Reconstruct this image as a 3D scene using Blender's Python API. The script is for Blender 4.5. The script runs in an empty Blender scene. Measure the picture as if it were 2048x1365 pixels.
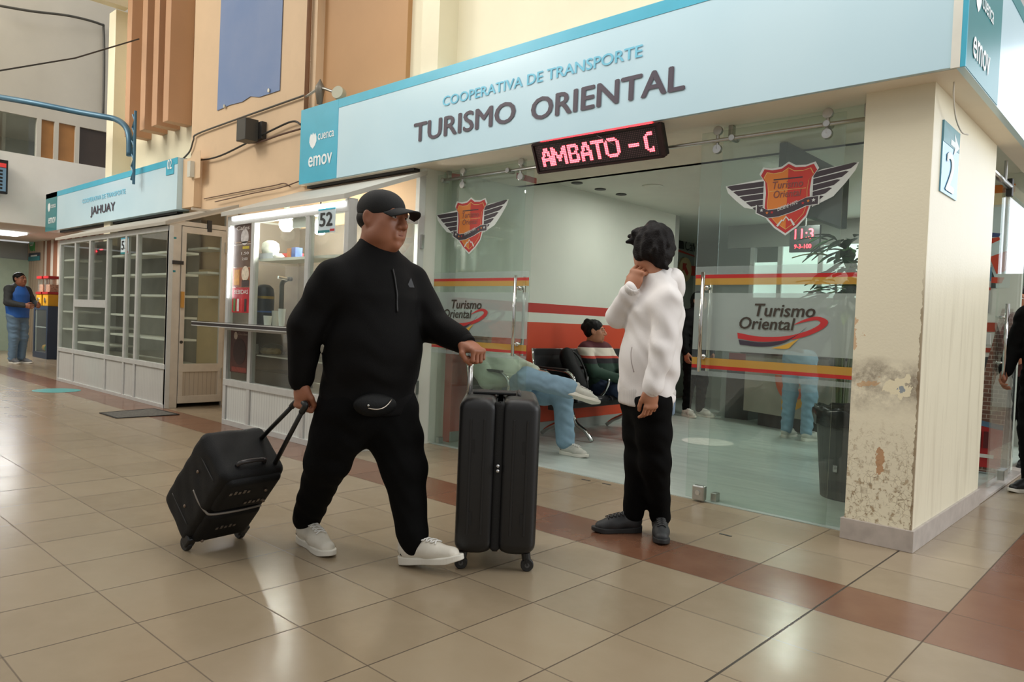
import bpy, math, random
import numpy as np
from mathutils import Vector, Matrix
random.seed(7); np.random.seed(7)
SC = bpy.context.scene
COL = SC.collection

# ------------------------------------------------------------------ camera
CAM = np.array([1.0822, -4.2349, 1.1089])
FW = np.array([-0.677657, 0.7349635, -0.0246898])
RT = np.array([0.7338882, 0.6780389, 0.0408816])
UP = np.array([-0.0467871, -0.0095841, 0.9988589])
FPX = 1478.206
cd = bpy.data.cameras.new('camera'); cam = bpy.data.objects.new('camera', cd); COL.objects.link(cam)
cd.sensor_width = 36.0; cd.lens = FPX * 36.0 / 2048.0; cd.clip_end = 200
cam.matrix_world = Matrix(((RT[0], UP[0], -FW[0], CAM[0]), (RT[1], UP[1], -FW[1], CAM[1]), (RT[2], UP[2], -FW[2], CAM[2]), (0, 0, 0, 1)))
SC.camera = cam
SC.view_settings.view_transform = 'Standard'
SC.view_settings.look = 'None'
SC.view_settings.exposure = 0.12
SC.view_settings.gamma = 1.0
SC.view_settings.use_curve_mapping = False

# ------------------------------------------------------------------ world and hall lights
W = bpy.data.worlds.new('world'); SC.world = W; W.use_nodes = True
wn = W.node_tree.nodes; wl = W.node_tree.links
bg = wn['Background']; bg.inputs['Strength'].default_value = 0.52
wtc = wn.new('ShaderNodeTexCoord'); wsep = wn.new('ShaderNodeSeparateXYZ'); wramp = wn.new('ShaderNodeValToRGB')
wl.new(wtc.outputs['Generated'], wsep.inputs[0]); wl.new(wsep.outputs['Z'], wramp.inputs[0])
wramp.color_ramp.elements[0].position = 0.0; wramp.color_ramp.elements[0].color = (0.74, 0.735, 0.72, 1)
wramp.color_ramp.elements[1].position = 0.6; wramp.color_ramp.elements[1].color = (1.0, 0.985, 0.955, 1)
wl.new(wramp.outputs[0], bg.inputs['Color'])

def area(name, loc, target, sx, sy, power, color=(1, 1, 1)):
    d = bpy.data.lights.new(name, 'AREA'); d.shape = 'RECTANGLE'; d.size = sx; d.size_y = sy; d.energy = power; d.color = color
    o = bpy.data.objects.new(name, d); COL.objects.link(o); o.location = loc
    o.rotation_euler = (Vector(target) - Vector(loc)).to_track_quat('-Z', 'Y').to_euler()
    return o
area('hall_light', (-3.5, -6.0, 7.0), (-3.5, 0.0, 2.4), 7, 3, 40, (1.0, 0.975, 0.93))
area('hall_light', (-0.9, -1.35, 4.5), (-0.9, -0.75, 0.0), 7.5, 1.3, 92, (1.0, 0.98, 0.94))
area('hall_light', (-11.5, -6.0, 7.5), (-11.0, 0.0, 3.0), 6, 2.5, 620, (1.0, 0.95, 0.87))
area('daylight_opening', (4.6, 2.6, 3.2), (0.1, 0.9, 1.5), 3, 3, 190, (0.93, 0.965, 1.0))

# ------------------------------------------------------------------ helpers
def ray(px, py): return FW + (px - 1024) / FPX * RT - (py - 682.5) / FPX * UP
def pt(px, py, x=None, y=None, z=None, w=None):
    """a point of the place: pixel of the photograph onto a known wall, floor or depth plane"""
    v = ray(px, py)
    if x is not None: t = (x - CAM[0]) / v[0]
    elif y is not None: t = (y - CAM[1]) / v[1]
    elif z is not None: t = (z - CAM[2]) / v[2]
    else: t = w
    return CAM + t * v
def depth(p): return float((np.asarray(p, float) - CAM) @ FW)

MATS = {}
def srgb(c):
    return tuple((x / 255 / 12.92) if x / 255 <= 0.04045 else ((x / 255 + 0.055) / 1.055) ** 2.4 for x in c)
class NT:
    def __init__(s, m): s.m = m; s.t = m.node_tree; s.n = s.t.nodes; s.l = s.t.links; s.out = s.n['Material Output']; s.b = s.n.get('Principled BSDF')
    def new(s, k, **kw):
        n = s.n.new(k)
        for a, v in kw.items(): setattr(n, a, v)
        return n
    def math(s, op, a, b=None, c=None):
        n = s.new('ShaderNodeMath', operation=op)
        for i, v in enumerate((a, b, c)):
            if v is None: continue
            if hasattr(v, 'is_output') or hasattr(v, 'links'): s.l.new(v, n.inputs[i])
            else: n.inputs[i].default_value = v
        return n.outputs[0]
    def mix(s, f, a, b):
        n = s.new('ShaderNodeMix', data_type='RGBA')
        for i, v in ((0, f), (6, a), (7, b)):
            if hasattr(v, 'links'): s.l.new(v, n.inputs[i])
            elif i == 0: n.inputs[0].default_value = v
            else: n.inputs[i].default_value = (*v, 1)
        return n.outputs[2]
    def noise(s, scale, detail=2, rough=0.5, vec=None):
        n = s.new('ShaderNodeTexNoise'); n.inputs['Scale'].default_value = scale; n.inputs['Detail'].default_value = detail; n.inputs['Roughness'].default_value = rough
        if vec is None:
            if not hasattr(s, 'oc'): s.oc = s.new('ShaderNodeTexCoord').outputs['Object']
            vec = s.oc
        s.l.new(vec, n.inputs['Vector'])
        return n.outputs[0]
    def pos(s):
        return s.new('ShaderNodeNewGeometry').outputs['Position']
    def xyz(s):
        n = s.new('ShaderNodeSeparateXYZ'); s.l.new(s.pos(), n.inputs[0]); return n.outputs
    def ramp(s, v, lo, hi):
        n = s.new('ShaderNodeMapRange'); n.inputs[1].default_value = lo; n.inputs[2].default_value = hi; n.clamp = True
        s.l.new(v, n.inputs[0]); return n.outputs[0]
    def set(s, k, v):
        if hasattr(v, 'links'): s.l.new(v, s.b.inputs[k])
        else: s.b.inputs[k].default_value = v
    def bump(s, h, strength=0.3, dist=0.01):
        n = s.new('ShaderNodeBump'); n.inputs['Strength'].default_value = strength; n.inputs['Distance'].default_value = dist
        s.l.new(h, n.inputs['Height']); s.l.new(n.outputs[0], s.b.inputs['Normal'])
def newmat(name):
    m = bpy.data.materials.new(name); m.use_nodes = True; MATS[name] = m; return m, NT(m)
def mat(name, rgb, rough=0.5, metal=0.0, var=0.06, scale=6.0, spec=0.5, bump=0.0, bscale=40, emit=None, es=1.0, coat=0.0, sheen=0.0):
    """plain procedural material: sRGB colour broken up by noise"""
    if name in MATS: return MATS[name]
    m, t = newmat(name); c = srgb(rgb)
    n = t.noise(scale, 3)
    t.set('Base Color', t.mix(t.ramp(n, 0.3, 0.7), tuple(x * (1 - var) for x in c), tuple(min(1, x * (1 + var)) for x in c)))
    t.set('Roughness', rough); t.set('Metallic', metal); t.set('Specular IOR Level', spec)
    if coat: t.set('Coat Weight', coat); t.set('Coat Roughness', 0.1)
    if sheen: t.set('Sheen Weight', sheen); t.set('Sheen Roughness', 0.5)
    if bump: t.bump(t.noise(bscale, 3), bump, 0.004)
    if emit: t.set('Emission Color', (*srgb(emit), 1)); t.set('Emission Strength', es)
    return m
def film(name, rgb, alpha=0.7, rough=0.6):
    """translucent vinyl or frosted film stuck on glass"""
    if name in MATS: return MATS[name]
    m, t = newmat(name); c = srgb(rgb)
    t.set('Base Color', t.mix(t.noise(9), tuple(x * .95 for x in c), c)); t.set('Roughness', rough); t.set('Alpha', alpha); t.set('Specular IOR Level', 0.3)
    return m
def glassmat(name, tint=(0.9, 0.96, 0.93), refl=1.0, rough=0.0, dirt=0.0):
    if name in MATS: return MATS[name]
    m, t = newmat(name); t.n.remove(t.b)
    tr = t.new('ShaderNodeBsdfTransparent'); tr.inputs[0].default_value = (*tint, 1)
    gl = t.new('ShaderNodeBsdfGlossy'); gl.inputs['Roughness'].default_value = rough; gl.inputs[0].default_value = (1, 1, 1, 1)
    lw = t.new('ShaderNodeLayerWeight'); lw.inputs[0].default_value = 0.5
    f = t.math('MULTIPLY', t.math('ADD', t.math('MULTIPLY', t.math('POWER', lw.outputs['Facing'], 4.0), 0.7), 0.035), refl)
    mx = t.new('ShaderNodeMixShader'); t.l.new(f, mx.inputs[0]); t.l.new(tr.outputs[0], mx.inputs[1]); t.l.new(gl.outputs[0], mx.inputs[2])
    last = mx.outputs[0]
    if dirt:
        df = t.new('ShaderNodeBsdfDiffuse'); df.inputs[0].default_value = (0.62, 0.68, 0.63, 1)
        m2 = t.new('ShaderNodeMixShader'); t.l.new(t.math('MULTIPLY', t.ramp(t.noise(2.5, 4), 0.3, 0.8), dirt), m2.inputs[0]); t.l.new(last, m2.inputs[1]); t.l.new(df.outputs[0], m2.inputs[2]); last = m2.outputs[0]
    t.l.new(last, t.out.inputs[0]); return m

class MB:
    """collects shapes in world coordinates and links them as one mesh object"""
    def __init__(s): s.v = []; s.f = []; s.mi = []; s.cur = 0; s.nb = 0
    def add(s, vs, fs):
        o = len(s.v); s.v.extend([tuple(map(float, v)) for v in vs]); s.f.extend([tuple(i + o for i in f) for f in fs]); s.mi.extend([s.cur] * len(fs)); return s
    def box(s, x0, x1, y0, y1, z0, z1):
        e = 0.00035 * (s.nb % 5); s.nb += 1       # overlapping bars of one frame never share a face
        x0, x1 = sorted((x0, x1)); y0, y1 = sorted((y0, y1)); z0, z1 = sorted((z0, z1))
        x0, x1, y0, y1, z0, z1 = x0 - e, x1 + e, y0 - e, y1 + e, z0 - e, z1 + e
        v = [(x0, y0, z0), (x1, y0, z0), (x1, y1, z0), (x0, y1, z0), (x0, y0, z1), (x1, y0, z1), (x1, y1, z1), (x0, y1, z1)]
        return s.add(v, [(3, 2, 1, 0), (4, 5, 6, 7), (0, 1, 5, 4), (1, 2, 6, 5), (2, 3, 7, 6), (3, 0, 4, 7)])
    def hexa(s, v):
        return s.add(v, [(3, 2, 1, 0), (4, 5, 6, 7), (0, 1, 5, 4), (1, 2, 6, 5), (2, 3, 7, 6), (3, 0, 4, 7)])
    def obox(s, c, ax, ay, az):
        """box about c with half-axis vectors"""
        c, ax, ay, az = map(np.asarray, (c, ax, ay, az))
        return s.hexa([c + i * ax + j * ay + k * az for k in (-1, 1) for i, j in ((-1, -1), (1, -1), (1, 1), (-1, 1))])
    def bar(s, a, b, w, h=None, up=(0, 0, 1)):
        a = np.asarray(a, float); b = np.asarray(b, float); h = h or w; d = b - a; L = np.linalg.norm(d); d /= L
        u = np.asarray(up, float); sd = np.cross(d, u)
        if np.linalg.norm(sd) < 1e-4: sd = np.cross(d, (1, 0, 0))
        sd /= np.linalg.norm(sd); u2 = np.cross(sd, d)
        return s.obox((a + b) / 2, sd * w / 2, d * L / 2, u2 * h / 2)
    def tube(s, pts, r, n=10, cap=True):
        P = [np.asarray(p, float) for p in pts]; rr = r if hasattr(r, '__len__') else [r] * len(P)
        rings = []; prev = None
        for i, p in enumerate(P):
            d = P[min(i + 1, len(P) - 1)] - P[max(i - 1, 0)]; d = d / (np.linalg.norm(d) + 1e-9)
            if prev is None:
                a = np.cross(d, (0, 0, 1));
                if np.linalg.norm(a) < 1e-3: a = np.cross(d, (1, 0, 0))
            else: a = prev - d * (prev @ d)
            a /= np.linalg.norm(a); prev = a; b = np.cross(d, a)
            rings.append([p + rr[i] * (math.cos(2 * math.pi * k / n) * a + math.sin(2 * math.pi * k / n) * b) for k in range(n)])
        vs = [v for R in rings for v in R]; fs = []
        for i in range(len(P) - 1):
            for k in range(n): fs.append((i * n + k, i * n + (k + 1) % n, (i + 1) * n + (k + 1) % n, (i + 1) * n + k))
        if cap: fs.append(tuple(range(n))[::-1]); fs.append(tuple((len(P) - 1) * n + k for k in range(n)))
        return s.add(vs, fs)
    def cyl(s, a, b, r, n=20, r2=None): return s.tube([a, b], [r, r if r2 is None else r2], n)
    def lathe(s, prof, o, axis=(0, 0, 1), n=24):
        o = np.asarray(o, float); ax = np.asarray(axis, float); ax /= np.linalg.norm(ax)
        a = np.cross(ax, (1, 0, 0) if abs(ax[0]) < .9 else (0, 1, 0)); a /= np.linalg.norm(a); b = np.cross(ax, a)
        vs = []; fs = []
        for r, h in prof:
            for k in range(n): vs.append(o + ax * h + r * (math.cos(2 * math.pi * k / n) * a + math.sin(2 * math.pi * k / n) * b))
        for i in range(len(prof) - 1):
            for k in range(n): fs.append((i * n + k, i * n + (k + 1) % n, (i + 1) * n + (k + 1) % n, (i + 1) * n + k))
        fs.append(tuple(range(n))[::-1]); fs.append(tuple((len(prof) - 1) * n + k for k in range(n)))
        return s.add(vs, fs)
    def poly(s, pts, o, u, v, lift=0.0, th=0.0):
        """flat outline in the plane o + a*u + b*v, lifted along the normal, given a thickness behind"""
        o, u, v = map(lambda q: np.asarray(q, float), (o, u, v)); nrm = np.cross(u, v); nrm /= np.linalg.norm(nrm)
        top = [o + a * u + b * v + nrm * lift for a, b in pts]; n = len(top)
        if th <= 0: return s.add(top, [tuple(range(n))])
        bot = [p - nrm * th for p in top]
        return s.add(top + bot, [tuple(range(n)), tuple(range(2 * n - 1, n - 1, -1))] + [(i, i + n, (i + 1) % n + n, (i + 1) % n) for i in range(n)])
    def disc(s, o, u, v, r, n=28, lift=0.0, th=0.0):
        return s.poly([(r * math.cos(2 * math.pi * k / n), r * math.sin(2 * math.pi * k / n)) for k in range(n)], o, u, v, lift, th)
    def text(s, body, o, u, v, w, h, bold=0.0, shear=0.0, lift=0.002):
        """lettering filling w x h from the lower left corner o"""
        V, F = text2d(body, bold if bold <= .006 else 0.0, shear); V = V.copy()
        if bold > .006:                        # heavier strokes: the outline laid over itself with small shifts
            n = len(V); b = bold * .9; sh = [(0, 0), (b, 0), (-b, 0), (0, b * .6), (0, -b * .6)]
            V = np.concatenate([V + q for q in sh]); F = [tuple(i + n * k for i in f) for k in range(5) for f in F]; lifts = np.repeat(np.arange(5) * .00025, n)
        else: lifts = np.zeros(len(V))
        mn = V.min(0); mx = V.max(0); V = (V - mn) / (mx - mn) * [w, h]
        o, u, v = map(lambda q: np.asarray(q, float), (o, u, v)); nrm = np.cross(u, v); nrm /= np.linalg.norm(nrm)
        return s.add([o + a * u + b * v + nrm * (lift + l_) for (a, b), l_ in zip(V, lifts)], F)
    def mesh(s, V, F): return s.add(V, F)
    def build(s, name, m, parent=None, smooth=False, bevel=0.0, loc=None, seg=2):
        base = np.zeros(3)
        if parent is not None: base = np.array(root_loc(parent))
        elif loc is not None: base = np.asarray(loc, float)
        else:
            A = np.array(s.v); base = np.array([(A[:, 0].min() + A[:, 0].max()) / 2, (A[:, 1].min() + A[:, 1].max()) / 2, A[:, 2].min()])
        me = bpy.data.meshes.new(name); me.from_pydata([tuple(np.array(v) - base) for v in s.v], [], s.f)
        for q in (m if isinstance(m, (list, tuple)) else [m]): me.materials.append(q)
        if isinstance(m, (list, tuple)): me.polygons.foreach_set('material_index', s.mi)
        if smooth: me.polygons.foreach_set('use_smooth', [True] * len(me.polygons))
        me.update()
        o = bpy.data.objects.new(name, me); COL.objects.link(o)
        if parent is not None: o.parent = parent
        else: o.location = base
        if bevel:
            b = o.modifiers.new('edge', 'BEVEL'); b.width = bevel; b.segments = seg; b.limit_method = 'ANGLE'; b.angle_limit = math.radians(40)
        return o
def root_loc(o):
    while o.parent is not None: o = o.parent
    return o.location
_txt = {}
def text2d(body, bold=0.0, shear=0.0):
    k = (body, bold, shear)
    if k in _txt: return _txt[k]
    c = bpy.data.curves.new('txt', 'FONT'); c.body = body; c.offset = bold; c.shear = shear; c.resolution_u = 3; c.fill_mode = 'FRONT'
    o = bpy.data.objects.new('txt', c); COL.objects.link(o)
    me = bpy.data.meshes.new_from_object(o.evaluated_get(bpy.context.evaluated_depsgraph_get()))
    V = np.array([(v.co.x, v.co.y) for v in me.vertices]); F = [tuple(p.vertices) for p in me.polygons]
    bpy.data.objects.remove(o); bpy.data.curves.remove(c); bpy.data.meshes.remove(me)
    _txt[k] = (V, F); return _txt[k]
def tag(o, label=None, cat=None, group=None, kind=None):
    if label: o['label'] = label
    if cat: o['category'] = cat
    if group: o['group'] = group
    if kind: o['kind'] = kind
    return o
def thing(name, label, cat, loc, group=None):
    o = bpy.data.objects.new(name, None); COL.objects.link(o); o.location = tuple(map(float, loc)); o.empty_display_size = 0.1
    return tag(o, label, cat, group)
def struct(mb, name, m, **kw): return tag(mb.build(name, m, **kw), kind='structure')
def smooth_curve(pts, n=8):
    """Catmull-Rom through the points"""
    P = [np.asarray(p, float) for p in pts]; P = [2 * P[0] - P[1]] + P + [2 * P[-1] - P[-2]]; out = []
    for i in range(1, len(P) - 2):
        for k in range(n):
            t = k / n; a, b, c, d = P[i - 1], P[i], P[i + 1], P[i + 2]
            out.append(0.5 * (2 * b + (c - a) * t + (2 * a - 5 * b + 4 * c - d) * t * t + (3 * b - a - 3 * c + d) * t ** 3))
    out.append(P[-2]); return out
X = np.array([1., 0, 0]); Y = np.array([0, 1., 0]); Z = np.array([0, 0, 1.])
# ------------------------------------------------------------------ materials of the place
def floor_material():
    m, t = newmat('hall_tiles'); x, y, z = t.xyz()
    T = 0.4
    def line(c, off, wd):                       # joints every T metres
        a = t.math('FRACT', t.math('DIVIDE', t.math('ADD', c, 40 * T + off), T)); d = t.math('ABSOLUTE', t.math('SUBTRACT', a, 0.5))
        return t.math('GREATER_THAN', d, 0.5 - wd / T)
    near = t.math('LESS_THAN', y, -1.0)
    yy = t.math('ADD', y, t.math('MULTIPLY', near, 0.009))
    lx = line(x, 0, 0.0030); ly = line(yy, 0, 0.0027)
    seam = t.math('LESS_THAN', t.math('ABSOLUTE', x), 0.0045); seam = t.math('MULTIPLY', seam, t.math('LESS_THAN', y, 0.0))
    seam2 = t.math('LESS_THAN', t.math('ABSOLUTE', t.math('ADD', x, 4.0)), 0.004)
    seam = t.math('MAXIMUM', seam, seam2)
    strip = t.math('MULTIPLY', t.math('GREATER_THAN', y, -1.209), t.math('LESS_THAN', y, -0.798))
    side = t.math('MULTIPLY', t.math('MULTIPLY', t.math('GREATER_THAN', x, 0.4), t.math('LESS_THAN', x, 1.2)), t.math('GREATER_THAN', y, -1.209))
    brown = t.math('MAXIMUM', strip, side)
    cx = t.math('FLOOR', t.math('DIVIDE', t.math('ADD', x, 16), T)); cy = t.math('FLOOR', t.math('DIVIDE', t.math('ADD', yy, 16), T))
    cmb = t.new('ShaderNodeCombineXYZ'); t.l.new(cx, cmb.inputs[0]); t.l.new(cy, cmb.inputs[1])
    wnz = t.new('ShaderNodeTexWhiteNoise'); t.l.new(cmb.outputs[0], wnz.inputs['Vector'])
    tv = wnz.outputs['Value']
    marb = t.ramp(t.noise(5.5, 6, 0.62), 0.35, 0.7)
    cream = t.mix(tv, srgb((141, 125, 102)), srgb((151, 135, 111)))
    cream = t.mix(t.math('MULTIPLY', marb, 0.35), cream, srgb((160, 145, 122)))
    br = t.mix(tv, srgb((104, 70, 52)), srgb((122, 84, 63)))
    br = t.mix(t.math('MULTIPLY', marb, 0.3), br, srgb((142, 104, 80)))
    base = t.mix(brown, cream, br)
    jl = t.math('MAXIMUM', lx, t.math('MULTIPLY', ly, 0.75))
    base = t.mix(t.math('MULTIPLY', jl, 0.88), base, srgb((70, 56, 42)))
    base = t.mix(t.math('MULTIPLY', seam, 0.85), base, srgb((50, 43, 36)))
    t.set('Base Color', base)
    r = t.math('ADD', t.math('MULTIPLY', t.noise(3.0, 4), 0.13), 0.17)
    t.set('Roughness', t.math('ADD', r, t.math('MULTIPLY', jl, 0.3))); t.set('Specular IOR Level', 0.5)
    t.bump(t.math('ADD', t.math('MULTIPLY', jl, -1.0), t.math('MULTIPLY', t.noise(1.7, 1), 0.25)), 0.12, 0.004)
    return m
def paint(name, rgb, var=0.05, rough=0.6, grime=0.0):
    m, t = newmat(name); c = srgb(rgb); n = t.ramp(t.noise(1.3, 5, 0.6), 0.3, 0.75)
    b = t.mix(n, tuple(v * (1 - var) for v in c), tuple(min(1, v * (1 + var)) for v in c))
    if grime: b = t.mix(t.math('MULTIPLY', t.ramp(t.noise(4.0, 8, 0.7), 0.55, 0.75), grime), b, tuple(v * .55 for v in c))
    t.set('Base Color', b); t.set('Roughness', rough); t.bump(t.noise(60, 3), 0.08, 0.003); return m
def column_material():
    m, t = newmat('worn_cream_paint'); x, y, z = t.xyz()
    c = srgb((230, 222, 196)); n = t.noise(2.2, 5, 0.6)
    b = t.mix(t.ramp(n, 0.3, 0.7), tuple(v * .95 for v in c), c)
    front = t.math('LESS_THAN', y, 0.012)
    big = t.noise(9.0, 9, 0.7)
    warpv = t.new('ShaderNodeMapping'); warpv.inputs['Scale'].default_value = (1, 1, .8); t.l.new(t.pos(), warpv.inputs[0]); warpv = warpv.outputs[0]
    warp = t.math('MULTIPLY', t.math('SUBTRACT', t.noise(5.0, 4, .6), 0.5), 0.16)
    # grey scuff band at trolley height
    zz = t.math('ADD', z, warp)
    band = t.math('MULTIPLY', t.ramp(zz, 0.70, 0.86), t.math('SUBTRACT', 1.0, t.ramp(zz, 0.90, 1.02)))
    b = t.mix(t.math('MULTIPLY', t.math('MULTIPLY', band, front), t.ramp(big, 0.36, 0.60)), b, srgb((122, 108, 92)))
    # flaking low down
    lowz = t.math('SUBTRACT', 1.0, t.ramp(zz, 0.30, 0.72))
    flake = t.math('MULTIPLY', t.math('MULTIPLY', lowz, front), t.ramp(t.noise(30, 6, 0.7, warpv), 0.53, 0.60))
    b = t.mix(t.math('MULTIPLY', flake, 0.75), b, srgb((150, 122, 84)))
    v = t.new('ShaderNodeTexVoronoi', feature='DISTANCE_TO_EDGE'); v.inputs['Scale'].default_value = 34; t.l.new(t.pos(), v.inputs['Vector'])
    crk = t.math('MULTIPLY', t.math('LESS_THAN', v.outputs['Distance'], 0.035), t.math('MULTIPLY', lowz, front))
    crk = t.math('MULTIPLY', crk, t.ramp(big, 0.45, 0.6))
    b = t.mix(t.math('MULTIPLY', crk, 0.6), b, srgb((116, 92, 60)))
    # bare plaster patches
    pw = t.math('ADD', t.math('MULTIPLY', t.math('SUBTRACT', t.noise(14, 5, .6), 0.5), 0.16), 0.0)
    def patch(cx, cz, rx, rz, col, b, amt=1.0):
        dx = t.math('DIVIDE', t.math('ADD', t.math('SUBTRACT', x, cx), pw), rx); dz = t.math('DIVIDE', t.math('ADD', t.math('SUBTRACT', z, cz), pw), rz)
        d = t.math('ADD', t.math('MULTIPLY', dx, dx), t.math('MULTIPLY', dz, dz))
        return t.mix(t.math('MULTIPLY', t.math('MULTIPLY', t.math('LESS_THAN', d, 1.0), front), amt), b, srgb(col))
    b = patch(-0.05, 0.845, 0.075, 0.055, (232, 222, 190), b)
    b = patch(-0.035, 0.84, 0.022, 0.016, (110, 130, 150), b, .8)
    b = patch(-0.20, 0.86, 0.05, 0.018, (196, 158, 116), b, .8)
    b = patch(-0.125, 0.45, 0.024, 0.075, (186, 146, 108), b)
    b = patch(-0.285, 1.12, 0.02, 0.09, (200, 160, 118), b, .8)
    # dirty arris
    ar = t.math('MULTIPLY', t.math('GREATER_THAN', t.math('ADD', x, t.math('MULTIPLY', t.math('SUBTRACT', t.noise(30, 4), 0.5), 0.035)), 0.040), t.math('LESS_THAN', y, 0.014))
    ar = t.math('MULTIPLY', ar, t.math('SUBTRACT', 1.0, t.ramp(z, 1.25, 1.5)))
    b = t.mix(t.math('MULTIPLY', ar, 0.7), b, srgb((120, 96, 62)))
    # faint vertical smears on the side
    sm = t.new('ShaderNodeMapping'); sm.inputs['Scale'].default_value = (14, 14, 1.2); t.l.new(t.pos(), sm.inputs[0])
    smn = t.ramp(t.noise(1.0, 4, .6, sm.outputs[0]), 0.5, 0.75)
    side = t.math('MULTIPLY', t.math('SUBTRACT', 1.0, front), t.math('SUBTRACT', 1.0, t.ramp(z, 1.1, 1.6)))
    b = t.mix(t.math('MULTIPLY', t.math('MULTIPLY', smn, side), 0.35), b, srgb((150, 136, 108)))
    t.set('Base Color', b); t.set('Roughness', t.math('SUBTRACT', 0.55, t.math('MULTIPLY', t.math('SUBTRACT', 1.0, front), 0.2)))
    t.bump(t.math('ADD', t.math('MULTIPLY', flake, -1.0), t.math('MULTIPLY', t.noise(70, 3), 0.3)), 0.5, 0.004)
    return m
def bands_material():
    m, t = newmat('striped_wall_paint'); x, y, z = t.xyz()
    def between(a, b): return t.math('MULTIPLY', t.math('GREATER_THAN', z, a), t.math('LESS_THAN', z, b))
    n = t.ramp(t.noise(1.5, 4), 0.3, 0.7)
    b = t.mix(n, srgb((206, 209, 196)), srgb((214, 217, 204)))
    b = t.mix(between(1.222, 1.318), b, srgb((176, 44, 30)))
    b = t.mix(t.math('LESS_THAN', z, 1.125), b, t.mix(n, srgb((196, 66, 34)), srgb((204, 74, 40))))
    t.set('Base Color', b); t.set('Roughness', 0.5); return m
FLOOR = floor_material()
M_cream = paint('cream_paint', (228, 219, 190)); M_peach = paint('peach_paint', (220, 190, 154), grime=.1); M_brown = paint('tan_paint', (184, 142, 98))
M_fin = paint('fin_paint', (196, 152, 116)); M_grey = paint('warm_grey_paint', (206, 201, 190)); M_soffit = paint('soffit_paint', (240, 230, 212), grime=.12)
M_col = column_material(); M_skirt = mat('skirting_tile', (176, 166, 158), 0.35, var=.12, scale=14)
M_band = bands_material(); M_white = paint('white_paint', (222, 224, 212)); M_storegrey = paint('grey_paint', (150, 152, 144))
M_steel = mat('brushed_steel', (190, 190, 186), 0.28, 1.0, scale=30); M_chrome = mat('chrome', (215, 215, 212), 0.12, 1.0)
M_alu = mat('aluminium_frame', (204, 205, 201), 0.42, 0.35, var=.05, scale=12); M_alub = mat('beige_aluminium', (202, 193, 178), 0.45, 0.25, var=.06, scale=10)
M_black = mat('black_plastic', (22, 22, 22), 0.45); M_dark = mat('dark_metal', (54, 52, 50), 0.5, 0.3)
M_glass = glassmat('door_glass', (0.925, 0.962, 0.942), 1.0, dirt=.035); M_clear = glassmat('window_glass', (0.93, 0.96, 0.94), 0.9, dirt=.05)
M_frost = film('frosted_film', (176, 188, 182), 0.62); M_red = film('red_film', (186, 36, 34), 0.88); M_yel = film('ochre_film', (190, 146, 62), 0.85)

# ------------------------------------------------------------------ floors
fl = MB().add([(-26, -12, 0), (7, -12, 0), (7, 12, 0), (-26, 12, 0)], [(0, 1, 2, 3)])
struct(fl, 'floor', FLOOR, loc=(0, 0, 0))
m, t = newmat('store_grey_floor'); mp = t.new('ShaderNodeMapping'); mp.inputs['Scale'].default_value = (1.2, 7, 1); t.l.new(t.pos(), mp.inputs[0])
n1 = t.ramp(t.noise(1.6, 6, .6, mp.outputs[0]), .3, .7); t.set('Base Color', t.mix(n1, srgb((160, 170, 164)), srgb((186, 195, 188)))); t.set('Roughness', 0.3)
fs = MB().box(-5.0, 0.0, 0.14, 7.0, 0.0, 0.004)
struct(fs, 'floor_store', m, loc=(-2, 2, 0))

# ------------------------------------------------------------------ walls
def wbox(name, m, *b, **kw): return struct(MB().box(*b), name, m, **kw)
YC = 0.16
xcol = pt(262, 330, y=YC)[0]; ycol = pt(224, 330, x=xcol)[1]; xcl = pt(211, 330, y=ycol)[0]
x1 = pt(384, 245, y=0)[0]; x2 = pt(614, 212, y=0)[0]; x3 = pt(643, 0, y=0)[0]; x4 = pt(808, 0, y=0)[0]
xp2 = pt(918, 0, y=0.1)[0]; yp = pt(880, 0, x=xp2)[1]; xp1 = pt(846, 0, y=yp)[0]
wbox('wall_cream_column', M_cream, xcl, xcol, ycol, 0.3, 0, 5.62)
wbox('wall_front_cream', M_cream, xcol, x1, YC, 0.3, 0, 8.0)
wbox('wall_front_peach', M_peach, x1, x2, 0, 0.3, 0, 8.0)
wbox('wall_front_peach_lower', M_peach, x2, -4.02, 0.001, 0.3, 0, 2.45)
wbox('wall_front_peach_edge', M_peach, x2, x3, -0.04, 0.3, 2.45, 8.0)
wbox('wall_front_tan', M_brown, x3, x4, 0.05, 0.3, 2.45, 8.0)
wbox('wall_front_upper', M_cream, x4, 0.05, 0.1, 0.3, 2.55, 8.0)
wbox('wall_pilaster', M_cream, xp1, xp2, yp, 0.1, 3.19, 8.0)
wbox('wall_store_jamb', M_white, -4.02, -3.912, -0.01, 0.3, 0, 2.45)
wbox('wall_corner_pier', M_col, -0.285, 0.05, 0, 1.60, 0, 2.455)
sk = MB().box(-0.302, 0.064, -0.014, 1.61, 0.0, 0.115); sk2 = struct(sk, 'baseboard_corner_pier', M_skirt, bevel=.003)
# pink fins on the cream wall
for (a, b) in (((280, 281), (303, 285)), ((313, 269), (335, 273)), ((338, 256), (360, 262)), ((363, 240), (384, 246))):
    xr = pt(b[0], b[1], y=YC)[0]; xl = xr - 0.17; zb = 3.60
    tag(MB().box(xl, xr, YC - 0.32, YC, zb, 7.8).build('trim_fin', M_fin, bevel=.006), kind='structure')
# soffit beneath the fascia and the store ceiling
wbox('ceiling_soffit', M_soffit, -5.70, 0.185, -0.145, 1.10, 2.43, 2.50)
wbox('ceiling_soffit_return', M_soffit, 0.05, 0.185, 1.10, 5.2, 2.43, 2.50)
wbox('ceiling_store', M_white, -5.2, 0.0, 1.10, 7.0, 2.56, 2.64)
wbox('wall_store_bulkhead', M_white, -3.95, 0.0, 1.04, 1.10, 2.43, 2.60)
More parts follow.
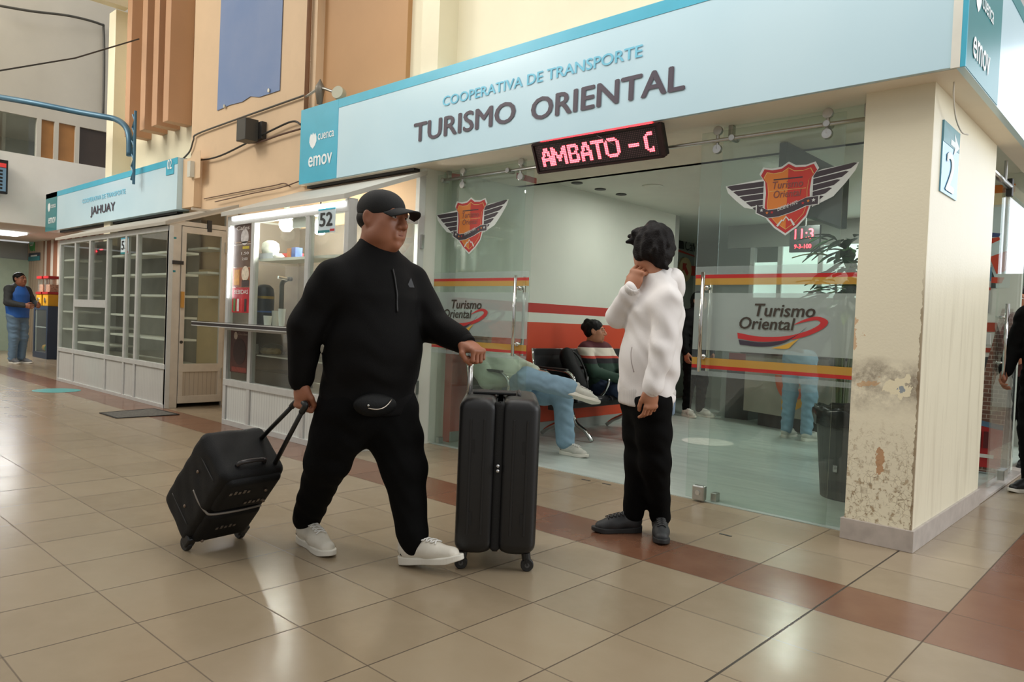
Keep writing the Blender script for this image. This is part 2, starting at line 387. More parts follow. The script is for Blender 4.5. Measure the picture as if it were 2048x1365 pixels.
# store side walls
wbox('wall_store_left', M_band, -4.0, -3.82, 0.30, 4.05, 0.004, 2.58)
wbox('wall_store_jog', M_storegrey, -5.2, -3.82, 4.05, 4.15, 0.004, 2.58)
wbox('wall_store_alcove', M_storegrey, -5.25, -5.15, 4.15, 7.0, 0.004, 2.60)
wbox('wall_store_back', M_white, -5.2, 0.05, 6.95, 7.1, 0.004, 2.60)
wbox('baseboard_store', M_storegrey, -3.822, -3.805, 0.30, 4.05, 0.004, 0.10)
wbox('wall_store_partition', M_white, -0.80, -0.02, 3.30, 3.38, 0.004, 2.56)
wbox('wall_store_right', M_white, -0.05, 0.05, 5.0, 7.0, 0.004, 2.56)
# far end of the hall
XE = -14.3
wbox('wall_end_fascia', paint('pale_grey_paint', (238, 235, 228)), XE - .15, XE, -9, 2.0, 2.50, 3.74)
wbox('wall_end_upper', M_grey, XE - .15, XE, -9, 2.0, 4.42, 7.2)
wbox('ceiling_end_passage', M_grey, XE - 4.2, XE - .15, -9, 2.0, 2.50, 2.58)
wbox('ceiling_beam', M_cream, xcl + .3, xcol + .2, -9, 0.0, 5.62, 7.6)
wbox('wall_end_room', M_storegrey, XE - 5.0, XE - 4.9, -9, 2.0, 2.58, 7.2)
wbox('floor_gallery', M_grey, XE - 5.0, XE - .15, -9, 2.0, 3.50, 3.60)
wbox('ceiling_gallery', M_grey, XE - 5.0, XE - .15, -9, 2.0, 4.9, 5.0)
wbox('wall_passage_end', M_storegrey, XE - 4.8, XE - 4.7, -9, 2.0, 0, 2.5)

print('COLUMN', xcol, ycol, xcl, 'PIL', xp1, xp2, yp, x1, x2, x3, x4)
# ------------------------------------------------------------------ fascia signs
def logo_swirl(o, u, v, s):
    """small white shield-like emblem"""
    pts = [(0, 0), (.25, .18), (.42, .45), (.40, .75), (.25, 1.0), (.12, .88), (0, 1.05), (-.12, .88), (-.25, 1.0), (-.40, .75), (-.42, .45), (-.25, .18)]
    return [(a * s, b * s) for a, b in pts]
panel_m, t = newmat('pale_blue_panel')
n = t.ramp(t.noise(0.8, 3), .3, .7); t.set('Base Color', t.mix(n, srgb((186, 217, 229)), srgb((198, 225, 235)))); t.set('Roughness', 0.28); t.set('Coat Weight', .3); t.set('Coat Roughness', .12)
M_cyan = mat('cyan_panel', (72, 176, 203), 0.3, var=.04); M_teal = mat('teal_panel', (38, 128, 134), 0.28, var=.04)
M_letter = mat('dark_lettering', (76, 66, 78), 0.45); M_lcyan = mat('cyan_lettering', (112, 194, 220), 0.45); M_wl = mat('white_lettering', (238, 244, 244), 0.45)
SX0, SX1, SY, SZ0, SZ1 = -5.712, 0.175, -0.17, 2.432, 3.185
sg = thing('fascia_sign', 'long pale blue shop fascia sign lettered turismo oriental, wrapping the corner above the glass doors', 'sign', (-2.7, -.1, 2.43))
MB().box(SX0, SX1, SY, 0.0, SZ0, SZ1).build('front_panel', panel_m, sg, bevel=.002)
MB().box(SX0 - .001, SX1, SY - .003, SY, SZ1 - .082, SZ1).build('top_band', M_cyan, sg)
MB().box(SX0 - .001, -5.05, SY - .004, SY, SZ0, SZ1).build('end_block', M_cyan, sg)
MB().box(SX1, SX1 + .035, SY - .006, 5.2, SZ0 - .005, SZ1).build('return_panel', panel_m, sg)
MB().box(SX1 + .034, SX1 + .038, SY + .0, 0.62, SZ0, SZ1 + .001).build('return_block', M_teal, sg)
MB().box(SX1 + .034, SX1 + .0385, SY + .0, 5.2, SZ1 - .08, SZ1 + .001).build('return_band', M_teal, sg)
MB().box(SX1 + .018, SX1 + .041, SY - .009, SY + .004, SZ0 - .006, SZ1 + .002).build('corner_strip', M_cyan, sg)
MB().box(SX1 - .022, SX1 + .018, SY - .010, SY + .002, SZ0 - .006, SZ1 + .002).build('corner_trim', mat('white_trim', (226, 224, 212), .5), sg)
MB().box(SX0, -4.0, -0.08, 0.0, 2.405, 2.432).build('underside_strip', M_dark, sg)
def ftext(body, px, m, parent, name='lettering', bold=0.0, shear=0.0, y=SY - .0045):
    """px: left, right, and the two heights at the ends in pixels on the sign plane"""
    (xa, ya), (xb, yb), (xc, yc) = px        # lower left, lower right, upper left
    a = pt(xa, ya, y=y); b = pt(xb, yb, y=y); c = pt(xc, yc, y=y)
    return MB().text(body, (a[0], y, (a[2] + b[2]) / 2), X, Z, b[0] - a[0], c[2] - a[2], bold, shear, .001).build(name, m, parent)
MB().text('TURISMO', (-3.905, SY - .003, 2.612), X, Z, 1.185, .165, .030).build('lettering', M_letter, sg)
MB().text('ORIENTAL', (-2.567, SY - .003, 2.590), X, Z, 1.27, .165, .030).build('lettering', M_letter, sg)
MB().text('COOPERATIVA DE TRANSPORTE', (-3.545, SY - .003, 2.862), X, Z, 1.925, .080, .020).build('lettering', M_lcyan, sg)
MB().text('emov', (-5.545, SY - .005, 2.585), X, Z, .42, .105, .02).build('lettering', M_wl, sg)
MB().text('cuenca', (-5.385, SY - .005, 2.838), X, Z, .28, .062, .012).build('lettering', M_wl, sg)
MB().poly(logo_swirl(0, 0, 0, .155), (-5.475, SY - .005, 2.765), X, Z, .001).build('emblem', M_wl, sg)
MB().text('emov', (SX1 + .039, SY + .13, 2.515), Y, Z, .40, .105, .02).build('lettering', M_wl, sg)
MB().text('cuenca', (SX1 + .039, SY + .28, 2.80), Y, Z, .28, .062, .012).build('lettering', M_wl, sg)
MB().poly(logo_swirl(0, 0, 0, .155), (SX1 + .039, SY + .20, 2.75), Y, Z, .001).build('emblem', M_wl, sg)
# the neighbour's sign
jx0, jx1 = pt(93, 430, y=-.16)[0], pt(356, 360, y=-.16)[0]; jz0 = 2.40; jz1 = 3.07
js = thing('fascia_sign', 'shorter pale blue shop fascia sign lettered jahuay, above the closed kiosk', 'sign', (-11, -.1, 2.4))
MB().box(jx0, jx1, -0.17, 0.0, jz0, jz1).build('front_panel', panel_m, js, bevel=.002)
MB().box(jx0, jx1, -0.174, -.169, jz1 - .085, jz1).build('top_band', M_cyan, js)
jb = pt(115, 430, y=-.16)[0]
MB().box(jx0 - .001, jb, -0.174, -.169, jz0, jz1).build('end_block', M_teal, js)
MB().box(jx1, jx1 + .34, -0.10, 0.0, jz0 + .02, jz1 - .02).build('end_box', M_peach, js)
def on(px, py, y): q = pt(px, py, y=y); return q
a = on(181, 432, -.175); b = on(230, 420, -.175)
MB().text('JAHUAY', (a[0], -.176, 2.50), X, Z, b[0] - a[0], .17, .02).build('lettering', M_letter, js)
a = on(165, 402, -.175); b = on(251, 382, -.175)
MB().text('COOPERATIVA DE TRANSPORTE', (a[0], -.176, 2.755), X, Z, b[0] - a[0], .07, .01).build('lettering', M_lcyan, js)
a = on(332, 350, -.175); b = on(348, 325, -.175)
MB().box(a[0], b[0], -.178, -.174, a[2] - .01, jz1 - .05).build('number_tab', M_cyan, js)
MB().text('02', (a[0] + .05, -.180, a[2] + .06), X, Z, b[0] - a[0] - .1, .13, .02).build('lettering', M_wl, js)
MB().text('emov', (jx0 + .18, -.176, jz0 + .13), X, Z, .42, .105, .02).build('lettering', M_wl, js)
MB().text('cuenca', (jx0 + .30, -.176, jz0 + .40), X, Z, .28, .062, .012).build('lettering', M_wl, js)
MB().poly(logo_swirl(0, 0, 0, .16), (jx0 + .2, -.176, jz0 + .34), X, Z, .001).build('emblem', M_wl, js)
MB().box(jx0 + .5, jx1 - .2, -0.08, 0.0, jz0 - .03, jz0).build('underside_strip', M_dark, js)

# platform number plate on the pier
ps = thing('number_plate', 'blue plate with a white arrow and number 2 on the side of the worn pier', 'sign', (.055, .36, 1.9))
MB().box(.05, .058, .17, .53, 1.90, 2.275).build('plate', mat('blue_plate', (92, 158, 190), .25, coat=.5), ps)
MB().box(.0575, .0595, .17, .53, 2.165, 2.275).build('top_band', M_teal, ps)
MB().text('2', (.059, .255, 1.92), Y, Z, .19, .215, .03).build('lettering', M_wl, ps)
MB().poly([(0, 0), (.12, .06), (0, .12), (.02, .075), (-.07, .075), (-.07, .045), (.02, .045)], (.0595, .40, 2.13), Y, Z, .001).build('arrow', M_wl, ps)

# ------------------------------------------------------------------ LED display
ROWS = {'A': ["0011100", "0011100", "0111110", "0110110", "0110110", "1100011", "1111111", "1111111", "1100011", "1100011", "1100011"],
 'M': ["1100000011", "1110000111", "1110000111", "1111001111", "1111001111", "1101111011", "1101111011", "1100110011", "1100110011", "1100000011", "1100000011"],
 'B': ["1111110", "1111111", "1100011", "1100011", "1100110", "1111110", "1100011", "1100011", "1100011", "1111111", "1111110"],
 'T': ["11111111", "11111111", "00011000", "00011000", "00011000", "00011000", "00011000", "00011000", "00011000", "00011000", "00011000"],
 'O': ["001111100", "011111110", "110000011", "110000011", "110000011", "110000011", "110000011", "110000011", "110000011", "011111110", "001111100"],
 '-': ["000000"] * 5 + ["111111"] * 2 + ["000000"] * 4,
 'C': ["00111", "01111", "11000", "11000", "11000", "11000", "11000", "11000", "11001", "01111", "00111"]}
lt = np.array([-2.545, -.165, 2.418]); rt = np.array([-1.480, -.165, 2.412]); drop = np.array([0.0, .085, -.190])
u = (rt - lt); Lw = np.linalg.norm(u); u = u / Lw; H = np.linalg.norm(drop); v = -drop / H; nrm = np.cross(u, v)
led = thing('led_display', 'slim black LED ticker with red dot letters AMBATO hung under the fascia', 'display', (-2.0, -.1, 2.22))
ctr = lt + u * Lw / 2 - v * H / 2 - nrm * .035
MB().obox(ctr, u * (Lw / 2), nrm * .034, v * (H / 2)).build('housing', M_black, led, bevel=.004)
fr = MB()
for s0, s1, w_ in (((0, 0), (Lw, 0), .016), ((0, -H), (Lw, -H), .016), ((0, 0), (0, -H), .016), ((Lw, 0), (Lw, -H), .030)):
    p = lt + u * s0[0] + v * s0[1]; q = lt + u * s1[0] + v * s1[1]; fr.bar(p, q, w_, .02, nrm)
fr.build('rim', mat('dark_red_rim', (40, 18, 20), .4), led)
m, t = newmat('led_matrix'); t.set('Base Color', (.012, .008, .009, 1)); t.set('Roughness', .4)
MB().poly([(.012, -H + .012), (Lw - .02, -H + .012), (Lw - .02, -.012), (.012, -.012)], lt, u, v, .001).build('screen', m, led)
nx, ny = 74, 15; px_ = (Lw - .05) / nx; py_ = (H - .03) / ny; org = lt + u * .018 - v * (H - .015)
lit = set(); cx_ = 3
for ch in 'AMBATO':
    for r_, row in enumerate(ROWS[ch]):
        for c_, b_ in enumerate(row):
            if b_ == '1': lit.add((cx_ + c_, 12 - r_))
    cx_ += len(ROWS[ch][0]) + (0 if ch in 'AT' else 1)
cx_ += 4
for ch, adv in (('-', 9), ('C', 5)):
    for r_, row in enumerate(ROWS[ch]):
        for c_, b_ in enumerate(row):
            if b_ == '1': lit.add((cx_ + c_, 12 - r_))
    cx_ += adv
lit = {q for q in lit if q[0] < nx - 1}; on_, off_ = MB(), MB()
for i in range(nx):
    for j in range(ny):
        o = org + u * (i + .5) * px_ + v * (j + .5) * py_
        if (i, j) in lit: on_.poly([(-px_ * .43, -py_ * .40), (px_ * .43, -py_ * .40), (px_ * .43, py_ * .40), (-px_ * .43, py_ * .40)], o, u, v, .003)
        else: off_.poly([(-px_ * .26, -py_ * .26), (px_ * .26, -py_ * .26), (px_ * .26, py_ * .26), (-px_ * .26, py_ * .26)], o, u, v, .002)
tag(on_.build('lit_dots', mat('led_red', (255, 120, 120), .5, emit=(255, 70, 80), es=7.0), led), kind='stuff')
tag(off_.build('unlit_dots', mat('led_off', (104, 78, 84), .4), led), kind='stuff')
MB().tube(smooth_curve([lt + u * .55 + [0, .02, 0.0], lt + u * .62 + [0, -.015, -.03], lt + u * .74 + [0, -.012, -.10]]), .0035, 6).build('cable', M_black, led)
for x_ in (-2.4, -1.66): MB().box(x_, x_ + .04, -.12, -.10, 2.40, 2.429).build('hanger', M_dark, led)
# the dots glow red; an added glowing strip on top reddens the soffit
MB().obox(lt + u * Lw / 2 - nrm * .03 + v * .004, u * (Lw * .44), nrm * .012, v * .003).build('added_glow_strip', mat('added_glow_red', (255, 90, 90), .5, emit=(255, 40, 46), es=12), led)

# ------------------------------------------------------------------ glass storefront
YG = 0.12
def shield_emblem(parent, cx, cz, w, h, y):
    """winged shield sticker; w is the wing span, h the shield height"""
    o = np.array([cx, y, cz]); s = h
    def P(pts, lift, m, name='emblem'):
        MB().poly([(a * s, b * s) for a, b in pts], o, X, Z, lift).build(name, m, parent)
    sh = [(0, .50), (.10, .44), (.24, .43), (.36, .46), (.41, .37), (.34, .27), (.32, .10), (.33, -.10), (.28, -.26), (.16, -.39), (0, -.50)]
    sh = sh + [(-a, b) for a, b in sh[-2:0:-1]]
    def sc(k, dy=0): return [(a * k, b * k + dy) for a, b in sh]
    wm = film('sticker_white', (214, 218, 214), .9); wd = film('sticker_dark', (70, 62, 68), .92); rd = film('sticker_red', (186, 58, 58), .94); orr = film('sticker_orange', (214, 128, 62), .94); rd2 = film('sticker_crimson', (192, 66, 58), .94); gold = film('sticker_gold', (214, 180, 110), .95); mauve = film('sticker_mauve', (140, 90, 84), .85)
    hw = w / s / 2
    for sg_ in (-1, 1):
        n_ = 5; e = 0.12 if sg_ > 0 else -.02
        out = [(sg_ * .30, .30), (sg_ * .45, .30 + e * .4), (sg_ * hw, .27 + e), (sg_ * (hw - .04), .17 + e), (sg_ * (hw - .16), .05 + e * .7), (sg_ * (hw - .3), -.07 + e * .4), (sg_ * .34, -.14)]
        P(out if sg_ > 0 else out[::-1], .001, wm)
        for k in range(n_):
            f = k / n_; z0 = .275 - .085 * k + e * .35; xo = hw - .03 - .10 * k; tip = z0 + e * (.65 - .1 * k) - .005
            fe = [(sg_ * .34, z0 - .074), (sg_ * .34, z0), (sg_ * (xo - .03), tip), (sg_ * (xo + .01), tip - .010), (sg_ * (xo - .07), tip - .072)]
            P(fe[::-1] if sg_ > 0 else fe, .0016, wd)
    P(sc(1.0), .002, wm); P(sc(.94), .0026, rd); P(sc(.84), .0030, gold); P(sc(.82), .0034, orr)
    right = [(a, b) for a, b in sc(.82) if a >= -.001]
    P(right, .0038, rd2)
    P([(-.2, .28), (.2, .28), (.2, .262), (-.2, .262)], .0042, wd)
    MB().text('Turismo', o + X * -.21 * s + Z * .145 * s, X, Z, .42 * s, .10 * s, .01, .15, .0044).build('lettering', mauve, parent)
    MB().text('Oriental', o + X * -.19 * s + Z * .02 * s, X, Z, .38 * s, .10 * s, .01, .15, .0044).build('lettering', mauve, parent)
    P([(-.25, .112), (.25, .118), (.25, .124), (-.25, .118)], .0044, gold)
    rib_t = [(-.42, -.06), (-.26, -.14), (-.10, -.13), (.10, -.075), (.26, -.01), (.42, .0)]; rib_b = [(a, b - .105) for a, b in rib_t]
    P([(a * 1.04, b - .008) for a, b in rib_b] + [(a * 1.04, b + .008) for a, b in rib_t[::-1]], .0046, wm); P(rib_b + rib_t[::-1], .0050, wd)
    MB().text('DESDE 1972', o + X * -.12 * s + Z * -.165 * s, (X + Z * .30), (Z), .27 * s, .05 * s, .01, 0, .0056).build('lettering', wm, parent)
    def star(cx_, cz_, r, m):
        P([(cx_ + (r if k % 2 == 0 else r * .42) * math.sin(k * math.pi / 5), cz_ + (r if k % 2 == 0 else r * .42) * math.cos(k * math.pi / 5)) for k in range(10)][::-1], .0056, m)
    star(-.35, -.135, .028, wm); star(-.27, -.175, .024, orr); star(-.20, -.175, .024, rd); star(.36, -.05, .028, wm); star(.29, -.055, .024, orr); star(.22, -.08, .024, rd)
    mt = [(-.13, -.36), (-.06, -.28), (-.04, -.29), (.0, -.235), (.05, -.29), (.07, -.275), (.13, -.36)]
    P(mt + [(a * .82, b - .018) for a, b in mt[::-1]], .0050, wm)
def swoosh(parent, x0, z0, w, y, pale=False):
    """two line logotype above a red, black and ochre sweep"""
    s = w / 0.545; o = np.array([x0, y, z0])
    dk = film('logo_dark', (66, 58, 50), .95) if not pale else film('logo_ghost', (120, 128, 124), .9)  # pale set: the ghosting seen through the film is put into the colours
    MB().text('Turismo', o + np.array([.105, 0, .175]) * s, X, Z, .37 * s, .078 * s, .020, .18, .003).build('lettering', dk, parent)
    MB().text('Oriental', o + np.array([.01, 0, .095]) * s, X, Z, .35 * s, .075 * s, .020, .18, .003).build('lettering', dk, parent)
    rm = film('logo_red', (186, 52, 52), .95) if not pale else film('logo_ghost_red', (170, 120, 122), .8); bm = film('logo_black', (62, 54, 66), .95) if not pale else film('logo_ghost2', (150, 150, 155), .8); ym = film('logo_ochre', (204, 160, 62), .95)
    def strip(top, bot, m, l):
        a = smooth_curve([(p[0], 0, p[1]) for p in top], 6); b = smooth_curve([(p[0], 0, p[1]) for p in bot], 6)
        mb = MB(); n = len(a)
        V = [o + np.array([p[0], -l, p[2]]) * [s, 1, s] for p in a] + [o + np.array([p[0], -l, p[2]]) * [s, 1, s] for p in b]
        mb.add(V, [(i, i + n, i + n + 1, i + 1) for i in range(n - 1)]).build('sweep', m, parent)
    strip([(.0, .070), (.14, .052), (.30, .060), (.42, .092), (.49, .128), (.505, .150), (.48, .160), (.42, .150), (.355, .130)],
          [(.005, .034), (.14, .020), (.30, .034), (.43, .066), (.525, .115), (.548, .158), (.49, .182), (.42, .166), (.355, .134)], rm, .003)
    strip([(.01, .026), (.16, .016), (.30, .036), (.39, .082), (.43, .120)], [(.02, -.004), (.16, -.010), (.28, .012), (.36, .058), (.425, .116)], bm, .0034)
    if not pale: strip([(.22, -.016), (.31, .012), (.39, .052)], [(.235, -.016), (.32, -.014), (.352, .014)], ym, .0038)
def film_set(parent, xa, xb, y, sweep=None):
    """frosted band and the red and ochre stripes"""
    def R(z0, z1, m, name, l=.001): MB().poly([(xa, z0), (xb, z0), (xb, z1), (xa, z1)], (0, y, 0), X, Z, l).build(name, m, parent)
    fl_ = film('frosted_edge', (182, 194, 190), .38)
    R(1.470, 1.522, fl_, 'frosted_strip'); R(1.446, 1.470, M_red, 'red_stripe'); R(1.404, 1.446, M_yel, 'ochre_stripe')
    R(0.985, 1.352, M_frost, 'frosted_band'); R(0.888, 0.935, M_yel, 'ochre_stripe'); R(0.866, 0.888, M_red, 'red_stripe'); R(0.818, 0.850, fl_, 'frosted_strip')
def handle(parent, x, y0):
    h = MB()
    for s_ in (-1, 1):
        h.cyl((x, y0 + s_ * .055, .845), (x, y0 + s_ * .055, 1.482), .0135, 14)
    for z_ in (.94, 1.385): h.cyl((x, y0 - .055, z_), (x, y0 + .055, z_), .008, 10).cyl((x, y0 - .016, z_), (x, y0 + .016, z_), .017, 12)
    h.build('handle', M_chrome, parent, smooth=True)
def roller(parent, x, z, y):
    MB().cyl((x, y - .022, z + .062), (x, y + .004, z + .062), .030, 22).cyl((x, y - .022, z - .055), (x, y + .004, z - .055), .030, 22).cyl((x, y - .012, z - .055), (x, y - .008, z + .062), .012, 8).build('roller', M_steel, parent, smooth=False, bevel=.003)
# fixed panes behind, sliding leaves in front
for (x0, x1, lab) in ((-3.90, -2.925, 'fixed pane of green tinted glass at the storefront end beside the food kiosk'),
                      (-1.215, -0.290, 'fixed pane of green tinted glass against the worn corner pier')):
    g = thing('glass_pane', lab, 'glass panel', ((x0 + x1) / 2, YG + .078, 0))
    MB().box(x0, x1, YG + .073, YG + .083, 0.004, 2.43).build('glass', M_glass, g)
    for x_ in (x0 + .04, x1 - .06):
        MB().box(x_, x_ + .03, YG + .055, YG + .10, 2.36, 2.43).build('clamp', M_steel, g, bevel=.004); MB().box(x_, x_ + .04, YG + .05, YG + .105, 0.004, .06).build('clamp', M_steel, g, bevel=.004)
    swoosh(g, -3.62 if x0 < -3 else -1.135, 1.035, .53, YG + .072, True)
for (x0, x1, hx, em, sw, lab) in ((-3.900, -2.770, -2.872, (-3.463, 1.915), (-3.76, 1.035), 'sliding glass door leaf with winged shield sticker, slid towards the food kiosk'),
                                  (-1.325, -0.425, -1.243, (-.742, 1.917), (-1.015, 1.035), 'sliding glass door leaf with winged shield sticker, next to the worn corner pier')):
    g = thing('sliding_glass_door', lab, 'glass door', ((x0 + x1) / 2, YG, 0), 'sliding glass leaves of the storefront')
    MB().box(x0, x1, YG - .005, YG + .005, 0.02, 2.385).build('glass', M_glass, g)
    ed = glassmat('glass_edge', (.55, .72, .64), .6)
    film_set(g, x0 + .002, x1 - .002 if x0 < -3 else -.292, YG - .0055)
    shield_emblem(g, em[0], em[1], .80 if x0 > -3 else .87, .44 if x0 > -3 else .48, YG - .0058)
    swoosh(g, sw[0], sw[1], .545, YG - .0068)
    handle(g, hx, YG)
    for xr in ((x0 + .33, x1 - .13) if x0 < -3 else (x0 + .115, x1 - .10)): roller(g, xr, 2.325, YG)
    if x0 > -3:
        MB().box(x0 + .055, x0 + .14, YG - .022, YG + .022, 0.01, .105).build('lock', M_steel, g, bevel=.008)
        MB().cyl((x0 + .098, YG - .030, .062), (x0 + .098, YG - .02, .062), .016, 16).build('lock_barrel', M_chrome, g)
rail = thing('door_rail', 'thin steel door rail running across the whole glass storefront behind the ticker', 'rail', (-2, YG - .03, 2.32))
MB().cyl((-3.79, YG - .028, 2.328), (-.286, YG - .028, 2.318), .0125, 12).build('rail_tube', M_steel, rail, smooth=True)
for x_ in (-3.80, -3.02, -1.10, -.52): MB().cyl((x_, YG - .048, 2.328 if x_ < -2 else 2.322), (x_, YG + .03, 2.328 if x_ < -2 else 2.322), .021, 14).build('standoff', M_steel, rail, bevel=.003)
tv_ = film('faded_red_tape', (166, 62, 58), .85)
tag(MB().poly([(-3.80, 2.405), (-3.69, 2.385), (-3.69, 2.335), (-3.80, 2.36)], (0, YG + .066, 0), X, Z).build('tape_strip', tv_), 'faded red tape strip at the upper outer corner of the far glass pane', 'tape')
tag(MB().poly([(-3.02, 2.33), (-2.80, 2.26), (-2.80, 2.215), (-3.02, 2.28)], (0, YG + .066, 0), X, Z).build('tape_strip', tv_), 'faded red tape strip on the far glass pane just left of the ticker', 'tape')
# ------------------------------------------------------------------ kiosks
YK = -0.82
def ribbed(name, rgb, axis=0, pitch=.045):
    m, t = newmat(name); q = t.xyz()[axis]; c = srgb(rgb)
    f = t.math('FRACT', t.math('DIVIDE', t.math('ADD', q, 40.0), pitch)); g = t.math('LESS_THAN', f, 0.10)
    n = t.ramp(t.noise(3, 4), .3, .7)
    t.set('Base Color', t.mix(t.math('MULTIPLY', g, .55), t.mix(n, tuple(v * .93 for v in c), c), tuple(v * .4 for v in c))); t.set('Roughness', .45); t.set('Metallic', .15)
    t.bump(t.math('MULTIPLY', g, -1.0), .5, .004); return m
M_rib = ribbed('ribbed_grey', (196, 196, 190)); M_ribw = ribbed('ribbed_white', (214, 216, 210)); M_riby = ribbed('ribbed_beige', (184, 172, 154), 1, .05)
M_roof = mat('roof_sheet', (178, 172, 160), .5, .1, var=.06, scale=3); M_roofw = mat('roof_sheet_pale', (196, 194, 184), .45, .1, scale=3)
M_shelf = mat('white_shelf', (226, 224, 214), .4); M_board = mat('beige_board', (206, 178, 132), .6)
def kx(px, py): return pt(px, py, y=YK)[0]
def kz(px, py): return pt(px, py, y=YK)[2]

def kiosk_front(k, xs, zsill, ztop, fm, w=.05, y=YK):
    """uprights and the two rails of a glazed front, one welded frame"""
    f = MB()
    for x_ in xs: f.box(x_ - w / 2, x_ + w / 2, y, y + .05, 0.0, ztop)
    f.box(xs[0], xs[-1], y - .002, y + .048, zsill - .045, zsill + .01).box(xs[0], xs[-1], y - .002, y + .048, ztop - .06, ztop).box(xs[0], xs[-1], y - .002, y + .048, 0.0, .04)
    return f.build('front_frame', fm, k, bevel=.003)

# --- closed kiosk under the neighbour's sign
K1 = thing('kiosk', 'closed grey aluminium kiosk with empty white shelves and a glazed end door', 'kiosk', (-9.3, -.4, 0))
q = 600
x1s = [kx(117, 625), kx(147, 630), kx(211, 630), kx(248, 630), kx(270, 632), kx(332, 636)]
ZS, ZT = kz(327, 731), 2.03
kiosk_front(K1, x1s, ZS, ZT, M_alu)
XR = x1s[-1] + .02
for i in range(5):
    a_, b_ = x1s[i] + .03, x1s[i + 1] - .03
    MB().box(a_, b_, YK + .015, YK + .03, .04, ZS - .045).build('base_panel', M_rib, K1)
    MB().box(a_, b_, YK + .02, YK + .026, ZS + .01, ZT - .06).build('pane', M_clear, K1)
zsh = [kz(305, v) for v in (505, 548, 591, 634, 678)]
for i in (0, 2, 3, 4):
    for z_ in zsh: MB().box(x1s[i] + .03, x1s[i + 1] - .03, YK + .05, YK + .36, z_ - .012, z_ + .012).build('shelf', M_shelf, K1)
za, zb = kz(185, 612), kz(185, 600)
MB().box(x1s[1], x1s[2], YK - .004, YK + .05, za - .02, zb).build('sash_rail', M_alu, K1)
xm = kx(180, 520)
MB().box(xm - .03, xm + .03, YK - .006, YK + .04, zb, ZT - .06).build('sliding_sash', M_alu, K1)
for z_ in (kz(185, 655), kz(185, 690)): MB().box(x1s[1] + .03, x1s[2] - .03, YK + .05, YK + .36, z_ - .012, z_ + .012).build('shelf', M_shelf, K1)
# end wall with the door (plane x = XR)
yd0, yd1, yr = pt(359, 640, x=XR)[1], pt(446, 640, x=XR)[1], -.03
f = MB().box(XR - .05, XR, YK, yd0 - .005, 0, ZT + .02).box(XR - .05, XR, yd1 + .005, yr, 0, 2.31)
zdt = pt(400, 457, x=XR)[2]
f.box(XR - .05, XR, YK, yr, zdt + .01, zdt + .06)
f.build('end_frame', M_alub, K1, bevel=.003)
MB().hexa([(XR - .045, YK - .03, ZT), (XR + .01, YK - .03, ZT), (XR + .01, yr, 2.31), (XR - .045, yr, 2.31), (XR - .045, YK - .03, ZT + .05), (XR + .01, YK - .03, ZT + .05), (XR + .01, yr, 2.36), (XR - .045, yr, 2.36)]).build('gable_rail', M_alub, K1)
MB().add([(XR - .025, YK + .2, zdt + .06), (XR - .025, yr - .03, zdt + .06), (XR - .025, yr - .03, 2.29), (XR - .025, YK + .25, ZT + .13)], [(0, 1, 2, 3)]).build('transom_pane', M_clear, K1)
MB().box(XR - .04, XR - .01, YK + .25, yr - .03, zdt + .20, zdt + .225).build('transom_bar', M_alub, K1)
dr = MB(); zg0 = pt(395, 728, x=XR)[2]
for b_ in ((yd0, yd0 + .05, .06, zdt), (yd1 - .05, yd1, .06, zdt), (yd0, yd1, zdt - .07, zdt), (yd0, yd1, zg0 - .09, zg0), (yd0, yd1, .05, .13)): dr.box(XR - .03, XR + .012, *b_)
door = dr.build('door', M_alub, K1, bevel=.003)
MB().box(XR - .012, XR - .006, yd0 + .05, yd1 - .05, zg0, zdt - .07).build('door_pane', M_clear, door)
MB().box(XR - .015, XR, yd0 + .05, yd1 - .05, .13, zg0 - .09).build('door_panel', M_riby, door)
for z_ in (zdt - .25, .32): MB().box(XR + .005, XR + .03, yd1 - .012, yd1 + .02, z_, z_ + .12).build('hinge', M_steel, door)
zh = pt(362, 605, x=XR)[2]
MB().box(XR + .005, XR + .04, yd0 + .0, yd0 + .03, zh - .06, zh + .12).build('handle', mat('ochre_handle', (196, 142, 62), .5), door)
MB().box(XR, XR + .02, yd0 - .10, yd0 + .02, zh + .42, zh + .46).build('bolt', M_dark, door)
MB().box(XR, XR + .02, yd0 + .28, yd0 + .33, zdt - .03, zdt + .10).build('bolt', M_dark, door)
MB().cyl((XR, yd0 + .02, .74), (XR + .02, yd0 + .02, .74), .018, 12).build('lock', M_dark, door)
for z_ in (zdt - .14, zdt - .51): MB().poly([(-.04, -.012), (.04, -.01), (.04, .012), (-.04, .012)], (XR, yd0 - .10, z_), Y, Z, .0015).build('tape_scrap', M_teal, K1)
for v in (495, 545, 594): 
    z_ = pt(420, v, x=XR)[2]; MB().box(XR - .62, XR - .08, -.34, -.08, z_ - .012, z_ + .012).build('shelf', M_shelf, K1)
MB().box(x1s[0], XR - .95, -.05, -.035, .04, 2.25).build('back_panel', mat('grey_back_board', (122, 118, 108), .6, var=.12), K1); MB().box(XR - .95, XR - .06, -.05, -.035, .04, 1.62).build('back_panel', M_board, K1)
MB().box(x1s[0] - .03, x1s[0] + .02, YK + .05, yr, 0, ZT).build('end_panel', M_rib, K1)
MB().hexa([(x1s[0] - .06, YK - .05, ZT), (XR + .012, YK - .05, ZT), (XR + .012, yr, 2.34), (x1s[0] - .06, yr, 2.34), (x1s[0] - .06, YK - .05, ZT + .035), (XR + .012, YK - .05, ZT + .035), (XR + .012, yr, 2.37), (x1s[0] - .06, yr, 2.37)]).build('roof', M_roof, K1)
MB().box(x1s[0] + .02, XR - .05, YK + .05, yr - .02, .40, .43).build('bottom_board', M_shelf, K1)
